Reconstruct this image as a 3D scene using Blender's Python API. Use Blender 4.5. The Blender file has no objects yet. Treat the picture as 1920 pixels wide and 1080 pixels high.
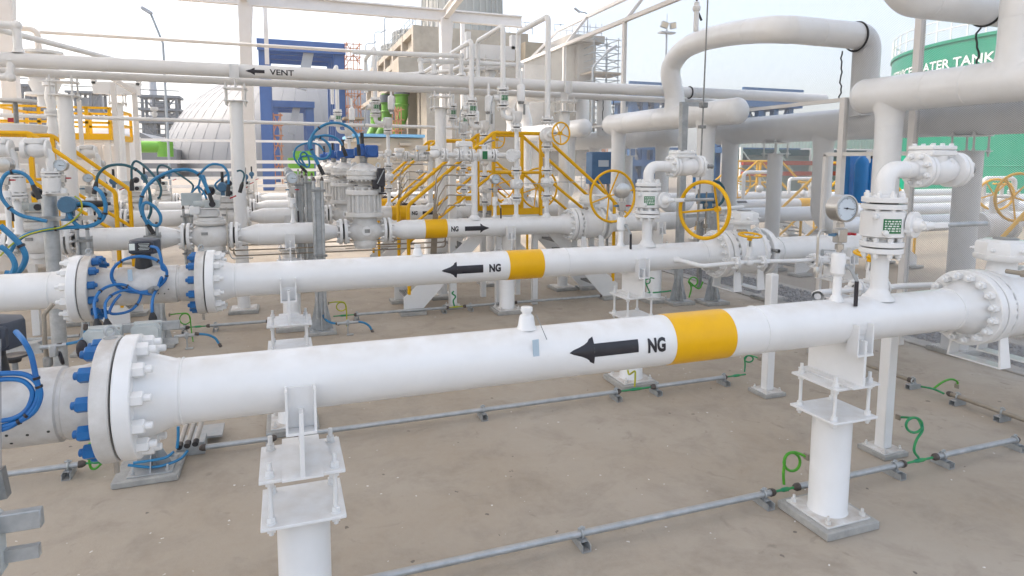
import bpy, bmesh, math, random
import numpy as np
from mathutils import Vector, Matrix
random.seed(7)
SC = bpy.context.scene
COL = SC.collection
V = Vector
PI = math.pi
XA, YA, ZA = V((1, 0, 0)), V((0, 1, 0)), V((0, 0, 1))

# ------------------------------------------------------------------ camera
FPX, PPX, PPY = 1187.18, 960.0, 427.1
YW, PT, RL = 0.34729, 0.104052, 0.003699
CAMH = 2.7

def cam_axes():
    B = Matrix(((1, 0, 0), (0, 0, -1), (0, 1, 0)))
    cy, sy = math.cos(YW), math.sin(YW)
    cp, sp = math.cos(PT), math.sin(PT)
    cr, sr = math.cos(RL), math.sin(RL)
    return (Matrix(((cr, -sr, 0), (sr, cr, 0), (0, 0, 1))) @ Matrix(((1, 0, 0), (0, cp, -sp), (0, sp, cp)))
            @ Matrix(((cy, 0, -sy), (0, 1, 0), (sy, 0, cy))) @ B)
CM = cam_axes()
CAMP = V((0, 0, CAMH))

def at(x, y, X=None, Y=None, Z=None):
    """the world point where the sight line through a photo pixel meets a plane of the place"""
    d = CM.transposed() @ V(((x - PPX) / FPX, (y - PPY) / FPX, 1))
    if X is not None: t = (X - CAMP.x) / d.x
    elif Y is not None: t = (Y - CAMP.y) / d.y
    else: t = (Z - CAMP.z) / d.z
    return CAMP + d * t

cam_d = bpy.data.cameras.new('camera')
cam_o = bpy.data.objects.new('camera', cam_d)
COL.objects.link(cam_o)
R3 = Matrix((CM[0], -CM[1], -CM[2])).transposed()
cam_o.matrix_world = Matrix.Translation(CAMP) @ R3.to_4x4()
cam_d.sensor_width = 36
cam_d.lens = FPX / 1920 * 36
cam_d.shift_y = -(540 - PPY) / 1920
cam_d.clip_start, cam_d.clip_end = 0.05, 6000
SC.camera = cam_o

# ------------------------------------------------------------------ materials
MATS = {}
def mat(name, col, rough=.5, metal=0., noise=None, scale=6., bump=0., bscale=40., dust=None, spec=.5, coat=0., specks=None):
    """procedural paint: base colour broken up by noise, optional dust on upward faces"""
    m = bpy.data.materials.new(name); m.use_nodes = True
    nt = m.node_tree; N = nt.nodes; L = nt.links
    b = N['Principled BSDF']
    b.inputs['Roughness'].default_value = rough
    b.inputs['Metallic'].default_value = metal
    b.inputs['Specular IOR Level'].default_value = spec
    b.inputs['Coat Weight'].default_value = coat
    b.inputs['Coat Roughness'].default_value = .15
    c = (*col, 1)
    out = None
    tc = N.new('ShaderNodeTexCoord')
    if noise is not None:
        n = N.new('ShaderNodeTexNoise'); n.inputs['Scale'].default_value = scale
        n.inputs['Detail'].default_value = 8; n.inputs['Roughness'].default_value = .65
        L.new(tc.outputs['Object'], n.inputs['Vector'])
        r = N.new('ShaderNodeValToRGB'); r.color_ramp.elements[0].position = .35; r.color_ramp.elements[1].position = .68
        r.color_ramp.elements[0].color = c; r.color_ramp.elements[1].color = (*noise, 1)
        L.new(n.outputs['Fac'], r.inputs['Fac']); out = r.outputs['Color']
    else:
        rgb = N.new('ShaderNodeRGB'); rgb.outputs[0].default_value = c; out = rgb.outputs[0]
    if specks is not None:
        for scl, th, scol, cut in ((7, .045, specks, .80), (2.6, .028, (.46, .40, .32), .75), (16, .05, (.58, .55, .50), .82)):
            v = N.new('ShaderNodeTexVoronoi'); v.inputs['Scale'].default_value = scl
            nz = N.new('ShaderNodeTexNoise'); nz.inputs['Scale'].default_value = 45
            L.new(tc.outputs['Object'], nz.inputs['Vector'])
            wv = N.new('ShaderNodeMix'); wv.data_type = 'VECTOR'; wv.inputs['Factor'].default_value = .02
            L.new(tc.outputs['Object'], wv.inputs['A']); L.new(nz.outputs['Color'], wv.inputs['B']); L.new(wv.outputs['Result'], v.inputs['Vector'])
            sp = N.new('ShaderNodeSeparateColor'); L.new(v.outputs['Color'], sp.inputs[0])
            mr0 = N.new('ShaderNodeMapRange'); mr0.inputs[1].default_value = cut; mr0.inputs[4].default_value = th
            L.new(sp.outputs[0], mr0.inputs[0])
            lt0 = N.new('ShaderNodeMath'); lt0.operation = 'LESS_THAN'; L.new(v.outputs['Distance'], lt0.inputs[0]); L.new(mr0.outputs[0], lt0.inputs[1])
            k0 = N.new('ShaderNodeMath'); k0.operation = 'MULTIPLY'; k0.inputs[1].default_value = .8; L.new(lt0.outputs[0], k0.inputs[0])
            m0 = N.new('ShaderNodeMix'); m0.data_type = 'RGBA'; L.new(k0.outputs[0], m0.inputs['Factor']); L.new(out, m0.inputs['A']); m0.inputs['B'].default_value = (*scol, 1); out = m0.outputs['Result']
    if dust is not None:
        dcol, amt = dust
        g = N.new('ShaderNodeNewGeometry'); s = N.new('ShaderNodeSeparateXYZ'); L.new(g.outputs['Normal'], s.inputs[0])
        mr = N.new('ShaderNodeMapRange'); mr.inputs[1].default_value = .55; mr.inputs[2].default_value = 1.0
        L.new(s.outputs['Z'], mr.inputs[0])
        n2 = N.new('ShaderNodeTexNoise'); n2.inputs['Scale'].default_value = 9; n2.inputs['Detail'].default_value = 6
        L.new(tc.outputs['Object'], n2.inputs['Vector'])
        r2 = N.new('ShaderNodeMapRange'); r2.inputs[1].default_value = .35; r2.inputs[2].default_value = .7
        L.new(n2.outputs['Fac'], r2.inputs[0])
        mu = N.new('ShaderNodeMath'); mu.operation = 'MULTIPLY'; L.new(mr.outputs[0], mu.inputs[0]); L.new(r2.outputs[0], mu.inputs[1])
        m2 = N.new('ShaderNodeMath'); m2.operation = 'MULTIPLY'; m2.inputs[1].default_value = amt; L.new(mu.outputs[0], m2.inputs[0])
        mx = N.new('ShaderNodeMix'); mx.data_type = 'RGBA'
        L.new(m2.outputs[0], mx.inputs['Factor']); L.new(out, mx.inputs['A']); mx.inputs['B'].default_value = (*dcol, 1)
        out = mx.outputs['Result']
    L.new(out, b.inputs['Base Color'])
    if bump:
        nb = N.new('ShaderNodeTexNoise'); nb.inputs['Scale'].default_value = bscale; nb.inputs['Detail'].default_value = 4
        L.new(tc.outputs['Object'], nb.inputs['Vector'])
        bp = N.new('ShaderNodeBump'); bp.inputs['Strength'].default_value = bump; bp.inputs['Distance'].default_value = .01
        L.new(nb.outputs['Fac'], bp.inputs['Height']); L.new(bp.outputs[0], b.inputs['Normal'])
    MATS[name] = m
    return m

DUST = (.42, .35, .28)
mat('white_paint', (.78, .785, .785), .30, noise=(.73, .73, .72), scale=3, bump=.04, bscale=25, dust=((.55, .50, .43), .45), coat=.25, specks=(.12, .10, .09))
mat('white_worn', (.70, .70, .69), .4, noise=(.58, .565, .535), scale=5, bump=.06, dust=(DUST, .8))
mat('meter_white', (.66, .65, .63), .45, noise=(.50, .475, .44), scale=4.5, bump=.05, dust=(DUST, .9))
mat('vent_grey', (.74, .74, .735), .30, noise=(.69, .685, .675), scale=2, dust=(DUST, .3))
mat('frame_white', (.74, .715, .685), .45, noise=(.69, .66, .62), scale=2)
mat('mesh_grey', (.40, .41, .42), .5, noise=(.34, .345, .35), scale=5)
mat('yellow', (.80, .44, .002), .38, noise=(.75, .40, .003), scale=5, spec=.3, dust=(DUST, .15))
mat('black', (.012, .012, .018), .35, noise=(.022, .020, .028), scale=8)
mat('black_rubber', (.018, .018, .02), .55, noise=(.035, .034, .034), scale=12, dust=(DUST, .5))
mat('slate', (.045, .055, .075), .5, noise=(.03, .035, .05), scale=8)
mat('gap', (.05, .05, .045), .9)
mat('bolt_blue', (.008, .13, .36), .4, noise=(.006, .10, .30), scale=14)
mat('cable_blue', (.008, .16, .42), .42, noise=(.01, .10, .33), scale=10)
mat('cable_teal', (.02, .21, .42), .42, noise=(.02, .16, .33), scale=8)
mat('cable_dark', (.02, .10, .13), .5)
mat('instr_blue', (.06, .16, .27), .45, noise=(.05, .13, .22), scale=10)
mat('head_blue', (.015, .10, .36), .4, noise=(.01, .08, .30), scale=10)
mat('cyl_blue', (.008, .19, .50), .35, noise=(.008, .165, .44), scale=6)
mat('cab_blue', (.07, .16, .30), .5, noise=(.06, .13, .25), scale=5)
mat('cab_panel', (.50, .55, .60), .5)
mat('green', (.012, .22, .06), .45, noise=(.02, .16, .05), scale=30)
mat('tape', (.01, .22, .13), .5, noise=(.04, .30, .06), scale=25)
mat('earth_cable', (.10, .36, .02), .45, noise=(.03, .27, .02), scale=12)
mat('earth_yellow', (.50, .42, .01), .45, noise=(.25, .38, .02), scale=18)
mat('label_green', (.006, .17, .05), .4, noise=(.01, .13, .045), scale=40)
mat('label_white', (.7, .75, .7), .5)
mat('red', (.40, .015, .025), .35)
mat('galv', (.36, .38, .39), .5, .55, noise=(.50, .52, .53), scale=9, bump=.05, dust=(DUST, .4))
mat('galv_dark', (.22, .23, .23), .55, .4, noise=(.34, .34, .33), scale=14, dust=(DUST, .5))
mat('rust_pipe', (.26, .22, .17), .55, .2, noise=(.34, .31, .26), scale=6)
mat('coupling', (.07, .055, .045), .6, .2, noise=(.12, .10, .09), scale=20)
mat('stainless', (.50, .49, .47), .28, .9, noise=(.42, .41, .39), scale=12)
mat('dial', (.55, .62, .68), .3)
mat('box_grey', (.50, .54, .54), .5, noise=(.43, .47, .47), scale=8, dust=(DUST, .3))
mat('concrete_pad', (.30, .30, .285), .85, noise=(.42, .41, .385), scale=9, bump=.2)
mat('tag_blue', (.42, .53, .62), .5)

def ground_mat():
    m = bpy.data.materials.new('concrete_floor'); m.use_nodes = True
    nt = m.node_tree; N = nt.nodes; L = nt.links; b = N['Principled BSDF']
    tc = N.new('ShaderNodeTexCoord')
    def noise(s, d=8, ro=.6, w=0):
        n = N.new('ShaderNodeTexNoise'); n.inputs['Scale'].default_value = s; n.inputs['Detail'].default_value = d
        n.inputs['Roughness'].default_value = ro; n.inputs['Distortion'].default_value = w
        L.new(tc.outputs['Object'], n.inputs['Vector']); return n.outputs['Fac']
    def ramp(f, a, bb, ca, cb):
        r = N.new('ShaderNodeValToRGB'); e = r.color_ramp.elements
        e[0].position, e[1].position = a, bb; e[0].color = (*ca, 1); e[1].color = (*cb, 1); L.new(f, r.inputs['Fac']); return r.outputs['Color']
    def mix(f, a, c, mode='MIX'):
        x = N.new('ShaderNodeMix'); x.data_type = 'RGBA'; x.blend_type = mode
        L.new(f, x.inputs['Factor']); L.new(a, x.inputs['A'])
        if isinstance(c, tuple): x.inputs['B'].default_value = (*c, 1)
        else: L.new(c, x.inputs['B'])
        return x.outputs['Result']
    base = ramp(noise(.55, 6, .6, .4), .32, .68, (.345, .285, .215), (.405, .358, .297))
    base = mix(ramp(noise(1.7, 9, .7, .5), .48, .70, (0, 0, 0), (.85, .85, .85)), base, (.275, .235, .187))
    base = mix(ramp(noise(14, 5, .7), .40, .75, (0, 0, 0), (.35, .35, .35)), base, (.42, .37, .305))
    base = mix(ramp(noise(3.2, 5, .6, 1.6), .63, .74, (0, 0, 0), (.6, .6, .6)), base, (.215, .185, .15))
    # small paint drips and specks of real shape
    for sc_, th, col in ((34, .12, (.80, .79, .77)), (23, .13, (.09, .08, .07)), (9, .075, (.75, .74, .72)), (13, .12, (.14, .115, .10)), (5, .10, (.26, .22, .19))):
        v = N.new('ShaderNodeTexVoronoi'); v.inputs['Scale'].default_value = sc_ * .35; v.inputs['Randomness'].default_value = 1
        wv = N.new('ShaderNodeMix'); wv.data_type = 'VECTOR'; wv.inputs['Factor'].default_value = .04
        L.new(tc.outputs['Object'], wv.inputs['A'])
        nz = N.new('ShaderNodeTexNoise'); nz.inputs['Scale'].default_value = 30; L.new(tc.outputs['Object'], nz.inputs['Vector'])
        L.new(nz.outputs['Color'], wv.inputs['B']); L.new(wv.outputs['Result'], v.inputs['Vector'])
        sep = N.new('ShaderNodeSeparateColor'); L.new(v.outputs['Color'], sep.inputs[0])
        mr = N.new('ShaderNodeMapRange'); mr.inputs[1].default_value = .72; mr.inputs[2].default_value = 1; mr.inputs[3].default_value = 0; mr.inputs[4].default_value = th
        L.new(sep.outputs[0], mr.inputs[0])
        lt = N.new('ShaderNodeMath'); lt.operation = 'LESS_THAN'; L.new(v.outputs['Distance'], lt.inputs[0]); L.new(mr.outputs[0], lt.inputs[1])
        k = N.new('ShaderNodeMath'); k.operation = 'MULTIPLY'; k.inputs[1].default_value = .75; L.new(lt.outputs[0], k.inputs[0])
        base = mix(k.outputs[0], base, col)
    L.new(base, b.inputs['Base Color'])
    b.inputs['Roughness'].default_value = .78
    bp = N.new('ShaderNodeBump'); bp.inputs['Strength'].default_value = .25; bp.inputs['Distance'].default_value = .01
    L.new(noise(30, 8, .7), bp.inputs['Height']); L.new(bp.outputs[0], b.inputs['Normal'])
    MATS['concrete_floor'] = m
ground_mat()

# ------------------------------------------------------------------ mesh builder
def perp(d):
    d = V(d).normalized()
    a = ZA if abs(d.z) < .9 else XA
    u = d.cross(a).normalized()
    return u, d.cross(u).normalized()

def fillet(pts, rad, n=6):
    pts = [V(p) for p in pts]
    out = [pts[0]]
    for i in range(1, len(pts) - 1):
        a, b, c = pts[i - 1], pts[i], pts[i + 1]
        u, w = (a - b), (c - b)
        lu, lw = u.length, w.length
        u.normalize(); w.normalize()
        ang = u.angle(w)
        if ang > PI - .01: out.append(b); continue
        t = min(rad / math.tan(ang / 2), lu * .49, lw * .49)
        rr = t * math.tan(ang / 2)
        cen = b + (u + w).normalized() * (rr / math.sin(ang / 2))
        p0, p1 = b + u * t, b + w * t
        v0, v1 = p0 - cen, p1 - cen
        tot = v0.angle(v1)
        for k in range(n + 1):
            f = k / n
            out.append(cen + (v0 * math.sin((1 - f) * tot) + v1 * math.sin(f * tot)) / math.sin(tot))
    out.append(pts[-1])
    return out

def catmull(pts, n=6):
    pts = [V(p) for p in pts]
    P = [pts[0] * 2 - pts[1]] + pts + [pts[-1] * 2 - pts[-2]]
    out = []
    for i in range(1, len(P) - 2):
        a, b, c, d = P[i - 1:i + 3]
        for k in range(n):
            t = k / n
            out.append(.5 * ((2 * b) + (c - a) * t + (2 * a - 5 * b + 4 * c - d) * t * t + (3 * b - a - 3 * c + d) * t ** 3))
    out.append(pts[-1])
    return out

ORG = {}
class MB:
    def __init__(s): s.v = []; s.f = []
    def add(s, vs, fs):
        o = len(s.v); s.v += [V(v) for v in vs]; s.f += [tuple(i + o for i in f) for f in fs]; return s
    def lathe(s, c, d, prof, n=32):
        """revolve (distance along d, radius) pairs about the axis through c"""
        c = V(c); d = V(d).normalized(); u, w = perp(d)
        vs, fs, prev = [], [], None
        for t, r in prof:
            if r < 1e-6:
                vs.append(c + d * t); cur = [len(vs) - 1]
            else:
                cur = []
                for k in range(n):
                    a = 2 * PI * k / n
                    vs.append(c + d * t + (u * math.cos(a) + w * math.sin(a)) * r); cur.append(len(vs) - 1)
            if prev:
                if len(prev) == 1 and len(cur) > 1: fs += [(prev[0], cur[(k + 1) % n], cur[k]) for k in range(n)]
                elif len(cur) == 1 and len(prev) > 1: fs += [(prev[k], prev[(k + 1) % n], cur[0]) for k in range(n)]
                elif len(cur) > 1: fs += [(prev[k], prev[(k + 1) % n], cur[(k + 1) % n], cur[k]) for k in range(n)]
            prev = cur
        return s.add(vs, fs)
    def cyl(s, a, b, r, r2=None, n=20):
        a, b = V(a), V(b); l = (b - a).length
        r2 = r if r2 is None else r2
        return s.lathe(a, b - a, [(0, 0), (0, r), (l, r2), (l, 0)], n)
    def sweep(s, path, r, n=10, caps=True):
        path = [V(p) for p in path]
        m = len(path); vs, fs = [], []
        tang = [(path[min(i + 1, m - 1)] - path[max(i - 1, 0)]).normalized() for i in range(m)]
        u, w = perp(tang[0])
        for i in range(m):
            if i:
                u = (u - tang[i] * u.dot(tang[i])).normalized(); w = tang[i].cross(u).normalized()
            rr = r[i] if isinstance(r, list) else r
            for k in range(n):
                a = 2 * PI * k / n
                vs.append(path[i] + (u * math.cos(a) + w * math.sin(a)) * rr)
        for i in range(m - 1):
            for k in range(n):
                fs.append((i * n + k, i * n + (k + 1) % n, (i + 1) * n + (k + 1) % n, (i + 1) * n + k))
        if caps:
            fs.append(tuple(reversed(range(n)))); fs.append(tuple((m - 1) * n + k for k in range(n)))
        return s.add(vs, fs)
    def pipe(s, pts, r, rad=None, n=20, caps=True, seg=7):
        return s.sweep(fillet(pts, rad if rad else r * 3, seg), r, n, caps)
    def torus(s, c, d, R, r, n=36, m=8):
        c = V(c); u, w = perp(d); d = V(d).normalized(); vs, fs = [], []
        for i in range(n):
            a = 2 * PI * i / n; e = u * math.cos(a) + w * math.sin(a)
            for k in range(m):
                b = 2 * PI * k / m
                vs.append(c + e * (R + r * math.cos(b)) + d * (r * math.sin(b)))
        for i in range(n):
            for k in range(m):
                fs.append((i * m + k, ((i + 1) % n) * m + k, ((i + 1) % n) * m + (k + 1) % m, i * m + (k + 1) % m))
        return s.add(vs, fs)
    def sphere(s, c, r, n=20, m=10, sc=(1, 1, 1)):
        c = V(c)
        o = len(s.v)
        s.lathe((0, 0, 0), (0, 0, 1), [(-r * math.cos(PI * i / m), r * math.sin(PI * i / m)) for i in range(m + 1)], n)
        for i in range(o, len(s.v)):
            q = s.v[i]; s.v[i] = V((q.x * sc[0], q.y * sc[1], q.z * sc[2])) + c
        return s
    def box(s, c, size, ax=None, bev=0.0):
        """box with chamfered edges; ax = (x axis, y axis, z axis)"""
        c = V(c); X, Y, Z = [V(a).normalized() for a in ax] if ax else (XA, YA, ZA)
        hx, hy, hz = [q / 2 for q in size]
        b = min(bev, hx * .45, hy * .45, hz * .45)
        if b <= 0:
            vs = [c + X * (sx * hx) + Y * (sy * hy) + Z * (sz * hz) for sz in (-1, 1) for sx, sy in ((-1, -1), (1, -1), (1, 1), (-1, 1))]
            return s.add(vs, [(3, 2, 1, 0), (4, 5, 6, 7), (0, 1, 5, 4), (1, 2, 6, 5), (2, 3, 7, 6), (3, 0, 4, 7)])
        bm = bmesh.new(); bmesh.ops.create_cube(bm, size=2)
        for q in bm.verts: q.co = V((q.co.x * hx, q.co.y * hy, q.co.z * hz))
        bmesh.ops.bevel(bm, geom=list(bm.edges), offset=b, segments=1, affect='EDGES', profile=.5)
        bm.verts.index_update()
        vs = [c + X * q.co.x + Y * q.co.y + Z * q.co.z for q in bm.verts]; fs = [tuple(q.index for q in f.verts) for f in bm.faces]
        bm.free(); return s.add(vs, fs)
    def bar(s, a, b, w, h, up=ZA, bev=0):
        """rectangular bar from a to b, w wide, h high"""
        a, b = V(a), V(b); d = (b - a); l = d.length; d.normalize()
        y = V(up).cross(d)
        y = y.normalized() if y.length > 1e-4 else perp(d)[0]
        z = d.cross(y)
        return s.box((a + b) / 2, (l, w, h), (d, y, z), bev)
    def prism(s, poly, ext):
        poly = [V(p) for p in poly]; e = V(ext); n = len(poly)
        return s.add(poly + [p + e for p in poly], [tuple(range(n))[::-1], tuple(range(n, 2 * n))] + [(k, (k + 1) % n, n + (k + 1) % n, n + k) for k in range(n)])
    def hexn(s, c, d, af, h, stud=0, sr=None):
        """hex nut, af across flats, with an optional stud end"""
        r = af / math.sqrt(3)
        s.lathe(c, d, [(0, 0), (0, r), (h * .9, r), (h, r * .86), (h, 0)], 6)
        if stud: s.lathe(V(c) + V(d).normalized() * h * .95, d, [(0, sr or af * .3), (stud * .85, sr or af * .3), (stud, (sr or af * .3) * .75), (stud, 0)], 10)
        return s
    def ibeam(s, a, b, w, h, t, up=ZA):
        a, b = V(a), V(b); d = (b - a).normalized(); y = V(up).cross(d).normalized(); z = d.cross(y)
        o = z * (h / 2 - t / 2)
        s.bar(a + o, b + o, w, t, up); s.bar(a - o, b - o, w, t, up); s.bar(a, b, t * .7, h - 2 * t, up); return s
    def build(s, name, m, parent=None, angle=38, loc=None):
        me = bpy.data.meshes.new(name)
        if parent is not None: org = ORG[parent]
        elif loc is not None: org = V(loc)
        else:
            lo = V((min(q.x for q in s.v), min(q.y for q in s.v), min(q.z for q in s.v)))
            hi = V((max(q.x for q in s.v), max(q.y for q in s.v), 0))
            org = V(((lo.x + hi.x) / 2, (lo.y + hi.y) / 2, lo.z))
        me.from_pydata([tuple(q - org) for q in s.v], [], s.f)
        bm = bmesh.new(); bm.from_mesh(me)
        bmesh.ops.recalc_face_normals(bm, faces=list(bm.faces)); bm.to_mesh(me); bm.free()
        me.polygons.foreach_set('use_smooth', [True] * len(me.polygons))
        me.set_sharp_from_angle(angle=math.radians(angle))
        me.materials.append(MATS[m])
        o = bpy.data.objects.new(name, me); COL.objects.link(o)
        if parent is not None: o.parent = parent
        else: o.location = org
        ORG[o] = org
        return o

def tag(o, label=None, cat=None, group=None, kind=None):
    if label: o['label'] = label
    if cat: o['category'] = cat
    if group: o['group'] = group
    if kind: o['kind'] = kind
    return o

def thing(name, label, cat, loc, group=None):
    o = bpy.data.objects.new(name, None); COL.objects.link(o)
    o.location = loc; o.empty_display_size = .1; ORG[o] = V(loc)
    return tag(o, label, cat, group)

def dup(root, delta, label=None, group=None):
    """a copy of a thing with copies of its parts and sub-parts, moved by delta"""
    r = root.copy(); COL.objects.link(r); r.location = V(root.location) + V(delta); ORG[r] = ORG[root] + V(delta)
    tag(r, label, None, group)
    for ch in list(root.children):
        c = ch.copy(); COL.objects.link(c); c.parent = r; ORG[c] = ORG[r]
        for g in list(ch.children):
            e = g.copy(); COL.objects.link(e); e.parent = c; ORG[e] = ORG[r]
    return r

def child_copy(src, parent, M):
    """one more part sharing src's mesh, placed by world matrix M (mesh built about its own origin)"""
    c = src.copy(); COL.objects.link(c); c.parent = parent
    c.matrix_local = Matrix.Translation(-ORG[parent]) @ M
    ORG[c] = ORG[parent]
    return c

def frame(c, d):
    u, w = perp(d); d = V(d).normalized()
    return Matrix.Translation(V(c)) @ Matrix((u, w, d)).transposed().to_4x4()

# bolts as parts: one mesh per kind, shared
_B = {}
def bolt_mesh(key, af, h, stud, m):
    if key not in _B:
        b = MB(); b.hexn((0, 0, 0), (0, 0, 1), af, h, stud)
        me = bpy.data.meshes.new('bolt'); me.from_pydata([tuple(q) for q in b.v], [], b.f)
        bm = bmesh.new(); bm.from_mesh(me); bmesh.ops.recalc_face_normals(bm, faces=list(bm.faces)); bm.to_mesh(me); bm.free()
        me.polygons.foreach_set('use_smooth', [True] * len(me.polygons)); me.set_sharp_from_angle(angle=.5)
        me.materials.append(MATS[m]); _B[key] = me
    return _B[key]

def bolts(parent, c, d, R, n, af=.05, h=.045, stud=.03, m='white_paint', a0=None, name='bolt'):
    me = bolt_mesh((af, h, stud, m), af, h, stud, m)
    u, w = perp(d); d = V(d).normalized()
    a0 = PI / n if a0 is None else a0
    for k in range(n):
        a = 2 * PI * k / n + a0
        o = bpy.data.objects.new(name, me); COL.objects.link(o); o.parent = parent
        p = V(c) + (u * math.cos(a) + w * math.sin(a)) * R
        o.matrix_local = Matrix.Translation(-ORG[parent]) @ frame(p, d)

def bolt_ring(mb, c, d, R, n, af, h, stud=0, a0=0):
    u, w = perp(d); d = V(d).normalized()
    for k in range(n):
        a = 2 * PI * k / n + a0
        mb.hexn(V(c) + (u * math.cos(a) + w * math.sin(a)) * R, d, af, h, stud)

def saddle_tee(X, Y, Zc, RH, r, s, reach=.24, flare=.045, n=40, m=9):
    """smooth branch outlet: straight pipe end blending into a header along Y; s = +1 upward branch, -1 downward"""
    b = MB(); vs = []
    for j in range(m + 1):
        t = j / m
        for k in range(n):
            a = 2 * PI * k / n
            rr = r + .002 + flare * t ** 2.2
            x, y = rr * math.cos(a), rr * math.sin(a)
            zs = math.sqrt(max(RH * RH - min(abs(x), RH * .985) ** 2, 0)) - .004
            z0 = RH + reach
            vs.append(V((X + min(max(x, -RH * .985), RH * .985) if t > .8 else X + x, Y + y, Zc + s * (z0 + (zs - z0) * (1 - (1 - t) ** 1.6)))))
    fs = [(j * n + k, j * n + (k + 1) % n, (j + 1) * n + (k + 1) % n, (j + 1) * n + k) for j in range(m) for k in range(n)]
    return b.add(vs, fs)

def wrap(pts, x0, Yc, Zc, R, phi):
    """flat (u,v) points laid on the near side of a pipe along X"""
    out = []
    for u, v in pts:
        a = phi + v / R
        out.append(V((x0 + u, Yc - R * math.cos(a), Zc + R * math.sin(a))))
    return out

def flat_text(s, size, bold=.0):
    cu = bpy.data.curves.new('lettering', 'FONT'); cu.body = s; cu.size = size; cu.offset = bold * size * 2.4; cu.resolution_u = 3
    o = bpy.data.objects.new('lettering', cu); COL.objects.link(o)
    dg = bpy.context.evaluated_depsgraph_get(); dg.update()
    me = bpy.data.meshes.new_from_object(o.evaluated_get(dg))
    bpy.data.objects.remove(o)
    bm = bmesh.new(); bm.from_mesh(me); bpy.data.meshes.remove(me)
    return bm

def pipe_text(s, size, x0, Yc, Zc, R, phi, parent, m='black', bold=.02, center=True, wx=1.0):
    bm = flat_text(s, size, bold)
    ys = [q.co.y for q in bm.verts]; lo, hi = min(ys), max(ys)
    for k in range(1, 8):
        g = list(bm.verts) + list(bm.edges) + list(bm.faces)
        bmesh.ops.bisect_plane(bm, geom=g, plane_co=(0, lo + (hi - lo) * k / 8, 0), plane_no=(0, 1, 0))
    bm.verts.index_update()
    mid = (lo + hi) / 2
    b = MB()
    b.add(wrap([(q.co.x * wx, q.co.y - mid) for q in bm.verts], x0, Yc, Zc, R + .003, phi), [tuple(q.index for q in f.verts) for f in bm.faces])
    bm.free()
    return b.build('lettering', m, parent)

def pipe_arrow(x0, x1, hw, sh, head, Yc, Zc, R, phi, parent, m='black'):
    """arrow sticker from tail x0 to tip x1, wrapped round the pipe"""
    sgn = 1 if x1 > x0 else -1
    n = 8; b = MB()
    def strip(ua, ub, ha, hb):
        top = []; vs = []
        for (u, h) in ((ua, ha), (ub, hb)):
            vs += [(u, -h + 2 * h * k / n) for k in range(n + 1)]
        f = [(k, k + 1, n + 2 + k, n + 1 + k) for k in range(n)]
        b.add(wrap(vs, x0, Yc, Zc, R + .003, phi), f)
    L = abs(x1 - x0)
    strip(0, sgn * (L - head), sh, sh)
    strip(sgn * (L - head), sgn * L, hw, .0005)
    return b.build('flow_arrow', m, parent)

def band(x0, x1, Yc, Zc, R, parent):
    return MB().lathe((x0, Yc, Zc), XA, [(0, R - .01), (0, R + .0025), (x1 - x0, R + .0025), (x1 - x0, R - .01)], 64).build('yellow_band', 'yellow', parent)

def flange_prof(ro, ri, th, hub, hr):
    return [(0, ri * .5), (0, ro - .006), (.006, ro), (th - .006, ro), (th, ro - .006), (th, hr), (th + hub, ri + .002), (th + hub + .01, ri + .004), (th + hub + .02, ri)]
# ================================================================== pipe supports
R12 = .1625
ZP = 1.55
def support(X, Y, label, group, zp=ZP, plate=.42, col_r=.138, shoe=True, detail=True, base_only=False):
    t = thing('pipe_support', label, 'pipe support', (X, Y, 0), group)
    MB().box((X, Y, .032), (.50, .50, .064), bev=.008).build('concrete_pad', 'concrete_pad', t)
    b = MB().box((X, Y, .0715), (.41, .41, .015), bev=.003).build('base_plate', 'white_worn', t)
    z1, z2 = .85, 1.10
    MB().lathe((X, Y, .079), ZA, [(0, col_r + .006), (.008, col_r), (z1 - .085, col_r), (z1 - .079, col_r + .005)], 40).build('column', 'white_paint', t)
    for sx in (-1, 1):
        for sy in (-1, 1):
            p = V((X + sx * .165, Y + sy * .165, .079))
            MB().hexn(p, ZA, .038, .028, .03, .011).build('anchor_bolt', 'white_worn', t)
    for z in (z1, z2):
        MB().box((X, Y, z), (plate, plate, .018), bev=.003).build('plate', 'white_paint', t)
    for sx in (-1, 1):
        for sy in (-1, 1):
            p = V((X + sx * (plate / 2 - .05), Y + sy * (plate / 2 - .05), 0))
            m = MB()
            m.cyl(p + ZA * (z1 - .055), p + ZA * (z2 + .085), .0125, n=12)
            for z, d in ((z1 + .009, 1), (z1 - .009, -1), (z2 + .009, 1), (z2 - .009, -1)):
                m.lathe(p + ZA * z, ZA * d, [(0, .027), (.006, .027), (.006, 0)], 16)
                m.hexn(p + ZA * (z + .006 * d), ZA * d, .04, .026)
            m.build('threaded_rod', 'white_paint', t)
    if shoe:
        m = MB()
        zt, hy = zp - .02, .25
        # web cut to the pipe's curve
        arc = [V((X - .011, Y + R12 * 1.02 * math.sin(a), zp - R12 * 1.02 * math.cos(a))) for a in [-.95 + 1.9 * k / 12 for k in range(13)]]
        m.prism([V((X - .011, Y + hy, z2 + .019)), V((X - .011, Y + hy, zp - .10))] + arc[::-1] + [V((X - .011, Y - hy, zp - .10)), V((X - .011, Y - hy, z2 + .019))], (.022, 0, 0))
        m.box((X, Y, z2 + .015), (.20, 2 * hy + .01, .010))
        for sy in (-1, 1):
            # channel shoe welded against each flank of the pipe
            yb = Y + sy * .155
            m.box((X, yb + sy * .011, zp - .09), (.125, .022, .21))
            for sx in (-1, 1): m.box((X + sx * .068, yb + sy * .045, zp - .09), (.012, .09, .215))
            m.box((X, yb + sy * .048, zp - .203), (.148, .096, .014))
        m.build('pipe_shoe', 'white_paint', t)
    return t

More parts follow.
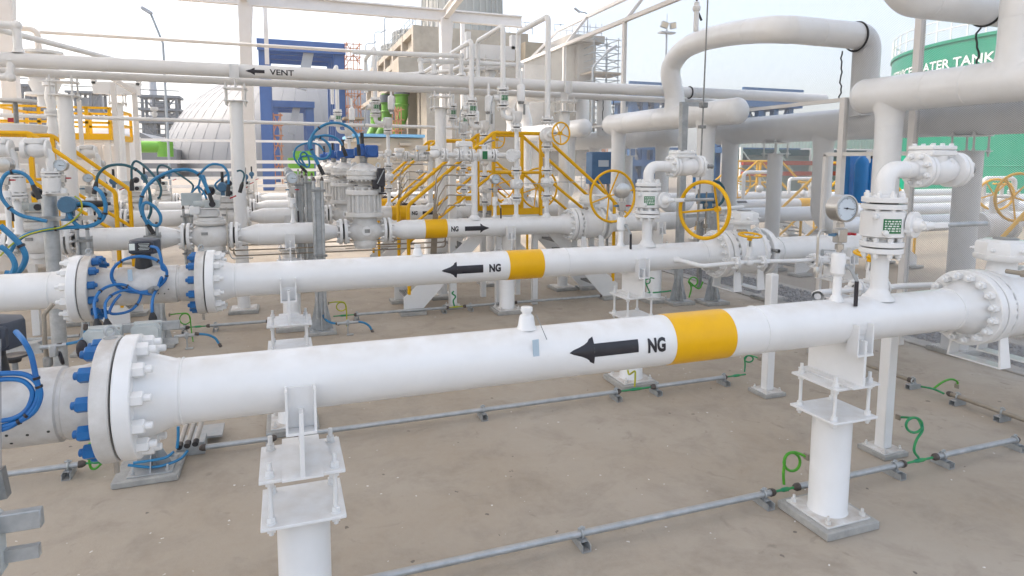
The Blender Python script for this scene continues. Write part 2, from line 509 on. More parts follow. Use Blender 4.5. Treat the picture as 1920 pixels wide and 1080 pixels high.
# ================================================================== flow lines 1 and 2
def eye_bolt(p, m, parent, s=1.):
    b = MB(); p = V(p)
    b.lathe(p, ZA, [(0, .0), (0, .05 * s), (.015 * s, .05 * s), (.022 * s, .03 * s), (.03 * s, .02 * s), (.03 * s, 0)], 20)
    b.torus(p + ZA * .062 * s, V((.55, -.83, 0)), .036 * s, .0125 * s, 24, 8)
    return b.build('eye_bolt', m, parent)

def gas_line(Y, xa, xb, arrow, label, lefthub=True):
    t = thing('gas_pipe', label, 'pipe', ((xa + xb) / 2, Y, ZP - R12))
    MB().lathe((xa, Y, ZP), XA, [(0, R12 - .012), (0, R12), (xb - xa, R12), (xb - xa, R12 - .012)], 72).build('pipe', 'white_paint', t)
    for x, m in ((3.03, .0035), (xb - .02, .004), (xa + .02, .004)):
        MB().torus((x, Y, ZP), XA, R12, m + .0015, 64, 6).build('weld_seam', 'white_paint', t)
    return t

# --- line 1, nearest
L1 = gas_line(3.455, -.52, 4.92, -1, 'nearest white gas pipe with yellow band, NG lettering and large black arrow')
f = MB().lathe((-.755, 3.455, ZP), XA, flange_prof(.30, R12, .075, .15, .215), 72).build('flange', 'white_paint', L1)
bolts(f, (-.68, 3.455, ZP), XA, .255, 12, .062, .05, .035, 'white_paint')
band(2.30, 2.76, 3.455, ZP, R12, L1)
pipe_text('NG', .118, 2.085, 3.455, ZP, R12, math.radians(8), L1, wx=.72)
pipe_arrow(2.02, 1.555, .085, .040, .165, 3.455, ZP, R12, math.radians(11), L1)
b = MB().lathe((1.345, 3.455, ZP + R12 - .006), ZA, [(0, .062), (.02, .052), (.075, .043), (.085, .036), (.09, .028), (.105, .028), (.108, .036), (.13, .036), (.134, .03), (.134, 0)], 32)
b.build('vent_plug', 'white_paint', L1)
MB().cyl((1.385, 3.40, ZP + R12 + .09), (1.425, 3.33, ZP + .115), .0022, n=6).build('tag_wire', 'galv_dark', L1)
a = at(1005, 655, Y=3.298)
MB().box(a, (.038, .004, .115), (V((1, 0, .06)), YA, V((-.06, 0, 1)))).build('hanging_tag', 'tag_blue', L1)
f = MB().lathe((5.17, 3.455, ZP), -XA, flange_prof(.30, R12, .07, .16, .215), 72).build('flange', 'white_paint', L1)
bolts(f, (5.10, 3.455, ZP), -XA, .252, 16, .056, .045, .03, 'white_paint')
support(.05, 3.455, 'nearest pipe support, bottom left of centre, its column running out of the picture', 'pipe supports on bolted plates')
support(3.83, 3.49, 'tall white pipe support on grey pad under the right part of the nearest pipe', 'pipe supports on bolted plates')

# --- line 2
L2 = gas_line(6.589, -.47, 4.93, -1, 'second white gas pipe with yellow band, NG lettering and left pointing arrow')
f = MB().lathe((-.70, 6.589, ZP), XA, flange_prof(.30, R12, .075, .14, .215), 64).build('flange', 'white_paint', L2)
bolts(f, (-.625, 6.589, ZP), XA, .255, 12, .06, .05, .035, 'white_paint')
band(2.31, 2.72, 6.589, ZP, R12, L2)
pipe_text('NG', .112, 2.065, 6.589, ZP, R12, math.radians(2), L2, wx=.80)
pipe_arrow(2.0, 1.54, .09, .043, .17, 6.589, ZP, R12, math.radians(2), L2)
MB().lathe((1.32, 6.589, ZP + R12 - .006), ZA, [(0, .06), (.02, .052), (.07, .04), (.08, .03), (.09, .034), (.12, .034), (.12, 0)], 24).build('vent_plug', 'white_paint', L2)
f = MB().lathe((5.17, 6.589, ZP), -XA, flange_prof(.30, R12, .07, .15, .215), 64).build('flange', 'white_paint', L2)
bolts(f, (5.10, 6.589, ZP), -XA, .252, 16, .05, .04, .028, 'white_paint')
# upstream spool of line 2, left edge of the picture
t = thing('gas_pipe', 'short white gas pipe entering at the left edge before the blue bolted meter', 'pipe', (-3, 6.589, ZP - R12))
MB().cyl((-5.2, 6.589, ZP), (-1.93, 6.589, ZP), R12, n=56).build('pipe', 'white_paint', t)
MB().torus((-1.95, 6.589, ZP), XA, R12, .005, 48, 6).build('weld_seam', 'white_paint', t)
f = MB().lathe((-1.705, 6.589, ZP), -XA, flange_prof(.30, R12, .075, .14, .215), 64).build('flange', 'white_paint', t)
bolts(f, (-1.78, 6.589, ZP), -XA, .255, 12, .06, .05, .035, 'white_paint')
support(.02, 6.62, 'white pipe support under left end of second pipe, behind the nearest pipe', 'pipe supports on bolted plates')
support(3.95, 6.60, 'white pipe support with tall bolts under the second pipe, right of centre', 'pipe supports on bolted plates')

# ================================================================== ultrasonic meters with blue bolts
def meter(Y, xr, xl, label, leftend):
    t = thing('flow_meter', label, 'flow meter', ((xl + xr) / 2, Y, ZP - .18))
    l = xr - xl
    prof = [(0, .12), (.075, .12), (.075, .215), (.10, .185), (.17, .172), (.215, .170), (.222, .163), (.236, .163), (.243, .176), (l - .27, .176), (l - .26, .166), (l - .17, .172), (l - .10, .185), (l - .075, .215), (l - .075, .1)]
    MB().lathe((xr, Y, ZP), -XA, prof, 72).build('meter_body', 'meter_white', t)
    fr = MB().lathe((xr, Y, ZP), -XA, [(0, .1), (0, .294), (.006, .30), (.069, .30), (.075, .294), (.075, .2)], 72).build('flange', 'meter_white', t)
    bolts(fr, (xr - .075, Y, ZP), -XA, .255, 12, .062, .055, .022, 'bolt_blue')
    eye_bolt((xr - .038, Y, ZP + .297), 'galv', t, .6)
    fl = MB().lathe((xl, Y, ZP), XA, [(0, .1), (0, .294), (.006, .30), (.069, .30), (.075, .294), (.075, .2)], 72).build('flange', 'meter_white', t)
    bolts(fl, (xl + .075, Y, ZP), XA, .255, 12, .062, .055, .022, 'bolt_blue')
    eye_bolt((xl + .038, Y, ZP + .297), 'galv', t, .6)
    for x in (xr + .0025, xl - .0025):
        MB().lathe((x - .0035, Y, ZP), XA, [(0, 0), (0, .27), (.007, .27), (.007, 0)], 48).build('gasket', 'gap', t)
    for s in (xr - .038, xl + .038):
        MB().cyl((s, Y - .04, ZP - .29), (s, Y - .04, ZP - .36), .014, n=10).build('drain_stub', 'stainless', t)
    # electronics head
    hx = xr - .52
    m = MB()
    m.lathe((hx, Y, ZP + .16), ZA, [(0, .075), (.10, .062), (.13, .062), (.14, .10)], 24)
    m.build('neck', 'black_rubber', t)
    m = MB()
    m.lathe((hx + .02, Y, ZP + .30), ZA, [(0, .02), (0, .118), (.02, .128), (.115, .128), (.125, .12), (.137, .07), (.137, 0)], 8)
    m.box((hx + .01, Y - .095, ZP + .365), (.20, .07, .10), bev=.01)
    h = m.build('electronics_head', 'slate', t)
    MB().box((hx - .06, Y - .133, ZP + .375), (.045, .004, .06)).build('label_plate', 'label_white', h)
    m = MB(); m.box((hx + .035, Y - .133, ZP + .375), (.115, .004, .075))
    m.build('rating_plate', 'black', h)
    m = MB()
    for k in range(5): m.box((hx + .035, Y - .136, ZP + .40 - .013 * k), (.09 - .012 * (k % 3), .002, .0035))
    m.build('print_lines', 'label_white', h)
    # holes drilled in the shell
    for (u, z) in ((.335, -.06), (.385, -.055), (.30, -.02)) if leftend else ((.42, -.065), (.345, -.075), (.265, -.07), (.415, -.115)):
        yy = Y - math.sqrt(.177 ** 2 - z * z)
        d = V((0, yy - Y, z)).normalized()
        MB().cyl(V((xr - u, Y, ZP)) + d * .17, V((xr - u, Y, ZP)) + d * .1775, .0065, n=12).build('drilled_hole', 'gap', t)
    # transducer stub
    c = V((xr - .46, Y - .15, ZP - .04)) if leftend else V((xr - .62, Y - .15, ZP - .13))
    dd = V((.5, -.8, .35))
    MB().cyl(c, c + dd * .1, .035, n=20).cyl(c + dd * .1, c + dd * .17, .02, n=12).build('transducer', 'galv_dark', t)
    if leftend:
        s = at(244, 516, Y=Y - .18)
        MB().box(s, (.036, .004, .105), (V((1, 0, .02)), YA, V((-.02, 0, 1)))).build('hanging_tag', 'tag_blue', t)
    else:
        s = at(4, 905, Y=Y - .3)
        MB().cyl(s + V((0, .1, .6)), s + ZA * .06, .0022, n=6).build('tag_wire', 'galv_dark', t)
        MB().box(s, (.03, .05, .13), (V((1, 0, .1)), YA, V((-.1, 0, 1)))).build('hanging_tag', 'galv_dark', t)
    return t
meter(3.455, -.765, -1.79, 'worn white flow meter with blue bolts and black head, cut by the left edge', False)
meter(6.589, -.71, -1.695, 'worn white flow meter with blue bolts between two flanges of the second pipe', True)

def cable(pts, r, label, m, gland=None, cat='cable', group=None, ties=(), Y=None, n=8, rad=None, name='cable'):
    """pts: world points; thing with cable, glands and tie wraps"""
    path = catmull(pts, n)
    lo = min(pts, key=lambda q: q[2])
    t = thing(name, label, cat, lo, group)
    MB().sweep(path, r, 8).build('cable_run', m, t)
    for k in ties:
        i = int(k * (len(path) - 1)); d = (path[min(i + 1, len(path) - 1)] - path[max(i - 1, 0)]).normalized()
        MB().cyl(path[i] - d * r * .5, path[i] + d * r * .5, r * 1.3, n=10).build('cable_tie', 'black', t)
    if gland:
        gm, gl, gr, ends = gland
        for e in ends:
            p = path[0] if e == 0 else path[-1]
            q = path[2] if e == 0 else path[-3]
            d = (p - q).normalized()
            MB().lathe(p - d * gl * .2, d, [(0, r), (gl * .3, gr), (gl, gr), (gl, 0)], 14).build('gland', gm, t)
    return t
def loop(c, a, b, ry=0., k0=0., turns=1.0, n=14, dy=.02):
    """points of a coil in the XZ plane about c"""
    out = []
    m = int(n * turns)
    for i in range(m + 1):
        w = k0 + 2 * PI * turns * i / m
        out.append(V((c[0] + a * math.cos(w), c[1] - dy * i / m, c[2] + b * math.sin(w))))
    return out

# cables of meter 2
Yc = 6.37
A2 = lambda x, y, Y=Yc: at(x, y, Y=Y)
c0 = A2(261, 515)
px = .2 / 1.0
ra, rb = 44 / 203, 33 / 203
cable([A2(283, 462, 6.45), A2(295, 466, 6.4), A2(302, 485), A2(304, 503)] + loop(c0, ra, rb, k0=.2, turns=1.85, dy=-.03) + [A2(303, 520), A2(297, 536), A2(290, 550, 6.3), A2(286, 562, 6.2), A2(285, 580, 6.15), A2(286, 592, 6.15)], .013,
      'bright blue cable coiled twice in front of the second flow meter', 'cable_blue', ('black_rubber', .17, .034, (1,)), ties=(.15, .24, .35, .48, .6, .7, .8, .9))
cable([A2(182, 606, 6.05), A2(179, 588, 6.07), A2(177, 568, 6.15), A2(186, 548, 6.25), A2(206, 536, 6.33), A2(232, 534, 6.37), A2(258, 548, 6.37), A2(285, 552, 6.37)], .013,
      'left blue cable rising from a black gland over the grey junction box', 'cable_blue', ('black_rubber', .20, .036, (0,)), ties=(.45, .75))
cable([A2(201, 606, 6.05), A2(198, 588, 6.07), A2(198, 568, 6.15), A2(212, 552, 6.28), A2(236, 544, 6.36), A2(262, 548, 6.37), A2(262, 562, 6.37), A2(248, 580, 6.3), A2(225, 588, 6.25), A2(206, 586, 6.2), A2(214, 566, 6.25), A2(226, 552, 6.3)], .012,
      'blue cable looping down beside the second black gland of the junction box', 'cable_blue', ('black_rubber', .20, .036, (0,)), ties=(.25, .6))
# cables of meter 1 at the left edge
A1 = lambda x, y, Y=3.2: at(x, y, Y=Y)
cable([A1(30, 622, 3.3), A1(45, 640), A1(58, 665), A1(66, 700), A1(72, 735), A1(62, 765), A1(35, 790), A1(5, 805), A1(-40, 812)], .0115,
      'thick blue cable dropping from the black head at the left edge', 'cable_blue', ties=(.42, .7))
cable([A1(-60, 722), A1(-20, 704), A1(15, 700), A1(45, 702), A1(66, 714), A1(76, 738), A1(66, 768), A1(40, 788), A1(0, 800), A1(-40, 800)], .0115,
      'outer blue cable loop strapped to the worn meter at the left edge', 'cable_blue', ties=(.5, .8))
cable([A1(-60, 735), A1(-20, 716), A1(15, 711), A1(42, 714), A1(58, 728), A1(60, 745), A1(48, 770), A1(20, 786), A1(-30, 792)], .0105,
      'inner blue cable loop strapped to the worn meter at the left edge', 'cable_blue')

# ================================================================== junction box stands
def octo_box(t, c, w, h, d, m='box_grey'):
    c = V(c); k = .28
    def ring(s, y): return [c + V((x * w / 2 * s, y, z * h / 2 * s)) for x, z in ((-1 + k, -1), (1 - k, -1), (1, -1 + k), (1, 1 - k), (1 - k, 1), (-1 + k, 1), (-1, 1 - k), (-1, -1 + k))]
    b = MB(); b.box(c + YA * d * .25, (w, d * .5, h), bev=.012)
    b.prism(ring(1, 0), (0, -d * .25, 0)); b.prism(ring(.86, -d * .25 - .0005), (0, -d * .12, 0))
    o = b.build('junction_box', m, t)
    for x in (-1, 1):
        for z in (-1, 1):
            MB().hexn(c + V((x * w * .44, -.001, z * h * .44)), -YA, .02, .012).build('cover_screw', 'stainless', o)
    return o
def jb_stand(label):
    c = at(260, 893, Z=.06); X, Y = -1.13, 5.98
    t = thing('junction_box_stand', label, 'junction box stand', (X, Y, 0), 'junction box stands')
    MB().box((X - .03, Y + .02, .03), (.50, .46, .06), bev=.01).build('concrete_pad', 'concrete_pad', t)
    b = MB().box((X, Y, .068), (.34, .34, .014), bev=.002); b.build('base_plate', 'galv', t)
    for sx in (-1, 1):
        for sy in (-1, 1): MB().hexn((X + sx * .13, Y + sy * .13, .075), ZA, .03, .02, .03).build('anchor_bolt', 'galv', t)
    m = MB().box((X, Y, .62), (.06, .06, 1.10))
    for d in (XA, -XA, YA, -YA): m.prism([V((X, Y, .075)) + d * .03 + d.cross(ZA) * .004, V((X, Y, .075)) + d * .15 + d.cross(ZA) * .004, V((X, Y, .32)) + d * .03 + d.cross(ZA) * .004], d.cross(ZA) * -.008)
    m.build('post', 'galv', t)
    p = at(205, 618, Y=Y - .04); q = at(318, 612, Y=Y - .04)
    MB().box(((p.x + q.x) / 2, Y - .04, p.z), (.60, .04, .075), bev=.004).box(((p.x + q.x) / 2, Y - .03, p.z - .14), (.56, .03, .05)).build('cross_channel', 'galv', t)
    a = at(194, 644, Y=5.86); octo_box(t, a, .26, .27, .17)
    a = at(276, 632, Y=5.9); octo_box(t, a, .22, .25, .16)
    return t
JB = jb_stand('grey octagonal junction boxes on galvanised stand between the first and second pipes')
dup(JB, (-.065, -3.10, 0), 'grey junction box stand cut off at the lower left corner', 'junction box stands')
# black round knobs / valve grips beside the stand
g = at(154, 655, Y=5.78)
t = thing('hand_grip', 'black oval knob beside the grey junction box', 'grip', g)
MB().sphere(g, .05, sc=(.85, .6, 1.6)).build('grip_body', 'black', t)
MB().cyl(g, g + V((0, .12, 0)), .015, n=10).build('stem', 'galv', t)
g = at(27, 671, Y=5.6)
t = thing('hand_grip', 'black flat knob lying above the worn meter at the left edge', 'grip', g)
MB().lathe(g - ZA * .03, ZA, [(0, .0), (0, .04), (.03, .05), (.04, .09), (.055, .085), (.06, 0)], 20).build('grip_body', 'black_rubber', t)
MB().cyl(g - ZA * .14, g - ZA * .02, .02, n=10).build('stem', 'galv_dark', t)

# eye of stainless impulse tube bending down at left
def tube_run(px, r, label, m, Y=None, cat='tube', name='impulse_tube', rad=.08, group=None, clips=()):
    pts = [at(q[0], q[1], Y=q[2] if len(q) > 2 else Y) for q in px]
    t = thing(name, label, cat, min(pts, key=lambda q: q.z), group)
    MB().pipe(pts, r, rad, 10).build('tube', m, t)
    for k in clips:
        MB().box(pts[k], (.05, .05, .04), bev=.006).build('clip', 'galv', t)
    return t
tube_run([(100, 570), (82, 590), (84, 640), (87, 668), (90, 690)], .016, 'bent bare steel tube standing left of the black knob', 'rust_pipe', 5.9)
g = at(90, 678, Y=5.9)
MBt = thing('drain_valve', 'small steel drain valve on the bent tube at left', 'valve', g)
MB().box(g, (.06, .06, .09), bev=.012).build('valve_body', 'galv_dark', MBt)
MB().torus(g + V((.09, 0, .02)), V((1, .4, .2)), .045, .014, 20, 8).build('round_handle', 'black', MBt)
cable([at(160, 617, Y=5.85), at(158, 632, Y=5.85), at(148, 640, Y=5.85), at(130, 644, Y=5.85), at(118, 646, Y=5.85)], .012, 'short light blue hose running from the junction box stand to a clamp', 'cable_teal', ('coupling', .05, .017, (0, 1)))
g = at(100, 650, Y=5.85)
t = thing('hose_clamp', 'galvanised hose clamp on bracket left of the junction boxes', 'clamp', g)
MB().cyl(g + V((-.09, 0, 0)), g + V((.09, 0, .01)), .018, n=12).build('tube', 'galv', t)
MB().box(g - ZA * .03, (.05, .06, .10), bev=.008).build('bracket', 'galv', t)
p = at(35, 668, Y=6.3); q = at(82, 650, Y=6.0)
t = thing('steel_angle', 'grey steel channel lying at an angle behind the worn meter', 'steel channel', p - ZA * .1)
MB().bar(p - XA * .5, q, .06, .09).build('web', 'galv', t)
MB().bar(p - XA * .5 + ZA * .05, q + ZA * .05, .12, .012).build('flange', 'galv', t)

# ================================================================== earthing conduits close to the floor
def conduit_clamp(loc):
    X, Y = loc
    t = thing('conduit_clamp', '', 'clamp', (X, Y, 0))
    MB().prism([V((X - .034, Y - .09, .002)), V((X + .034, Y - .09, .002)), V((X + .034, Y - .09, .056)), V((X + .028, Y - .09, .056)), V((X + .028, Y - .09, .007)), V((X - .028, Y - .09, .007)), V((X - .028, Y - .09, .056)), V((X - .034, Y - .09, .056))], (0, .18, 0)).box((X, Y + .02, .057), (.068, .14, .004)).build('channel_foot', 'galv', t)
    m = MB().torus((X, Y, .092), XA, .031, .009, 20, 6)
    m.box((X, Y, .062), (.026, .09, .008)).box((X, Y, .130), (.024, .016, .034), bev=.003).cyl((X - .026, Y, .132), (X + .026, Y, .132), .008, n=8)
    m.build('clamp_ring', 'galv', t)
    return t
CLAMP0 = None
def place_clamp(X, Y, label, rot=0, group='conduit clamps on the floor'):
    global CLAMP0
    if CLAMP0 is None:
        CLAMP0 = conduit_clamp((X, Y)); o = CLAMP0
    else: o = dup(CLAMP0, V((X, Y, 0)) - ORG[CLAMP0])
    o.rotation_euler = (0, 0, rot)
    tag(o, label, None, group); return o
def conduit(segs, label, m='galv', r=.0245, couple=True):
    c = sum((V(s[0]) + V(s[1]) for s in segs), V()) / (2 * len(segs))
    t = thing('floor_conduit', label, 'conduit', (c.x, c.y, 0))
    for a, b in segs:
        a, b = V(a), V(b); d = (b - a).normalized()
        MB().cyl(a, b, r, n=14).build('conduit_pipe', m, t)
        for p, e in ((a, -1), (b, 1)):
            MB().lathe(p - d * e * .012, d * e, [(0, .031), (.03, .031), (.05, .02), (.055, .014), (.055, 0)], 12).build('coupling', 'coupling', t)
    return t
ZC = .092
def fx(px, py, Y): return at(px, py, Y=Y).x
def segY(pairs, Y): return [((fx(a, ya, Y), Y, ZC), (fx(b, yb, Y), Y, ZC)) for (a, ya, b, yb) in pairs]
YF = 3.80
conduit(segY([(250, 1170, 1446, 920), (1496, 903, 1692, 870), (1755, 853, 1905, 818), (1960, 800, 2100, 770)], YF), 'nearest galvanised floor conduit in front of the right support')
YS = 6.17
conduit(segY([(-120, 900, 150, 866), (383, 835, 510, 818), (560, 812, 1158, 730), (1226, 720, 1358, 703)], YS), 'galvanised floor conduit running behind the nearest pipe')
YT = 10.88
conduit(segY([(-80, 645, 150, 620), (310, 614, 350, 612), (392, 609, 500, 600), (668, 589, 838, 577), (872, 574, 942, 569), (968, 567, 1125, 556)], YT), 'thin floor conduit crossing behind the second pipe')
XR = 7.06
def fy(px, py): return at(px, py, X=XR).y
conduit([((XR, 6.2, ZC), (XR, fy(1705, 717), ZC)), ((XR, fy(1782, 741), ZC), (XR, 3.2, ZC))], 'brownish floor conduit running towards the viewer beside the gravel', 'rust_pipe')
for px, py, lab in ((1090, 998, 'single clamp at the middle of the nearest conduit'), (1432, 922, 'clamp left of the green loop by the right support'), (1677, 874, 'clamp right of the tall support on the nearest conduit'), (1768, 851, 'clamp right of the second green loop on the nearest conduit'), (1903, 820, 'clamp at the right edge on the nearest conduit')):
    place_clamp(fx(px, py, YF), YF, 'galvanised ' + lab)
for px, py, lab in ((128, 868, 'at the left, below the worn meter'), (505, 818, 'behind the nearest support'), (905, 768, 'alone at mid length behind the nearest pipe'), (1155, 731, 'left of the green tape below the NG lettering'), (1230, 720, 'right of the green tape below the yellow band'), (1357, 703, 'just right of the nearest yellow band')):
    place_clamp(fx(px, py, YS), YS, 'galvanised conduit clamp ' + lab)
for px, py, lab in ((346, 612, 'beside the yellow green loop at left'), (404, 608, 'right of the yellow green loop at left'), (669, 589, 'right of the galvanised stand behind the second pipe'), (832, 577, 'left of the yellow and green tape under the second pipe'), (882, 574, 'right of the yellow and green tape under the second pipe')):
    place_clamp(fx(px, py, YT), YT, 'small conduit clamp ' + lab)
for py_, lab in ((fy(1712, 719), 'upper'), (fy(1796, 746), 'middle'), (fy(1880, 773), 'lowest')):
    place_clamp(XR, py_, lab + ' clamp on the brownish conduit beside the gravel', PI / 2)

def earth_loop(px, r, label, m='tape', plug=None, yY=None):
    pts = [at(x, y, Y=yy) for x, y, yy in px]
    t = thing('earthing_cable', label, 'earthing cable', min(pts, key=lambda q: q.z), 'green earthing cables')
    MB().sweep(catmull(pts, 8), r, 8).build('cable_run', m, t)
    if plug:
        MB().box(pts[-1], (.02, .05, .05), bev=.003).build('lug', 'rust_pipe', t)
    return t
def earth_tape(p, q, label, m='tape'):
    p, q = V(p), V(q); d = q - p
    t = thing('earthing_cable', label, 'earthing cable', (p + q) / 2, 'green earthing cables')
    MB().sweep([p + d * k / 10 for k in range(11)], [.010 + (.008 if 3 < k < 7 else 0) for k in range(11)], 8).build('cable_run', m, t)
    return t
def ring_px(cx, cy, rx, ry, Y, a0, a1, n=14):
    return [(cx + rx * math.cos(a0 + (a1 - a0) * k / n), cy - ry * math.sin(a0 + (a1 - a0) * k / n), Y) for k in range(n + 1)]
earth_tape((fx(1450, 918, YF), YF, ZC), (fx(1494, 904, YF), YF, ZC), 'green taped joint in the nearest conduit left of the tall support')
earth_loop([(1470, 908, YF), (1469, 888, YF), (1471, 868, YF)] + ring_px(1485, 866, 15, 17, YF, PI * .9, -PI * 1.0) + [(1476, 852, YF), (1490, 848, YF), (1512, 856, YF - .06)], .011, 'green cable ring rising left of the tall right support', 'earth_cable', True)
earth_tape((fx(1696, 868, YF), YF, ZC), (fx(1752, 854, YF), YF, ZC), 'green taped joint in the nearest conduit right of the tall support')
earth_loop([(1722, 858, YF), (1714, 845, YF), (1718, 826, YF), (1729, 808, YF)] + ring_px(1714, 797, 15, 14, YF, 0, PI * 1.9) + [(1720, 785, YF + .1), (1705, 783, YF + .3), (1684, 782, 4.2)], .011, 'green cable ring curling up to the thin square post', 'tape', True)
earth_tape((fx(1162, 729, YS), YS, ZC), (fx(1222, 721, YS), YS, ZC), 'green and yellow taped joint below the NG lettering')
earth_loop([(1190, 725, YS), (1191, 706, YS), (1190, 696, YS), (1180, 702, 6.3), (1177, 694, 6.35)], .011, 'green and yellow cable rising to the pad below the NG lettering', 'earth_yellow')
earth_tape((fx(1364, 702, YS), YS, ZC), (fx(1398, 697, YS), YS, ZC), 'green taped joint just right of the nearest yellow band')
earth_loop([(1396, 697, YS), (1397, 684, YS), (1396, 672, YS)] + ring_px(1404, 673, 8, 6, YS, PI, -PI * .9) + [(1402, 667, YS), (1412, 668, 6.0), (1424, 672, 5.9)], .009, 'small green cable ring behind the nearest pipe right of its yellow band', 'tape', True)
earth_tape((fx(155, 865, YS), YS, ZC), (fx(212, 858, YS), YS, ZC), 'green taped joint below the worn meter at left')
earth_loop([(196, 862, YS), (180, 878, YS), (170, 876, YS), (167, 855, YS), (168, 832, YS), (180, 840, 6.1), (196, 845, 6.05)], .011, 'green yellow cable loop below the blue bolts of the near meter', 'earth_cable')
earth_tape((fx(352, 611, YT), YT, ZC), (fx(390, 608, YT), YT, ZC), 'thin green joint in the far conduit at left')
earth_loop([(362, 640, 10.2), (359, 620, 10.4), (357, 600, 10.4)] + ring_px(347, 598, 10, 10, 10.4, 0, PI * 1.9) + [(352, 588, 10.4), (335, 588, 10.4), (318, 590, 10.4)], .009, 'yellow green cable ring behind the second flow meter', 'earth_cable', True)
earth_tape((fx(625, 592, YT), YT, ZC), (fx(664, 589, YT), YT, ZC), 'green joint in the far conduit beside the galvanised stand')
earth_loop([(650, 612, 10.3), (650, 590, 10.35), (649, 574, 10.35)] + ring_px(640, 575, 9, 8, 10.35, 0, PI * 1.9) + [(645, 567, 10.35), (630, 566, 10.3), (616, 568, 10.3)], .010, 'yellow cable ring beside the galvanised stand behind the second pipe', 'earth_yellow', True)
earth_tape((fx(838, 577, YT), YT, ZC), (fx(870, 575, YT), YT, ZC), 'green and yellow joint in the far conduit under the second pipe', 'earth_yellow')
earth_loop([(852, 574, YT), (850, 564, YT), (854, 556, YT), (848, 550, YT), (851, 546, YT)], .014, 'green cable coil tied to the white square post under the second pipe', 'tape')
earth_loop([(1728, 725, XR and 5.2), (1745, 728, 5.0), (1757, 732, 4.98), (1770, 738, 4.9)], .012, 'green joint in the brownish conduit beside the gravel', 'tape')
earth_loop([(1750, 729, 5.0), (1768, 716, 5.0), (1784, 711, 5.0), (1795, 716, 5.0), (1794, 724, 5.0)], .012, 'green cable arch over the brownish conduit at right', 'earth_cable', True)
earth_loop([(1218, 548, 9.6), (1212, 534, 9.6)] + ring_px(1214, 526, 5, 6, 9.6, PI, -PI) + [(1220, 521, 9.7), (1226, 522, 9.8)], .012, 'small green ring left of the round post behind the second pipe', 'tape')
earth_loop([(1190, 549, 10), (1205, 550, 10), (1220, 549, 10), (1245, 547, 10), (1258, 545, 10)], .014, 'green taped cable at the foot of the round post behind the second pipe', 'tape')
earth_loop([(1292, 558, 9.5), (1296, 540, 9.5)] + ring_px(1300, 528, 8, 8, 9.5, PI, -PI) + [(1310, 541, 9.5), (1318, 528, 9.5)], .014, 'green and yellow cable ring between two galvanised posts', 'earth_cable')
# light blue hoses with clamps between the first two pipes
for hx, lab in (([(318, 634, 9.9), (328, 632, 9.9)], 'a'),):
    pass
cable([at(372, 626, Y=9.9), at(390, 628, Y=9.9), at(403, 634, Y=9.9), at(411, 645, Y=9.9)], .017, 'short light blue hose bending down to the floor behind the second meter', 'cable_teal', ('coupling', .06, .022, (0, 1)))
cable([at(668, 603, Y=10.0), at(682, 605, Y=10.0), at(692, 611, Y=10.0), at(697, 619, Y=10.0)], .017, 'short light blue hose bending down to the floor right of the galvanised stand', 'cable_teal', ('coupling', .06, .022, (0, 1)))
cable([at(604, 583, Y=10.2), at(608, 596, Y=10.15), at(618, 604, Y=10.1), at(631, 607, Y=10.0)], .017, 'light blue hose curving off the foot of the galvanised stand', 'cable_teal', ('coupling', .06, .022, (0, 1)))
for cx, cy, lab in ((350, 629, 'behind the second meter'), (652, 605, 'right of the galvanised stand')):
    g = at(cx, cy, Y=9.95)
    t = thing('hose_clamp', 'galvanised hose clamp on a bent bracket ' + lab, 'clamp', V((g.x, g.y, 0)))
    MB().cyl(g - XA * .16, g + XA * .16, .024, n=12).build('tube', 'galv', t)
    MB().box((g.x, g.y, g.z), (.05, .06, .09), bev=.01).bar((g.x, g.y, g.z - .03), (g.x, g.y, .0), .05, .012, XA).box((g.x + .03, g.y - .02, .012), (.10, .07, .012)).build('bracket', 'galv', t)
# three blue hoses entering capped conduits under the near flange
Yh = 6.0
g = at(360, 836, Z=.05)
t = thing('conduit_block', 'grey steel block with three capped conduits below the near white flange', 'conduit block', (g.x, g.y, 0))
MB().box((g.x, g.y, .06), (.24, .20, .12), bev=.004).box((g.x + .1, g.y + .25, .07), (.3, .3, .02)).build('block', 'galv', t)
for k in range(3):
    p = at(338 + 15 * k, 832 - 3 * k, Y=5.95)
    q = p + V((.03, .34, .10))
    MB().cyl(p, q, .022, n=12).build('conduit_end', 'stainless', t)
    MB().cyl(p - (q - p).normalized() * .05, p, .026, n=12).build('cap', 'black_rubber', t)
for k, (st, lab) in enumerate((([(332, 840), (334, 820), (334, 800)], 'rearmost'), ([(326, 847), (310, 858), (280, 864), (250, 868)], 'middle'), ([(352, 845), (338, 860), (315, 870), (285, 876), (240, 872)], 'lowest'))):
    cable([at(x, y, Y=5.88) for x, y in st], .012, lab + ' light blue hose under the near white flange', 'cable_teal')
# ================================================================== valves, gauges, handwheels
def handwheel(c, axis, R, r, ns, dish, parent, m='yellow', hub=.035, a0=.3, name='handwheel'):
    """rim at c, hub set back by dish along -axis"""
    c = V(c); d = V(axis).normalized(); u, w = perp(d)
    b = MB().torus(c, d, R, r, 48, 10)
    h = c - d * dish
    b.cyl(h - d * .03, h + d * .03, hub, n=14)
    for k in range(ns):
        a = a0 + 2 * PI * k / ns
        b.cyl(h, c + (u * math.cos(a) + w * math.sin(a)) * R, r * .62, n=8)
    return b.build(name, m, parent)

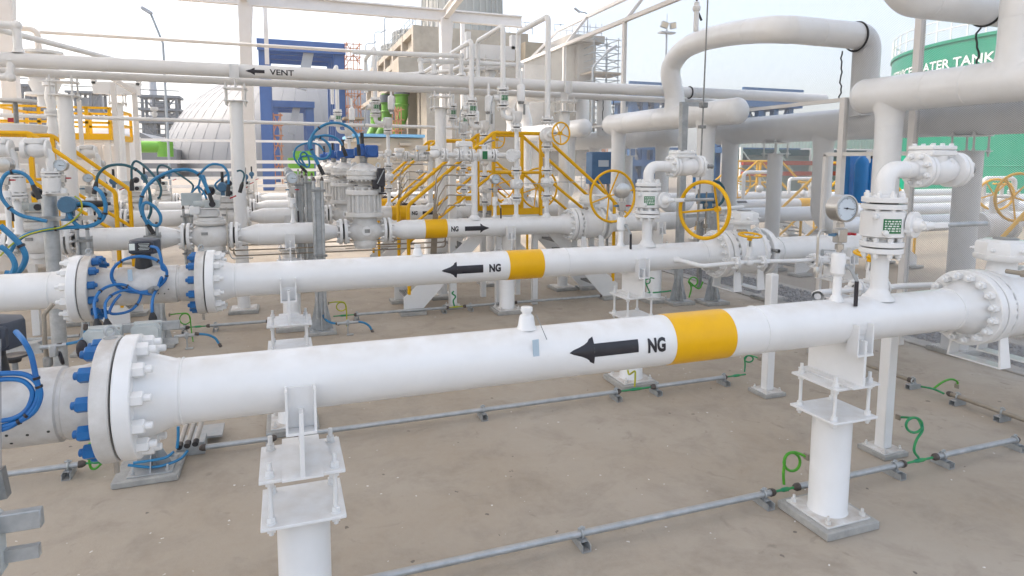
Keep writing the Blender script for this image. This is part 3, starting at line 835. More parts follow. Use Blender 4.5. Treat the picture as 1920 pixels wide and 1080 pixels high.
def gauge(c, face, R, label, foot, group='pressure gauges', manifold=True, zfoot=None, riser=None):
    """round pressure gauge at c on a steel manifold; foot = point on the pipe below"""
    c = V(c); f = V(face).normalized(); s = f.cross(ZA)
    foot = V(foot)
    t = thing('pressure_gauge', label, 'pressure gauge', foot, group)
    g = MB().lathe(c - f * R * .55, f, [(0, 0), (0, R * .93), (.02 * R, R * .96), (R * .8, R * .96), (R * .82, R), (R * 1.08, R), (R * 1.1, R * .97), (R * 1.1, R * .89), (R * .98, R * .87), (R * .98, 0)], 40).build('gauge_case', 'stainless', t)
    MB().lathe(c + f * R * .432, f, [(0, 0), (0, R * .86), (.004, R * .86), (.004, 0)], 40).build('dial_face', 'dial', g)
    b = MB(); zc = c + f * (R * .432 + .006)
    for k in range(31):
        a = math.radians(-45 + 270 * k / 30); d = s * math.cos(a) * -1 + ZA * math.sin(a)
        l = .16 if k % 5 == 0 else .09
        b.bar(zc + d * R * .8, zc + d * R * (.8 - l), R * .025, .001, f)
    b.build('scale_marks', 'black', g)
    d = V(s) * -.97 + ZA * -.12
    MB().bar(zc + f * .003 - d * R * .3, zc + f * .003 + d * R * .62, R * .05, .002, f).cyl(zc, zc + f * .006, R * .07, n=12).build('needle', 'black', g)
    zb = c.z - R
    if manifold:
        h = .30 if R > .08 else .24
        MB().cyl(c - ZA * R * .9, V((c.x, c.y, zb - .035)), .022, n=12).hexn(V((c.x, c.y, zb - .04)), ZA, .05, .03).build('stem', 'stainless', t)
        k = zb - .10
        m = MB().box((c.x, c.y, k), (.085, .06, .10), bev=.006).cyl((c.x, c.y, k - .05), (c.x, c.y, k - .12), .018, n=10).hexn((c.x, c.y, k - .10), ZA, .055, .04)
        mo = m.build('manifold_block', 'stainless', t)
        for sx, mm in ((-1, 'instr_blue'), (1, 'red')):
            p = V((c.x + sx * .042, c.y, k + .01))
            MB().cyl(p, p + V((sx * .045, -.01, 0)), .011, n=8).box(p + V((sx * .055, -.02, 0)), (.016, .05, .016)).build('manifold_handle', mm, mo)
        top = k - .12
        # root valve below
        m = MB().lathe(V((c.x, c.y, foot.z)), ZA, [(0, .05), (.02, .045), (.045, .032), (.05, .03), (top - foot.z - .175, .03), (top - foot.z - .16, .042), (top - foot.z - .15, .05), (top - foot.z - .03, .05), (top - foot.z - .01, .045), (top - foot.z, .03), (top - foot.z, 0)], 20)
        m.build('root_valve', 'white_paint', t)
        p = V((c.x + .03, c.y - .05, top - .10))
        MB().cyl(p + YA * .02, p - YA * .03, .02, n=10).bar(p - YA * .025, p + V((.05, -.045, -.10)), .012, .022).build('lever', 'galv', t)
        MB().cyl(p + V((.048, -.045, -.10)), p + V((.05, -.045, -.28)), .014, n=10).build('lever_grip', 'black', t)
    return t

def vpatch(cx, cy, r, a0, a1, z0, z1, th=.003, n=8):
    """curved plate on a vertical cylinder; angle from -Y, positive towards +X"""
    b = MB(); vs = []; fs = []
    for k in range(n + 1):
        a = a0 + (a1 - a0) * k / n; d = V((math.sin(a), -math.cos(a), 0))
        for rr in (r, r + th):
            for z in (z0, z1): vs.append(V((cx, cy, 0)) + d * rr + ZA * z)
    for k in range(n):
        o = 4 * k
        fs += [(o + 2, o + 3, o + 7, o + 6), (o, o + 4, o + 5, o + 1), (o + 1, o + 5, o + 7, o + 3), (o, o + 2, o + 6, o + 4)]
    fs += [(0, 1, 3, 2), (4 * n, 4 * n + 2, 4 * n + 3, 4 * n + 1)]
    return b.add(vs, fs)

def label_marks(cx, cy, r, a0, a1, z0, z1, parent):
    """rows of small white print on a curved green plate"""
    b = MB(); w = a1 - a0; h = z1 - z0
    rnd = random.Random(3)
    for row in range(5):
        z = z1 - h * (.16 + .165 * row); x = a0 + w * .08
        while x < a1 - w * .12:
            l = w * rnd.uniform(.06, .2)
            q = vpatch(cx, cy, r + .003, x, min(x + l, a1 - w * .05), z - h * .045, z + h * .045, .0015, 2); b.add(q.v, q.f)
            x += l + w * .06
    return b.build('print_lines', 'label_white', parent)

def flange_pair(t, c, axis, R, th, gap, n=8, af=.035, rin=.06, m='white_paint', name='flange', bolt_len=.03, sep=True):
    """two flange discs with a dark gap and stud bolts"""
    c = V(c); d = V(axis).normalized()
    for s in (-1, 1):
        o = MB().lathe(c + d * s * gap / 2, d * s, [(0, rin * .3), (0, R - .004), (.004, R), (th - .004, R), (th, R - .004), (th, rin)], 36)
        if not sep: bolt_ring(o, c + d * s * (gap / 2 + th - .001), d * s, R * .81, n, af * 1.1, bolt_len, .016)
        o = o.build(name, m, t)
        if sep: bolts(o, c + d * s * (gap / 2 + th), d * s, R * .8, n, af, bolt_len, .018, m)
    MB().lathe(c - d * gap / 2, d, [(0, rin), (0, R * .62), (gap, R * .62), (gap, rin)], 28).build('gasket', 'gap', t)

def relief_riser(X, Y, label):
    t = thing('relief_riser', label, 'valve', (X, Y, ZP + R12 - .01), 'valve risers with elbow and check valve')
    MB().lathe((X, Y, ZP + R12 - .025), ZA, [(0, .115), (.02, .108), (.035, .085), (.06, .075), (.075, .062), (.09, .060), (.30, .060), (.33, .066), (.34, .08), (.34, 0)], 32).build('riser_pipe', 'white_paint', t)
    flange_pair(t, (X, Y, 2.083), ZA, .147, .038, .010)
    MB().lathe((X, Y, 2.155), ZA, [(0, .10), (.004, .135), (.012, .150), (.19, .150), (.198, .135), (.205, .10)], 40).cyl((X, Y, 2.12), (X, Y, 2.37), .085, n=24).build('valve_body', 'white_paint', t)
    flange_pair(t, (X, Y, 2.408), ZA, .150, .038, .012)
    b = MB().lathe((X, Y, 2.44), ZA, [(0, .09), (.02, .075), (.03, .066)], 28)
    b.pipe([(X, Y, 2.44), (X, Y, 2.65), (X + .27, Y, 2.65)], .064, .17, 28, seg=12)
    b.torus((X, Y, 2.48), ZA, .063, .004, 28, 6).torus((X + .18, Y, 2.65), XA, .063, .004, 28, 6)
    b.build('elbow', 'white_paint', t)
    zc = 2.65
    f = MB().lathe((X + .34, Y, zc), -XA, [(0, .05), (0, .13), (.005, .134), (.032, .134), (.036, .13), (.036, .085), (.08, .066)], 40).build('flange', 'white_paint', t)
    bolts(f, (X + .304, Y, zc), -XA, .105, 8, .036, .03, .016, 'white_paint')
    # swing check valve
    b = MB().lathe((X + .345, Y, zc), XA, [(0, .05), (0, .13), (.005, .134), (.03, .134), (.035, .128), (.035, .088), (.07, .088), (.10, .112), (.18, .115), (.24, .105), (.30, .088), (.305, .128), (.31, .134), (.345, .134), (.35, .13), (.35, .05)], 40)
    b.lathe((X + .46, Y, zc + .03), ZA, [(0, .09), (.06, .10), (.075, .10)], 24)
    b.cyl((X + .555, Y - .085, zc + .055), (X + .555, Y + .085, zc + .055), .036, n=16).cyl((X + .555, Y - .10, zc + .055), (X + .555, Y - .085, zc + .055), .02, n=6)
    cv = b.build('check_valve_body', 'white_paint', t)
    bb = MB().box((X + .46, Y, zc + .125), (.26, .21, .045), bev=.012).box((X + .46, Y, zc + .165), (.255, .205, .032), bev=.010)
    for sx in (-1, 0, 1):
        for sy in (-1, 1): bb.hexn((X + .46 + sx * .095, Y + sy * .075, zc + .18), ZA, .03, .018)
    bb.build('bonnet', 'white_paint', t)
    f = MB().lathe((X + .70, Y, zc), XA, [(0, .05), (0, .13), (.005, .134), (.034, .134), (.038, .13), (.038, 0)], 40).build('blind_flange', 'white_paint', t)
    bolts(f, (X + .738, Y, zc), XA, .105, 8, .036, .028, .016, 'white_paint')
    MB().lathe((X + .738, Y, zc), XA, [(0, .03), (.05, .026), (.05, 0)], 16).build('nozzle', 'white_paint', t)
    MB().lathe((X + .788, Y, zc), XA, [(0, .0), (0, .024), (.02, .03), (.06, .03), (.065, .022), (.10, .022), (.105, .028), (.125, .028), (.125, 0)], 14).build('plug_fitting', 'galv_dark', t)
    # operating stem, plate and lever on the viewer's side
    p = V((X + .12, Y - .135, 2.255))
    d = V((.22, -.97, 0))
    MB().lathe(p, d, [(0, .095), (.03, .095), (.034, .09), (.034, .055), (.06, .05), (.075, .035), (.11, .033), (.115, .03), (.115, 0)], 32).build('stem_plate', 'white_paint', t)
    q = p + d * .10
    lv = MB().cyl(q - XA * .03, q + XA * .05, .028, n=14).box(q + XA * .14, (.16, .03, .045), bev=.012).build('lever_socket', 'white_paint', t)
    MB().cyl(q + XA * .2, q + XA * .62, .019, n=14).build('lever', 'galv', t)
    for a, z in ((-.75, 2.20), (-1.15, 2.315), (.35, 2.215)):
        dd = V((math.sin(a), -math.cos(a), 0)); pp = V((X, Y, z)) + dd * .145
        MB().lathe(pp, dd, [(0, .022), (.03, .022), (.05, .018), (.06, 0)], 12).build('drain_plug', 'white_paint', t)
    a0, a1 = -.85, -.02
    lp = vpatch(X, Y, .151, a0, a1, 2.195, 2.30).build('rating_plate', 'label_green', t)
    label_marks(X, Y, .151, a0, a1, 2.195, 2.30, lp)
    return t
relief_riser(4.17, 3.455, 'white flanged riser with green plate, long grey lever and elbow on the nearest pipe')
relief_riser(4.12, 6.589, 'white flanged riser with elbow and check valve on the second pipe')

gauge(at(1578, 390, Y=3.44), (-.05, -1, 0), .098, 'large round pressure gauge with white dial on the nearest pipe', (3.755, 3.455, ZP + R12 - .01))
gauge(at(1166, 357, Y=6.589), (.25, 1, .0), .092, 'round pressure gauge seen from its plain back on the second pipe', (3.755, 6.589, ZP + R12 - .01))
# stainless sense tube beside the near gauge
tube_run([(1548, 432, 3.44), (1537, 432, 3.44), (1534, 445, 3.44), (1531, 510, 3.44)], .0085, 'thin stainless tube hanging left of the near gauge manifold', 'stainless', rad=.04)
g = at(1531, 508, Y=3.44)
t = thing('tube_fitting', 'small stainless fitting at the end of the thin tube left of the near gauge', 'fitting', g)
MB().hexn(g - ZA * .02, ZA, .035, .05).cyl(g - ZA * .045, g, .012, n=10).build('fitting', 'stainless', t)

def mainline_valve(X, Y, label, wheel=None, feet=True, pipe_end=None, ztop=2.09):
    """flanged trunnion ball valve with gearbox, starting at flange face X"""
    t = thing('ball_valve', label, 'valve', (X + .33, Y, ZP - .3), 'main line ball valves')
    MB().lathe((X - .004, Y, ZP), XA, [(0, .1), (0, .26), (.01, .26), (.01, .1)], 40).build('gasket', 'gap', t)
    f = MB().lathe((X + .006, Y, ZP), XA, [(0, .12), (0, .294), (.006, .30), (.069, .30), (.075, .294), (.075, .235), (.10, .225), (.12, .225)], 64).build('flange', 'white_paint', t)
    bolts(f, (X + .081, Y, ZP), XA, .262, 16, .05, .032, .0, 'white_paint')
    b = MB().lathe((X + .12, Y, ZP), XA, [(0, .20), (0, .284), (.006, .29), (.05, .29), (.056, .284), (.06, .262), (.10, .268), (.22, .272), (.34, .268), (.38, .262), (.384, .284), (.39, .29), (.434, .29), (.44, .284), (.44, .2)], 64)
    bolt_ring(b, (X + .121, Y, ZP), -XA, .264, 20, .036, .026); bolt_ring(b, (X + .559, Y, ZP), XA, .264, 20, .036, .026)
    b.build('valve_body', 'white_paint', t)
    f = MB().lathe((X + .56, Y, ZP), XA, [(0, .19), (.03, .225), (.06, .23), (.06, .294), (.066, .30), (.13, .30), (.136, .294), (.136, .12)], 64).build('flange', 'white_paint', t)
    b = MB().lathe((X + .34, Y, ZP + .24), ZA, [(0, .13), (.03, .11), (.10, .10), (.13, .11), (.14, .16), (.155, .165), (.17, .16), (.19, .11), (.20, .10)], 32)
    b.build('stem_neck', 'white_paint', t)
    gz = ztop - .17
    b = MB().lathe((X + .34, Y, gz), ZA, [(0, .10), (0, .19), (.02, .205), (.045, .205), (.05, .195), (.13, .195), (.15, .185), (.155, .15), (.165, .14), (.165, 0)], 8)
    gb = b.build('gearbox', 'white_paint', t)
    MB().lathe((X + .36, Y, gz + .165), ZA, [(0, .09), (.012, .085), (.015, 0)], 20).build('position_indicator', 'galv_dark', gb)
    for k in range(6):
        a = 2 * PI * k / 6 + .2; d = V((math.cos(a), math.sin(a), 0))
        MB().hexn(V((X + .34, Y, gz + .085)) + d * .178, d, .03, .028, .02).build('cover_bolt', 'white_paint', gb)
    MB().cyl((X + .14, Y - .16, gz - .06), (X + .14, Y - .28, gz - .06), .018, n=10).hexn((X + .14, Y - .27, gz - .06), -YA, .05, .05).build('grease_fitting', 'rust_pipe', t)
    eye = V((X + .46, Y - .12, ZP + .27))
    MB().torus(eye, V((.5, .8, .2)), .05, .013, 24, 8).build('lifting_eye', 'white_paint', t)
    MB().cyl((X + .62, Y - .25, ZP + .05), (X + .62, Y - .36, ZP + .05), .02, n=10).hexn((X + .62, Y - .32, ZP + .05), -YA, .05, .04).build('vent_fitting', 'galv_dark', t)
    if feet:
        for xo in (.14, .50):
            b = MB(); zb = 1.10
            for sy in (-1, 1):
                b.prism([V((X + xo - .045, Y + sy * .17, ZP - .2)), V((X + xo + .045, Y + sy * .17, ZP - .2)), V((X + xo + .06, Y + sy * .20, zb)), V((X + xo - .06, Y + sy * .20, zb))], (0, .014 * sy, 0))
            b.box((X + xo, Y, zb - .007), (.13, .43, .013), bev=.003)
            b.build('foot', 'white_paint', t)
    if wheel:
        c, ax, R, ns, dish, a0 = wheel
        c = V(c); d = V(ax).normalized()
        handwheel(c, ax, R, .024 if R > .4 else .023, ns, dish, t, a0=a0)
        h = c - d * dish
        MB().cyl(h, V((X + .34, Y, h.z)) - V((0, .0, 0)), .022, n=12).build('worm_shaft', 'white_paint', t)
    return t
mainline_valve(5.18, 3.455, 'large white flanged ball valve with gearbox at the right edge, nearest')
mainline_valve(5.18, 6.589, 'large white ball valve on the second pipe with a tilted yellow handwheel', wheel=(at(1320, 394, Y=6.25), (-.94, -.33, 0), .335, 3, .28, .15))
BV3 = mainline_valve(5.05, 10.64, 'large white ball valve on the third pipe with the upright six spoked yellow handwheel', wheel=(at(1149, 368, Y=10.1), (.05, -1, .02), .46, 6, .13, .25))

# downstream spools
def spool(path, r, label, rad=.3, name='gas_pipe', m='white_paint', seams=()):
    path = [V(p) for p in path]
    t = thing(name, label, 'pipe', min(path, key=lambda q: q.z), None)
    MB().pipe(path, r, rad, 48, seg=12).build('pipe', m, t)
    for p, d in seams: MB().torus(p, d, r, .005, 48, 6).build('weld_seam', m, t)
    return t

# bypass lines with small yellow handwheels
def bypass(px, Y, label, wheel_px, vx, r=.026):
    pts = [at(x, y, Y=yy) for x, y, yy in px]
    t = thing('bypass_line', label, 'pipe', min(pts, key=lambda q: q.z), 'small bypass lines')
    MB().pipe(pts, r, .08, 14).build('bypass_pipe', 'white_paint', t)
    MB().lathe(pts[0], (pts[1] - pts[0]), [(-.02, .05), (.02, .048), (.05, .03), (.06, .026)], 16).build('weldolet', 'white_paint', t)
    for k, (x, y) in enumerate(vx):
        c = at(x, y, Y=Y)
        flange_pair(t, c, XA, .075, .022, .006, 4, .024, .03, sep=False)
    a, b_ = at(*vx[0], Y=Y), at(*vx[1], Y=Y)
    m = (a + b_) / 2
    w = at(*wheel_px, Y=Y)
    MB().sphere(m, .05, sc=(1.3, .9, 1)).cyl(m, (m.x, m.y, w.z - .14), .034, n=14).box((m.x, m.y, m.z + .06), (.075, .075, .03)).build('gate_valve_body', 'white_paint', t)
    zt = w.z - .14
    MB().cyl((m.x, m.y, zt), (m.x, m.y, w.z), .010, n=8).build('valve_stem', 'galv_dark', t)
    for s in (-1, 1): MB().bar((m.x + s * .035, m.y, zt - .02), (m.x + s * .012, m.y, w.z - .03), .012, .014).build('yoke_arm', 'white_paint', t)
    handwheel((m.x, m.y, w.z), (0, -.12, 1), .13, .013, 4, .035, t, hub=.03)
    return t
bypass([(1266, 486, 6.45), (1316, 499, 6.12), (1400, 491, 6.12), (1500, 489, 6.12), (1524, 487, 6.12)], 6.12, 'small white bypass pipe with yellow handwheel below the second ball valve', (1402, 441), ((1380, 493), (1428, 491)))
bypass([(1533, 556, 3.9), (1532, 549, 3.98), (1580, 545, 3.98), (1700, 536, 3.98), (1760, 534, 3.98)], 3.98, 'small white bypass pipe with yellow handwheel behind the nearest riser', (1612, 478), ((1606, 540), (1654, 538)))
for px, lab, Y in (((1520, 489), 'small flanged ball valve ending the bypass pipe right of the second ball valve', 6.12),):
    g = at(*px, Y=Y)
    t = thing('small_valve', lab, 'valve', g - ZA * .1)
    flange_pair(t, g + XA * .06, XA, .095, .025, .008, 6, .028, .03, sep=True)
    flange_pair(t, g + XA * .30, XA, .095, .025, .008, 6, .028, .03, sep=True)
    MB().cyl(g + XA * .08, g + XA * .28, .06, n=20).build('valve_body', 'white_paint', t)
    MB().cyl(g + XA * .18, g + V((.18, 0, .13)), .02, n=10).bar(g + V((.18, 0, .13)), g + V((.34, -.04, .12)), .03, .012).build('lever', 'galv', t)
    MB().cyl(g + XA * .33, g + XA * .62, .026, n=14).build('bypass_pipe', 'white_paint', t)
# square post behind the nearest pipe
def sq_post(X, Y, z, w, label, m='white_paint', group='square support posts', z0=0, pad=.30):
    t = thing('square_post', label, 'post', (X, Y, z0), group)
    if pad:
        MB().box((X, Y, z0 + .022), (pad, pad, .044), bev=.006).build('concrete_pad', 'concrete_pad', t)
        MB().box((X, Y, z0 + .05), (pad * .82, pad * .82, .012)).build('base_plate', 'white_worn', t)
        for sx in (-1, 1):
            for sy in (-1, 1): MB().hexn((X + sx * pad * .32, Y + sy * pad * .32, z0 + .056), ZA, .028, .02, .02).build('anchor_bolt', 'white_worn', t)
    MB().box((X, Y, z0 + (z - z0) / 2 + .03), (w, w, z - z0 - .05), bev=.008).build('shaft', m, t)
    return t
p = at(1655, 838, Z=.05); sq_post(p.x, p.y, 1.42, .105, 'thin white square post on a grey pad behind the tall right support')
p = at(1438, 730, Z=.05); sq_post(p.x, p.y, 1.42, .105, 'white square post on a grey pad left of the tall right support')
# ================================================================== rows 3 to 6: control valve lines
Y3 = 10.64
ROWS = [('third', 0), ('fourth', 3.51), ('fifth', 6.4), ('sixth', 9.9)]
RS = .097
def rows(root, lab, group):
    """label the first and copy it to the rows behind"""
    tag(root, lab % 'third', None, group)
    for w, dy in ROWS[1:]: dup(root, (0, dy, 0), lab % w, group)

def lathe_thing(name, cat, parts, loc):
    t = thing(name, '', cat, loc)
    for nm, b, m in parts: b.build(nm, m, t)
    return t
# left spool
t = thing('gas_pipe', '', 'pipe', (-2.2, Y3, ZP - .17))
MB().lathe((-2.78, Y3, ZP), XA, [(0, .1), (0, .168), (1.02, .168), (1.08, .165), (1.25, RS + .02), (1.33, RS), (1.36, RS), (1.36, .06)], 48).build('pipe', 'white_paint', t)
for x in (-1.74, -2.4): MB().torus((x, Y3, ZP), XA, .167, .004, 40, 6).build('weld_seam', 'white_paint', t)
rows(t, 'fat white pipe piece with a tapered right end at left in the %s row', 'tapered pipe pieces left')
# middle spool
t = thing('gas_pipe', '', 'pipe', (.1, Y3, ZP - .17))
MB().lathe((-.70, Y3, ZP), XA, [(0, .06), (0, RS), (.05, RS), (.10, RS + .01), (.28, .16), (.33, .166), (1.22, .166), (1.28, .160), (1.44, RS + .012), (1.50, RS), (1.52, RS), (1.52, .06)], 48).build('pipe', 'white_paint', t)
for x in (-.38, .53): MB().torus((x, Y3, ZP), XA, .166, .004, 40, 6).build('weld_seam', 'white_paint', t)
rows(t, 'white pipe piece tapered at both ends before the control valve of the %s row', 'tapered pipe pieces middle')
# right spool with marking
def right_spool(dy, word):
    Y = Y3 + dy
    t = thing('gas_pipe', 'white pipe with yellow band, NG lettering and right pointing arrow, %s row' % word, 'pipe', (3.2, Y, ZP - .17), 'marked outlet pipes')
    MB().lathe((1.66, Y, ZP), XA, [(0, .06), (0, RS), (.03, RS), (.08, RS + .01), (.21, .155), (.26, R12), (3.20, R12), (3.20, .1)], 56).build('pipe', 'white_paint', t)
    for x in (1.93, 4.8): MB().torus((x, Y, ZP), XA, R12, .004, 40, 6).build('weld_seam', 'white_paint', t)
    band(2.25, 2.63, Y, ZP, R12, t)
    pipe_text('NG', .118, 2.685, Y, ZP, R12, 0, t, wx=.74)
    pipe_arrow(2.93, 3.37, .085, .04, .16, Y, ZP, R12, math.radians(-1), t)
    f = MB().lathe((5.04, Y, ZP), -XA, flange_prof(.30, R12, .07, .14, .215), 48).build('flange', 'white_paint', t)
    if dy == 0: bolts(f, (4.97, Y, ZP), -XA, .252, 14, .05, .04, .028, 'white_paint')
for w, dy in ROWS: right_spool(dy, w)

# actuated ball valve
def act_valve(X, s=1.):
    Y = Y3
    t = thing('actuated_valve', '', 'valve', (X, Y, ZP - .3))
    for sx in (-1, 1):
        flange_pair(t, (X + sx * .335, Y, ZP), XA, .205, .045, .028, 10, .036, RS, sep=False)
    MB().lathe((X - .28, Y, ZP), XA, [(0, .06), (0, .11), (.05, .13), (.12, .19), (.19, .225), (.28, .235), (.37, .225), (.44, .19), (.51, .13), (.56, .11), (.56, .06)], 40).lathe((X, Y, ZP - .30), ZA, [(0, 0), (0, .15), (.07, .15), (.08, .19), (.15, .19)], 32).build('valve_body', 'white_worn', t)
    MB().lathe((X, Y, ZP + .17), ZA, [(0, .20), (.03, .235), (.07, .235), (.075, .19), (.12, .19), (.12, 0)], 32).box((X - .02, Y, ZP + .36), (.30, .26, .13), bev=.02).build('bonnet', 'white_worn', t)
    MB().box((X - .06, Y - .14, ZP + .20), (.10, .01, .05)).box((X - .06, Y - .238, ZP + .06), (.09, .008, .045)).build('name_plate', 'galv_dark', t)
    MB().box((X - .19, Y - .10, ZP + .41), (.15, .14, .13), bev=.015).build('limit_box', 'white_paint', t)
    p = MB().box((X - .24, Y - .02, ZP + .57), (.28, .02, .19), bev=.004)
    p.build('mounting_panel', 'box_grey', t)
    MB().cyl((X - .20, Y - .13, ZP + .50), (X + .12, Y - .13, ZP + .50), .05, n=18).box((X + .05, Y - .14, ZP + .50), (.22, .12, .12), bev=.015).build('solenoid', 'box_grey', t)
    MB().cyl((X + .06, Y - .2, ZP + .50), (X + .06, Y - .225, ZP + .50), .045, n=18).build('solenoid_cap', 'black', t)
    MB().sphere((X + .20, Y - .08, ZP + .75), .075, 16, 8, (1, .8, 1.05)).cyl((X + .20, Y - .08, ZP + .62), (X + .20, Y - .08, ZP + .72), .03, n=10).cyl((X + .20, Y - .16, ZP + .75), (X + .20, Y - .05, ZP + .75), .062, n=16).build('transmitter', 'instr_blue', t)
    MB().cyl((X + .20, Y - .08, ZP + .82), (X + .20, Y - .08, ZP + .98), .022, n=10).build('gland', 'black_rubber', t)
    MB().bar((X + .30, Y - .16, ZP + .58), (X + .39, Y - .16, ZP + .62), .018, .02).build('red_lever', 'red', t)
    MB().sphere((X + .02, Y - .06, ZP + .69), .075, 14, 8).build('regulator', 'black', t)
    MB().pipe([(X + .25, Y - .2, ZP + .45), (X + .25, Y - .2, ZP - .2), (X + .3, Y - .2, ZP - .34), (X + .6, Y - .2, ZP - .34)], .011, .05, 8).build('sense_tube', 'stainless', t)
    return t
rows(act_valve(-1.06), 'white ball valve with grey actuator boxes right of the tapered pipe, %s row', 'actuated ball valves centre left')
rows(act_valve(-3.25), 'white ball valve with grey actuator boxes at far left of the %s row', 'actuated ball valves far left')
t = thing('gas_pipe', '', 'pipe', (-5, Y3, ZP - .17))
MB().lathe((-7.5, Y3, ZP), XA, [(0, .1), (0, .168), (3.4, .168), (3.62, RS + .02), (3.70, RS), (3.86, RS), (3.86, .05)], 36).build('pipe', 'white_paint', t)
rows(t, 'white pipe entering at the left edge into the %s row', 'inlet pipes at left')

# control valve with finned yoke and diaphragm head
def control_valve(X=1.26):
    Y = Y3
    t = thing('control_valve', '', 'control valve', (X, Y, 1.28))
    for sx in (-1, 1):
        flange_pair(t, (X + sx * .355, Y, ZP), XA, .21, .048, .03, 10, .036, RS, sep=False)
    b = MB().lathe((X - .30, Y, ZP), XA, [(0, .06), (0, .11), (.07, .12), (.13, .17), (.2, .21), (.30, .22), (.40, .21), (.47, .17), (.53, .12), (.60, .11), (.60, .05)], 40)
    b.lathe((X, Y, 1.27), ZA, [(0, 0), (0, .165), (.01, .172), (.045, .172), (.05, .188), (.12, .188), (.13, .172), (.20, .185), (.30, .21), (.42, .20), (.53, .19), (.54, .24)], 44)
    b.build('valve_body', 'white_worn', t)
    MB().cyl((X, Y - .20, ZP + .02), (X, Y - .232, ZP + .02), .075, n=24).build('cover_disc', 'white_paint', t)
    MB().box((X + .01, Y - .235, ZP + .02), (.085, .008, .06)).build('name_plate', 'galv_dark', t)
    rib = MB().lathe((X, Y, 1.79), ZA, [(0, .20), (.005, .298), (.012, .305), (.075, .305), (.08, .298), (.08, .25), (.085, .245), (.36, .245), (.365, .29), (.372, .297), (.44, .297), (.448, .29), (.448, .18)], 48)
    for k in range(18):
        a = 2 * PI * k / 18; d = V((math.cos(a), math.sin(a), 0))
        rib.cyl(V((X, Y, 1.872)) + d * .258, V((X, Y, 2.157)) + d * .258, .021, n=8)
    for k in range(14):
        a = 2 * PI * k / 14; rib.hexn(V((X + .25 * math.cos(a), Y + .25 * math.sin(a), 2.236)), ZA, .045, .04)
    rib.build('yoke', 'white_worn', t)
    MB().lathe((X, Y, 2.24), ZA, [(0, .16), (.05, .15), (.06, .10), (.09, .10), (.12, .14), (.17, .24), (.175, .27)], 40).build('lower_case', 'white_worn', t)
    nb = MB().lathe((X, Y, 2.40), ZA, [(0, .22), (0, .272), (.006, .278), (.055, .278), (.06, .272), (.062, .262), (.07, .262), (.072, .272), (.078, .278), (.13, .278), (.135, .272), (.137, .245), (.16, .235), (.21, .19), (.25, .12), (.27, .06), (.27, 0)], 52)
    for k in range(24):
        a = 2 * PI * k / 24
        for z, d in ((2.53, ZA), (2.40, -ZA)): nb.hexn(V((X + .255 * math.cos(a), Y + .255 * math.sin(a), z)), d, .032, .024)
    nb.build('diaphragm_case', 'white_worn', t)
    MB().cyl((X, Y, 2.65), (X, Y, 2.77), .062, n=20).box((X, Y, 2.76), (.13, .10, .03)).build('bracket', 'galv_dark', t)
    h = MB().box((X - .05, Y - .02, 2.85), (.20, .14, .14), bev=.015).box((X + .12, Y - .05, 2.86), (.21, .18, .20), bev=.02).cyl((X - .02, Y - .02, 2.85), (X - .02, Y - .02, 2.98), .04, n=14).build('position_transmitter', 'head_blue', t)
    MB().cyl((X + .12, Y - .13, 2.86), (X + .12, Y - .165, 2.86), .085, n=28).torus((X + .12, Y - .16, 2.86), YA, .075, .008, 28, 6).build('cover_cap', 'head_blue', h)
    MB().cyl((X - .02, Y - .02, 2.97), (X - .02, Y - .02, 3.16), .03, n=12).build('gland', 'black_rubber', t)
    MB().box((X + .24, Y - .26, 2.44), (.12, .10, .30), bev=.012).box((X + .15, Y - .26, 2.33), (.10, .08, .15), bev=.01).build('positioner', 'black', t)
    MB().bar((X + .17, Y - .32, 2.34), (X + .28, Y - .32, 2.56), .012, .03, YA).build('feedback_arm', 'galv', t)
    MB().cyl((X + .26, Y - .26, 2.2), (X + .26, Y - .26, 2.3), .03, n=10).box((X + .26, Y - .26, 2.18), (.12, .05, .03)).build('regulator', 'black', t)
    for sx in (-.2, .36): eye_bolt((X + sx * .7 - .02, Y - .02, 2.56), 'white_worn', t, 1.1)
    b = MB()
    for q, z in ((.02, 2.16), (.03, 2.30)): b.torus((X, Y, z + .03), ZA, .27, .008, 40, 6)
    b.build('air_tube', 'stainless', t)
    return t
rows(control_valve(), 'tall white control valve with ribbed yoke and blue transmitter on top, %s row', 'control valves')

# gauge risers of the rows
g = gauge(at(547, 334, Y=Y3), (.15, -1, 0), .092, '', (.13, Y3, ZP + .165)); rows(g, 'pressure gauge with black lever before the control valve of the %s row', 'gauges before the control valves')
g = gauge(at(928, 336, Y=Y3), (.1, -1, 0), .088, '', (3.52, Y3, ZP + R12)); rows(g, 'pressure gauge on the outlet pipe of the %s row beside the yellow toe plates', 'gauges on the outlet pipes')

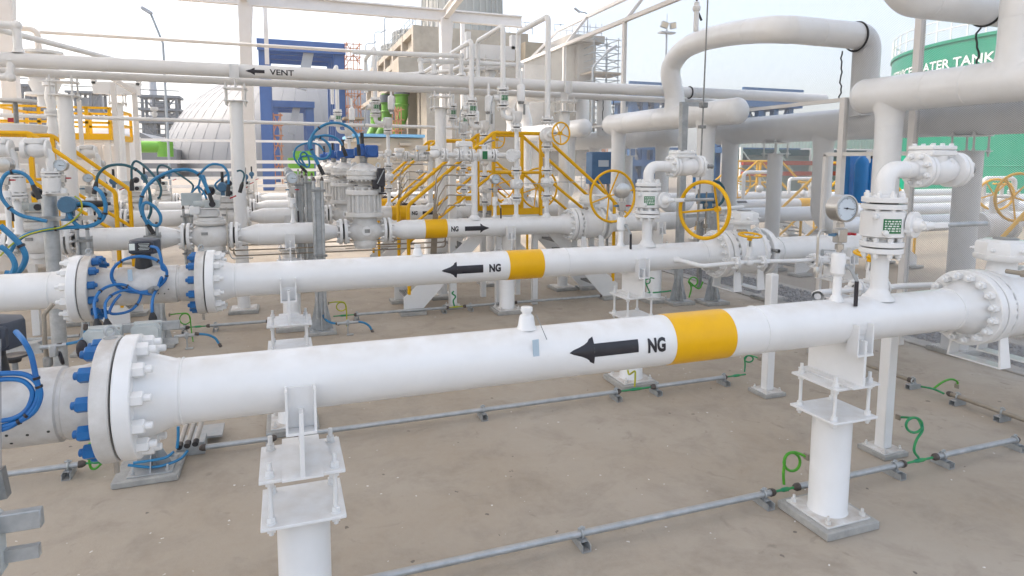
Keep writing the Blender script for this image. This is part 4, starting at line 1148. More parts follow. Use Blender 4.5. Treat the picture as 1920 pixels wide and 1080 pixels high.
# galvanised channel stands carrying cables
def channel_stand(X, Y, z, label, pairs=2, base=True, group='galvanised channel stands'):
    t = thing('channel_stand', label, 'channel stand', (X, Y, 0), group)
    w = .085
    MB().prism([V((X - w, Y - .06, .05)), V((X + w, Y - .06, .05)), V((X + w, Y + .06, .05)), V((X + w - .012, Y + .06, .05)), V((X + w - .012, Y - .045, .05)), V((X - w + .012, Y - .045, .05)), V((X - w + .012, Y + .06, .05)), V((X - w, Y + .06, .05))], (0, 0, z)).build('channel', 'galv', t)
    for sx in (-1, 1):
        MB().cyl((X + sx * .06, Y - .085, .25), (X + sx * .06, Y - .085, z + .16), .024, n=12).build('conduit_pipe', 'galv', t)
        MB().cyl((X + sx * .06, Y - .085, z + .15), (X + sx * .06, Y - .085, z + .21), .03, .012, n=12).build('cable_gland', 'coupling', t)
    b = MB()
    for zz in (z + .0, z * .55): b.box((X, Y - .085, zz), (.22, .05, .035)).cyl((X - .06, Y - .12, zz), (X - .06, Y - .09, zz), .012, n=8).cyl((X + .06, Y - .12, zz), (X + .06, Y - .09, zz), .012, n=8)
    b.build('pipe_clips', 'galv_dark', t)
    if base:
        MB().box((X, Y, .025), (.44, .40, .05), bev=.008).build('concrete_pad', 'concrete_pad', t)
        m = MB().box((X, Y, .056), (.36, .32, .012))
        for d in (XA, -XA, YA, -YA):
            n = d.cross(ZA) * .005
            e = .085 if abs(d.x) else .06
            m.prism([V((X, Y, .062)) + d * e + n, V((X, Y, .062)) + d * (e + .09) + n, V((X, Y, .50)) + d * e + n], n * -2)
        m.build('base_plate', 'galv', t)
        for sx in (-1, 1):
            for sy in (-1, 1): MB().hexn((X + sx * .14, Y + sy * .12, .062), ZA, .03, .02, .02).build('anchor_bolt', 'galv', t)
    return t
p = at(601, 622, Z=.03); s = channel_stand(p.x + .02, 10.22, 2.25, ''); rows(s, 'tall galvanised channel stand left of the control valve, %s row', 'galvanised channel stands right')
s = channel_stand(.32, 14.0, 2.2, 'galvanised channel stand with several conduits behind the gauge of the third row', group='galvanised channel stands right')
s = channel_stand(at(288, 440, Y=10.25).x, 10.25, 1.62, ''); rows(s, 'short galvanised channel stand in front of the tapered pipe, %s row', 'galvanised channel stands left')
s = channel_stand(at(158, 440, Y=10.2).x, 10.2, 1.60, 'short galvanised double channel stand in front of the far left valve', group='galvanised channel stands left')
p = at(96, 430, Y=9.3)
t = thing('instrument_post', 'thick galvanised round post with blue transmitter at the left', 'instrument post', (p.x, 9.3, 0))
MB().cyl((p.x, 9.3, 0), (p.x, 9.3, at(92, 365, Y=9.3).z), .082, n=28).build('post', 'galv', t)
MB().box((p.x, 9.3, .012), (.32, .32, .024)).build('base_plate', 'galv', t)
q = at(130, 383, Y=9.2)
tr = MB().bar((p.x, 9.2, q.z + .12), (q.x, 9.2, q.z + .12), .03, .03).bar((p.x - .2, 9.18, q.z - .17), (q.x + .3, 9.18, q.z - .17), .03, .05).build('bracket', 'stainless', t)
t2 = thing('transmitter', 'blue grey round transmitter with black gland on the thick galvanised post', 'transmitter', q - ZA * .1)
MB().lathe(q + YA * .09, -YA, [(0, 0), (0, .085), (.02, .095), (.15, .095), (.16, .105), (.19, .105), (.2, .095), (.2, 0)], 12).box(q + V((0, .02, -.12)), (.08, .08, .1)).build('housing', 'instr_blue', t2)
MB().lathe(q - ZA * .2, ZA, [(0, 0), (0, .10), (.02, .10), (.03, .06), (.06, .05), (.06, 0)], 20).build('sensor_flange', 'instr_blue', t2)
MB().lathe(q + XA * .08, XA, [(0, .035), (.06, .045), (.25, .043), (.30, .03), (.36, .018), (.36, 0)], 14).build('gland', 'black_rubber', t2)

# hand wheeled cables over the rows
def cab(px, r, label, m='cable_teal', Y=10.2, gl=None, ties=(), group='looping instrument cables'):
    return cable([at(q[0], q[1], Y=q[2] if len(q) > 2 else Y) for q in px], r, label, m, gl, ties=ties, group=group)
G0 = ('black_rubber', .18, .03, (0,)); G1 = ('black_rubber', .18, .03, (1,)); G2 = ('black_rubber', .18, .03, (0, 1))
cab([(178, 352, 9.2), (190, 362), (198, 385), (194, 408), (178, 420), (150, 425), (131, 405), (133, 390), (148, 382), (170, 384), (185, 398), (188, 408), (180, 420), (160, 425), (120, 427), (80, 432), (50, 440), (30, 455), (18, 475)], .024, 'thick bright blue cable making one loop from the blue transmitter at left', 'cable_teal', 9.15, ties=(.15, .4, .62, .8))
cab([(64, 352), (55, 335), (40, 324), (22, 322), (8, 330), (0, 350), (3, 370), (18, 390), (40, 404), (70, 411), (88, 415)], .022, 'blue cable arching over at the left edge and dipping to the galvanised post', 'cable_teal', 9.0, G0, ties=(.3, .7))
cab([(0, 423), (14, 435), (30, 450), (42, 465), (48, 482), (42, 500), (30, 512), (10, 512)], .03, 'thick blue cable curling down at the left edge above the second pipe', 'cable_teal', 8.0, ties=(.4,))
cab([(0, 462), (12, 470), (24, 485), (28, 500), (22, 515)], .028, 'second thick blue cable at the left edge above the second pipe', 'cable_teal', 7.9)
cab([(0, 480), (20, 460), (45, 443), (80, 432), (120, 424), (150, 400), (152, 378), (140, 368)], .010, 'thin yellow green wire running along the thick blue cable at left', 'earth_yellow', 9.1)
cab([(180, 345), (184, 328), (196, 315), (214, 309), (236, 310), (255, 318), (270, 332), (278, 350), (282, 372), (283, 395), (278, 410)], .020, 'dark teal cable arching from the tapered pipe towards the second stand', 'cable_dark', 10.4, G0, ties=(.5,))
cab([(247, 340), (247, 315), (252, 303), (262, 305), (280, 320), (296, 340), (302, 355), (300, 368), (296, 372)], .017, 'thin dark cable with a sharp arch left of the second stand', 'cable_dark', 11, G0)
cab([(297, 330), (295, 318), (300, 310), (312, 312), (332, 325), (352, 338), (362, 348), (360, 360)], .017, 'thin dark cable arch in the middle of the left rows', 'cable_dark', 13, G0)
cab([(278, 422), (268, 405), (263, 385), (268, 363), (280, 345), (296, 332), (318, 322), (340, 318), (360, 320), (376, 330), (384, 345), (392, 362)], .024, 'thick teal cable sweeping in a wide arc from the short stand to the valve actuator', 'cable_teal', 10.15, G0, ties=(.1, .25, .8))
cab([(276, 421), (268, 400), (268, 385), (276, 380), (290, 388), (300, 402), (301, 415), (295, 423), (285, 421), (276, 412)], .022, 'teal cable ring hanging above the short stand of the third row', 'cable_teal', 10.1)
cab([(392, 362), (384, 340), (374, 330), (382, 318), (394, 309), (408, 308), (420, 313), (428, 328), (428, 350)], .018, 'teal cable hoop over the actuated valve of the third row', 'cable_teal', 10.4, G2)
cab([(428, 325), (415, 335), (404, 345), (406, 352), (416, 360)], .014, 'thin teal cable dropping left of the round white column', 'cable_teal', 10.6)
cab([(370, 380), (358, 385), (355, 370), (362, 358), (372, 348), (376, 335), (382, 330), (386, 350), (378, 365), (372, 350), (382, 360), (387, 372)], .018, 'tangled teal cable loops left of the round white column', 'cable_teal', 12.5)
cab([(454, 345), (458, 328), (452, 320), (444, 321)], .014, 'short dark cable right of the round white column', 'cable_dark', 11.0, G0)
XC = 1.26
cab([(599, 312), (592, 297), (583, 275), (585, 255), (598, 240), (618, 231), (640, 232), (660, 243), (670, 258), (672, 275)], .022, 'tall dark teal cable arch joining the channel stand to the control valve', 'cable_teal', 10.4, G2, ties=(.2, .45))
cab([(597, 312), (588, 292), (580, 275), (581, 262), (590, 256), (604, 260), (617, 272), (619, 287), (610, 297), (597, 297), (586, 288), (581, 272), (590, 258), (610, 254), (626, 257), (638, 266), (643, 277)], .021, 'teal cable ring in front of the tall cable arch', 'cable_teal', 10.7, G1, ties=(.3, .6))
cab([(565, 313), (556, 303), (551, 292), (555, 278), (568, 270), (584, 268), (598, 272), (607, 283)], .019, 'left teal cable arch over the galvanised stands', 'cable_teal', 13.5, G0)
cab([(576, 315), (568, 304), (563, 292), (568, 285), (576, 290), (580, 304), (578, 313), (566, 308), (560, 300), (566, 294), (580, 292), (590, 296)], .019, 'small teal cable tangle at the top of the galvanised stands', 'cable_teal', 13.6)
# instruments at left: motors / relief heads in front of the yellow stairs
for (x, y, Y, s, lab) in ((72, 280, 10.3, 1.0, 'white check valve head high up before the left yellow stairs'), (167, 287, 14, 1.1, 'white check valve head behind the left yellow handrails'), (2, 280, 10.3, .9, 'white check valve head cut by the left edge')):
    c = at(x, y, Y=Y)
    t = thing('relief_riser', lab, 'valve', (c.x, c.y, ZP + .16), 'relief risers at left')
    MB().lathe((c.x + .13, Y, ZP + .15), ZA, [(0, .07), (.05, .05), (c.z - ZP - .45, .05), (c.z - ZP - .40, .05), (c.z - ZP - .2, .05), (c.z - ZP - .2, 0)], 20).build('riser_pipe', 'white_paint', t)
    for z in (c.z - .33, c.z - .62): flange_pair(t, (c.x + .13, Y, z), ZA, .12, .032, .012, 8, .03, .05, sep=False)
    MB().cyl((c.x + .13, Y, c.z - .57), (c.x + .13, Y, c.z - .38), .115, n=24).build('valve_body', 'white_paint', t)
    MB().pipe([(c.x + .13, Y, c.z - .3), (c.x + .13, Y, c.z), (c.x - .1, Y, c.z)], .055, .13, 20).build('elbow', 'white_paint', t)
    b = MB().lathe((c.x + .12, Y, c.z), -XA, [(0, 0), (0, .125), (.03, .125), (.035, .08), (.1, .11), (.18, .11), (.24, .08), (.245, .125), (.30, .125), (.305, 0)], 28).box((c.x - .03, Y, c.z + .11), (.22, .19, .08), bev=.015)
    b.build('check_valve_body', 'white_paint', t)
    MB().cyl((c.x - .18, Y, c.z), (c.x - .26, Y, c.z), .025, n=12).build('plug_fitting', 'galv_dark', t)
for (x, y, Y, R, fc, lab) in ((115, 310, 10.3, .085, (-.1, -1, 0), 'pressure gauge with white dial left of the sloping yellow handrails'), (165, 334, 10.9, .065, (.1, -1, 0), 'small pressure gauge under the sloping yellow handrail'), (188, 308, 14.1, .085, (0, 1, 0), 'plain backed pressure gauge above the sloping yellow handrail'), (8, 309, 9.6, .10, (.2, 1, 0), 'plain backed pressure gauge at the left edge')):
    c = at(x, y, Y=Y)
    gauge(c, fc, R, lab, (c.x, Y, ZP + .1))

# vents of the third row, copied to the fourth row
zz = lambda y, x=968: at(x, y, Y=Y3).z
def flr(X, z0, r, Y=Y3): return [(0, r * 2.2), (.02, r * 2.1), (.07, r * 1.2), (.08, r)]
def small_ball(t, X, z, r=.095, lever=True, Y=Y3):
    MB().box((X, Y, z), (.20, .16, .17), bev=.03).build('valve_body', 'white_paint', t)
    MB().lathe((X + .02, Y - .08, z), -YA, [(0, .075), (.02, .075), (.025, .04), (.06, .035), (.06, 0)], 20).build('stem_plate', 'white_paint', t)
def fpair(t, X, z, R=.092, Y=Y3):
    flange_pair(t, (X, Y, z), ZA, R, .026, .022, 8, .026, .03, sep=False)
def psv_vent(X):
    """riser with isolating valve and safety valve; discharge pipe bends back to the vent header"""
    Y = Y3; t = thing('vent_riser', '', 'vent pipe', (X, Y, ZP + R12 - .02))
    zt = zz(244)
    MB().lathe((X, Y, ZP + R12 - .025), ZA, flr(X, 0, .038) + [(zt - ZP - .14, .038), (zt - ZP - .14, 0)], 20).build('riser_pipe', 'white_paint', t)
    for y in (371, 320, 239): fpair(t, X, zz(y))
    small_ball(t, X, zz(345))
    p = V((X + .03, Y - .17, zz(344)))
    MB().bar(p, p + XA * .52, .012, .05, YA).build('lever', 'galv', t)
    MB().box((X, Y, zz(290)), (.13, .13, .16), bev=.03).build('tee_block', 'white_paint', t)
    z = zz(216)
    MB().lathe((X, Y, zz(232)), ZA, [(0, .05), (.04, .08), (.1, .10), (.16, .10), (.17, .105), (.21, .105), (.22, .06), (.22, 0)], 24).build('safety_valve_body', 'white_paint', t)
    MB().lathe((X + .08, Y - .0, zz(200)), ZA, [(0, .03), (.08, .035), (.10, .072), (.36, .072), (.38, .06), (.40, .025), (.62, .022), (.62, 0)], 20).build('spring_bonnet', 'white_paint', t)
    MB().box((X + .08, Y, zz(190)), (.10, .10, .10), bev=.02).cyl((X + .12, Y - .06, zz(195)), (X + .12, Y - .06, zz(215)), .02, n=8).build('pilot_block', 'galv_dark', t)
    xd = at(943, 150, Y=Y3).x + (X - 3.93)
    zd = zz(222)
    MB().lathe((X - .06, Y, zd), -XA, [(0, 0), (0, .10), (.03, .10), (.03, .04), (.03, 0)], 20).pipe([(X - .06, Y, zd), (xd, Y, zd), (xd, Y, zz(48, 943)), (xd, Y + 1.52, zz(48, 943)), (xd, Y + 1.52, 4.26)], .045, .09, 16).build('discharge_pipe', 'white_paint', t)
    for y in (170, 199): fpair(t, xd, zz(y, 943), .105)
    MB().box((xd, Y, zz(184, 943)), (.15, .15, .17), bev=.03).cyl((xd - .08, Y, zz(184, 943)), (xd - .17, Y, zz(184, 943)), .055, n=16).build('valve_body', 'white_paint', t)
    MB().pipe([(xd - .17, Y, zz(180, 943)), (xd - .22, Y - .02, zz(195, 943)), (xd - .25, Y - .03, zz(235, 943))], .013, .06, 8).build('lever', 'galv', t)
    lp = MB().box((xd + .01, Y - .079, zz(184, 943)), (.125, .004, .085)).build('rating_plate', 'label_green', t)
    b = MB(); rnd = random.Random(5)
    for k in range(3):
        for q in range(3): b.box((xd - .035 + .045 * q, Y - .0825, zz(184, 943) + .024 - .024 * k), (.03 * rnd.uniform(.5, 1), .002, .009))
    b.build('print_lines', 'label_white', lp)
    return t
v = psv_vent(3.93); tag(v, 'white vent riser with safety valve and green plate in the middle of the third row', None, 'vent risers'); dup(v, (0, 3.51, 0), 'white vent riser with safety valve and green plate, fourth row', 'vent risers')
dup(v, (.62 - .93, .9, -.12), 'white vent riser with safety valve just left of the third row vent', 'vent risers')
dup(v, (-1.75, 3.3, .05), 'white vent riser with safety valve left of the cream building trim, fourth row', 'vent risers')
dup(v, (-2.35, 5.6, -.05), 'slim white vent riser with safety valve furthest left of the vents', 'vent risers')
dup(v, (.95, 5.9, 0), 'white vent riser with safety valve between two columns of the fifth row', 'vent risers')
def blow_vent(X):
    Y = Y3; t = thing('vent_riser', '', 'vent pipe', (X, Y, ZP + R12 - .02))
    Z = lambda y: zz(y, 1025)
    MB().lathe((X, Y, ZP + R12 - .025), ZA, flr(X, 0, .042) + [(Z(262) - ZP - .14, .042), (Z(262) - ZP - .14, 0)], 20).build('riser_pipe', 'white_paint', t)
    for y in (367, 320, 276): fpair(t, X, Z(y), .10)
    small_ball(t, X, Z(342))
    p = V((X + .03, Y - .17, Z(341))); MB().bar(p, p + XA * .55, .012, .05, YA).build('lever', 'galv', t)
    MB().sphere((X, Y, Z(254)), .15, 24, 12, (.95, .8, 1)).lathe((X + .0, Y - .1, Z(252)), -YA, [(0, .13), (.03, .13), (.04, .07), (.08, .05), (.08, 0)], 24).build('globe_valve_body', 'white_paint', t)
    fpair(t, X, Z(226), .115)
    handwheel(at(1051, 250, Y=Y - .35) + V((X - 4.51, 0, 0)), (.25, -1, 0), .19, .016, 5, .03, t, a0=.3)
    MB().cyl((X, Y - .15, Z(250)), (X + .13, Y - .33, Z(250)), .02, n=10).build('valve_stem', 'galv', t)
    MB().pipe([(X, Y, Z(222)), (X, Y, Z(30)), (X, Y + 1.52, Z(30)), (X, Y + 1.52, 4.26)], .05, .09, 18).build('discharge_pipe', 'white_paint', t)
    return t
v = blow_vent(4.52); tag(v, 'tall white vent pipe with five spoked yellow handwheel rising highest in the third row', None, 'vent risers'); dup(v, (0, 3.51, 0), 'tall white vent pipe with yellow handwheel, fourth row', 'vent risers')

# manifold riser with horizontal meter run and sense tubes
def manifold(X=3.15):
    Y = Y3; t = thing('manifold_riser', '', 'pipe manifold', (X, Y, ZP + R12 - .02))
    zt = zz(291, 890)
    MB().lathe((X, Y, ZP + R12 - .025), ZA, flr(X, 0, .055) + [(zt - ZP - .17, .055)], 22).sphere((X, Y, zt - .02), .06).build('riser_pipe', 'white_paint', t)
    b = MB().cyl((2.55, Y, zt), (3.80, Y, zt), .05, n=18)
    b.build('run_pipe', 'white_paint', t)
    for x in (2.62, 2.86, 3.08, 3.50): flange_pair(t, (x, Y, zt), XA, .115, .03, .014, 8, .028, .04, sep=False)
    MB().sphere((2.97, Y, zt - .01), .10, 20, 10, (1.1, .9, .95)).cyl((2.97, Y, zt), (2.97, Y, zt + .15), .085, n=20).box((2.96, Y, zt + .19), (.25, .18, .10), bev=.015).build('check_valve_body', 'white_paint', t)
    vb = MB().cyl((3.22, Y, zt), (3.44, Y, zt), .105, n=26).cyl((3.33, Y, zt), (3.33, Y, zt + .18), .045, n=14).box((3.33, Y, zt + .17), (.16, .10, .02)).build('valve_body', 'white_paint', t)
    lp = MB().box((3.31, Y - .108, zt), (.09, .006, .14)).build('rating_plate', 'label_green', vb)
    MB().pipe([(3.33, Y, zt + .19), (3.36, Y - .05, zt + .22), (3.48, Y - .12, zt + .26)], .014, .03, 8).build('lever', 'galv_dark', t)
    b = MB().cyl((3.80, Y, zt), (3.80, Y - .10, zt), .05, n=16).lathe((3.80, Y - .10, zt), -YA, [(0, 0), (0, .115), (.03, .115), (.03, 0)], 28)
    bolt_ring(b, (3.80, Y - .129, zt), -YA, .088, 8, .028, .015); b.build('end_flange', 'white_paint', t)
    MB().sphere((2.45, Y, zt + .02), .085, 18, 9, (1.2, .9, 1)).box((2.45, Y, zt + .12), (.14, .12, .06), bev=.01).build('small_valve', 'white_paint', t)
    MB().cyl((2.36, Y, zt + .03), (2.26, Y - .02, zt + .03), .022, n=10).build('plug_fitting', 'galv_dark', t)
    for k, y in enumerate((310, 328, 347, 365, 384)):
        z = zz(y, 880)
        MB().cyl((X - .05, Y, z), (X - .17, Y - .02, z), .024, n=12).build('branch', 'white_paint', t)
        f = MB().cyl((X - .17, Y - .02, z), (X - .36, Y - .02, z), .015, n=10).hexn((X - .20, Y - .02, z), -XA, .04, .04).hexn((X - .30, Y - .02, z), -XA, .036, .05)
        if k in (1, 4): f.sphere((X - .30, Y - .03, z), .032)
        f.build('tube_fitting', 'stainless', t)
        xs = X - .50 - .0 + (.025 * (k - 2))
        pts = [V((X - .36, Y - .02, z)), V((X - .56 + .02 * k, Y - .02, z)), V((X - .68 + .02 * k, Y - .02, z - .20)), V((X - .74 + .02 * k, Y - .02 , zz(395, 880) - .05 * (4 - k) * .3)), V((X - .74 + .02 * k, Y - .02 + .25, .95 - .06 * k)), V((X - .74 + .02 * k - 1.2, Y + .23, .95 - .06 * k))]
        MB().pipe(pts, .0115, .06, 8).build('sense_tube', 'rust_pipe', t)
    return t
v = manifold(); tag(v, 'white manifold riser with five steel sense tubes and green plate, third row', None, 'manifold risers'); dup(v, (0, 3.51, 0), 'white manifold riser with five steel sense tubes, fourth row', 'manifold risers')
dup(v, (0, 6.4, 0), 'white manifold riser with steel sense tubes, fifth row', 'manifold risers')
p = at(849, 572, Z=.05); sq_post(p.x, p.y, 2.85, .13, 'white square post beside the sense tubes of the third row')
for k, (y0, Yk) in enumerate(((452, 11.3), (461, 11.25), (470, 11.2), (480, 11.15))):
    a = at(415 + 8 * k, y0, Y=Yk); b = at(835, y0 - 6 + k, Y=Yk)
    t = thing('impulse_tube', ('highest', 'second', 'third', 'lowest')[k] + ' of four parallel steel tubes under the third row', 'tube', a, 'parallel steel tubes')
    MB().pipe([a + V((0, 0, .12)), a, V((b.x, Yk, a.z)), V((b.x, Yk, a.z + .14))], .012, .05, 8).build('tube', 'rust_pipe', t)

# supports of rows 3 to 6
for w, dy in ROWS:
    support(.08, Y3 + dy, 'white pipe support on grey pad under the middle pipe piece of the %s row' % w, 'pipe supports of the rows left')
    support(3.74, Y3 + dy - .05, 'white pipe support on grey pad under the marked pipe of the %s row' % w, 'pipe supports of the rows right')

# ================================================================== crossover stairs in yellow
def rail(t, pts, r=.033, name='handrail'):
    return MB().pipe(pts, r, .12, 12).build(name, 'yellow', t)
def stairs(x0, x1, x2, x3, ya, yb, zf, label, zr=0.98, group='yellow railed crossover stairs'):
    """flight up from x0 to x1, platform, flight down from x2 to x3; deck height zf"""
    t = thing('crossover_stairs', label, 'stairs', ((x1 + x2) / 2, (ya + yb) / 2, 0), group)
    for y in (ya, yb):
        hz = zf + 1.50
        rail(t, [(x0, y, .35), (x0, y, zr + .95), (x1, y, hz), (x2, y, hz), (x3, y, zr + .95), (x3, y, .35)])
        m = (zf + .78)
        rail(t, [(x0, y, zr + .30), (x1 + .02, y, m), (x2 - .02, y, m), (x3, y, zr + .30)], .028, 'mid_rail')
        for x in (x1, x2): MB().box((x, y, (zf + hz) / 2 - .02), (.06, .06, hz - zf)).build('rail_post', 'yellow', t)
        for fx_, (xa, xb) in enumerate(((x0, x1), (x3, x2))):
            for q in (.62,) if fx_ > 5 else ():
                x = xa + (xb - xa) * q
                zb = .12 + (zf - .12) * q; zt_ = zr + .95 + (hz - zr - .95) * q
                MB().box((x, y, (zb + zt_) / 2), (.045, .045, zt_ - zb)).build('rail_post', 'yellow', t)
            d = 1 if xb > xa else -1
            MB().prism([V((xa - d * .10, y - .02, .06)), V((xa + d * .22, y - .02, .06)), V((xb, y - .02, zf - .22)), V((xb, y - .02, zf)), V((xa - d * .10, y - .02, .30))], (0, .04, 0)).build('stringer', 'white_paint', t)
            MB().box((xa + d * .05, y, .03), (.46, .34, .06), bev=.006).build('concrete_pad', 'concrete_pad', t)
        MB().box(((x1 + x2) / 2, y, zf + .06), (x2 - x1, .008, .12)).build('toe_plate', 'yellow', t)
        MB().box(((x1 + x2) / 2, y + (.03 if y == ya else -.03), zf - .07), (x2 - x1, .05, .14)).build('edge_beam', 'white_paint', t)
        for x in (x1 + .1, x2 - .1): MB().box((x, y + (.03 if y == ya else -.03), (zf - .14) / 2), (.10, .10, zf - .14)).build('leg', 'white_paint', t)
    n = 7
    for xa, xb in ((x0, x1), (x3, x2)):
        for k in range(n):
            q = (k + .5) / n
            b = MB(); x = xa + (xb - xa) * q; z = .12 + (zf - .12) * q
            for i in range(6): b.box((x - .1 + .04 * i, (ya + yb) / 2, z), (.006, yb - ya - .06, .03))
            b.box((x - .12, (ya + yb) / 2, z), (.006, yb - ya - .06, .04)).build('tread', 'galv_dark', t)
    b = MB()
    for k in range(int((x2 - x1) / .04)): b.box((x1 + .02 + .04 * k, (ya + yb) / 2, zf), (.005, yb - ya - .1, .03))
    for k in range(6): b.box(((x1 + x2) / 2, ya + .08 + (yb - ya - .16) * k / 5, zf), (x2 - x1, .006, .018))
    b.build('grating', 'galv_dark', t)
    return t
stairs(2.05, 3.62, 4.55, 6.12, 11.0, 12.0, 1.72, 'yellow railed crossover stairs with grating behind the marked pipe of the third row')
stairs(2.15, 3.62, 4.55, 6.0, 15.4, 16.4, 1.72, 'yellow railed crossover stairs further back behind the fourth row')
stairs(-7.2, -5.5, -3.55, -2.48, 11.5, 12.5, 1.60, 'yellow railed stairs descending at the left edge', zr=1.25)
# ================================================================== outlet valves and headers
for w, dy in ROWS[1:]:
    dup(BV3, (0, dy, 0), 'large white ball valve with upright yellow handwheel, %s row' % w, 'main line ball valves')
XH, ZH, RH, RL_ = 7.95, 3.65, .245, .180
def down_leg(x0, Y, label, r=R12):
    """outlet pipe past its valve that turns up into the header"""
    t = thing('outlet_pipe', label, 'pipe', (7, Y, ZP - .2), 'outlet pipes rising to the headers')
    MB().lathe((x0, Y, ZP), XA, [(0, .1), (0, .215), (.04, .205), (.15, R12 + .005), (.16, R12), (.2, R12)], 40).build('weld_neck', 'white_paint', t)
    p = MB().pipe([(x0 + .2, Y, ZP), (XH, Y, ZP), (XH, Y, ZH - RH * .9)], RL_ if False else R12 + .01, .46, 36, seg=12).build('pipe', 'white_paint', t)
    saddle_tee(XH, Y, ZH, RH, R12 + .01, -1, .20).build('tee_collar', 'white_paint', t)
    for c, d in (((XH, Y, ZH - RH - .20), ZA), ((XH, Y, 2.02), ZA), ((x0 + 1.0, Y, ZP), XA)): MB().torus(c, d, R12 + .011, .004, 36, 6).build('weld_seam', 'white_paint', t)
for Y, w, x0 in ((3.455, 'nearest', 5.88), (6.589, 'second', 5.88), (10.64, 'third', 5.75), (14.15, 'fourth', 5.75), (17.04, 'fifth', 5.75), (20.54, 'sixth', 5.75)):
    down_leg(x0, Y, 'white outlet pipe of the %s line rising to an overhead header' % w)
def header(ya, yb, label, caps=(1, 1), seams=()):
    t = thing('header_pipe', label, 'pipe header', (XH, (ya + yb) / 2, ZH - RH), 'overhead header pipes')
    cap = [(-.16, 0), (-.155, RH * .28), (-.135, RH * .56), (-.10, RH * .80), (-.05, RH * .95), (0, RH)]
    l = yb - ya
    prof = (cap if caps[0] else [(0, 0), (0, RH)]) + ([(l - t_, r) for t_, r in reversed(cap)] if caps[1] else [(l, RH), (l, 0)])
    MB().lathe((XH, ya, ZH), YA, prof, 56).build('header', 'white_paint', t)
    for y in [ya, yb] + list(seams): MB().torus((XH, y, ZH), YA, RH, .005, 56, 6).build('weld_seam', 'white_paint', t)
header(2.4, 7.0, 'white overhead header pipe entering from the right edge with a domed end', (1, 1), (5.5, 6.0, 4.6))
header(9.75, 14.55, 'white overhead header pipe in the middle carrying the big arch', (1, 1), (10.2, 11.3, 12.3, 13.6))
header(16.1, 21.0, 'white overhead header pipe in the distance with a domed end', (1, 1), (16.6, 18))

def big_loop(path, r, label, seams, rad=.62):
    t = thing('arch_pipe', label, 'pipe', path[0], 'arched loop pipes')
    pts = fillet(path, rad, 14) if len(path) != 5 or path[3].z != path[2].z else fillet(path[:3] + [(path[2] + path[3]) / 2], rad, 14)[:-1] + fillet([(path[2] + path[3]) / 2, path[3], path[4]], .42, 12)
    MB().sweep(pts, r, 52).build('pipe', 'white_paint', t)
    for p, d in seams: MB().torus(p, d, r, .0045, 52, 6).build('weld_seam', 'white_paint', t)
    p0 = V(path[0])
    saddle_tee(p0.x, p0.y, p0.z, RH, r, 1, .16, .03).build('tee_collar', 'white_paint', t)
    return t
def arch(dy, label):
    ctl = [V((XH, 11.76, ZH)), V((XH, 11.76, 4.05))] + [at(x, y, Y=Y) for x, y, Y in ((1257, 138, 11.74), (1264, 114, 11.6), (1283, 92, 11.2), (1316, 76, 10.5), (1362, 65, 9.6), (1410, 58, 8.7), (1448, 55.5, 8.02))]
    run = [V((7.35, 7.81, 4.70)), V((8.42, 7.81, 4.70)), V((8.84, 7.81, 4.70)), V((8.84, 7.81, 3.45))]
    path = catmull(ctl + [at(1478, 56, Y=7.83), run[0], V((7.9, 7.81, 4.70)), run[1]], 8)[:-1] + fillet([run[1], run[2], run[3]], .41, 12)
    sh = V((0, dy, 0)); path = [q + sh for q in path]
    t = thing('arch_pipe', label, 'pipe', path[0], 'arched loop pipes')
    MB().sweep(path, .205, 52).build('pipe', 'white_paint', t)
    for f in (.12, .34, .52, .655, .80):
        k = int(f * (len(path) - 2)); MB().torus(path[k], path[k + 1] - path[k], .205, .0045, 52, 6).build('weld_seam', 'white_paint', t)
    saddle_tee(path[0].x, path[0].y, path[0].z, RH, .205, 1, .16, .03).build('tee_collar', 'white_paint', t)
    return t
arch(0, 'biggest white arched pipe rising over the middle header')
arch(8.8, 'white arched pipe in the distance behind the tall vent pipe')
arch(10.2, 'second white arched pipe in the distance, furthest left')
big_loop([(XH, 5.0, ZH), (XH, 5.0, 6.6), (6.95, 5.83, 6.6), (6.95, 5.83, 4.68), (10.4, 5.83, 4.68), (10.4, 5.83, 3.45)], .205, 'white arched pipe leaving through the upper right corner', ((V((XH, 5.0, 4.35)), ZA), (V((XH, 5.0, 4.62)), ZA), (V((7.55, 5.83, 4.68)), XA)), rad=.42)
# collectors behind the mesh
XC2, ZC2 = 9.02, 3.35
def collector(ya, yb, legs, label):
    t = thing('collector_pipe', label, 'pipe header', (XC2, (ya + yb) / 2, ZC2 - .27), 'collector pipes behind the mesh')
    cap = [(-.16, 0), (-.15, .08), (-.13, .15), (-.09, .21), (-.04, .25), (0, .265)]
    l = yb - ya
    MB().lathe((XC2, ya, ZC2), YA, cap + [(l - a, b) for a, b in reversed(cap)], 48).build('header', 'white_paint', t)
    for y in (ya, ya + .9, yb): MB().torus((XC2, y, ZC2), YA, .265, .005, 48, 6).build('weld_seam', 'white_paint', t)
    for y in legs:
        MB().pipe([(XC2, y, ZC2 - .2), (XC2, y, ZP), (26, y, ZP)], .165, .4, 32, seg=10).build('leg_pipe', 'white_paint', t)
        saddle_tee(XC2, y, ZC2, .265, .165, -1, .2).build('tee_collar', 'white_paint', t)
    return t
collector(1.5, 11.6, (8.74, 11.23), 'long white collector pipe behind the mesh at right')
collector(13.3, 21.5, (13.82, 17.5), 'white collector pipe behind the mesh further away, domed end')
t = thing('pipe_marking', 'yellow band with black flow arrow on a far white pipe behind the mesh', 'pipe marking', (13.5, 13.82, ZP))
band(13.42, 13.85, 13.82, ZP, .166, t)
pipe_arrow(11.6, 11.0, .09, .04, .2, 13.82, ZP, .167, .75, t)

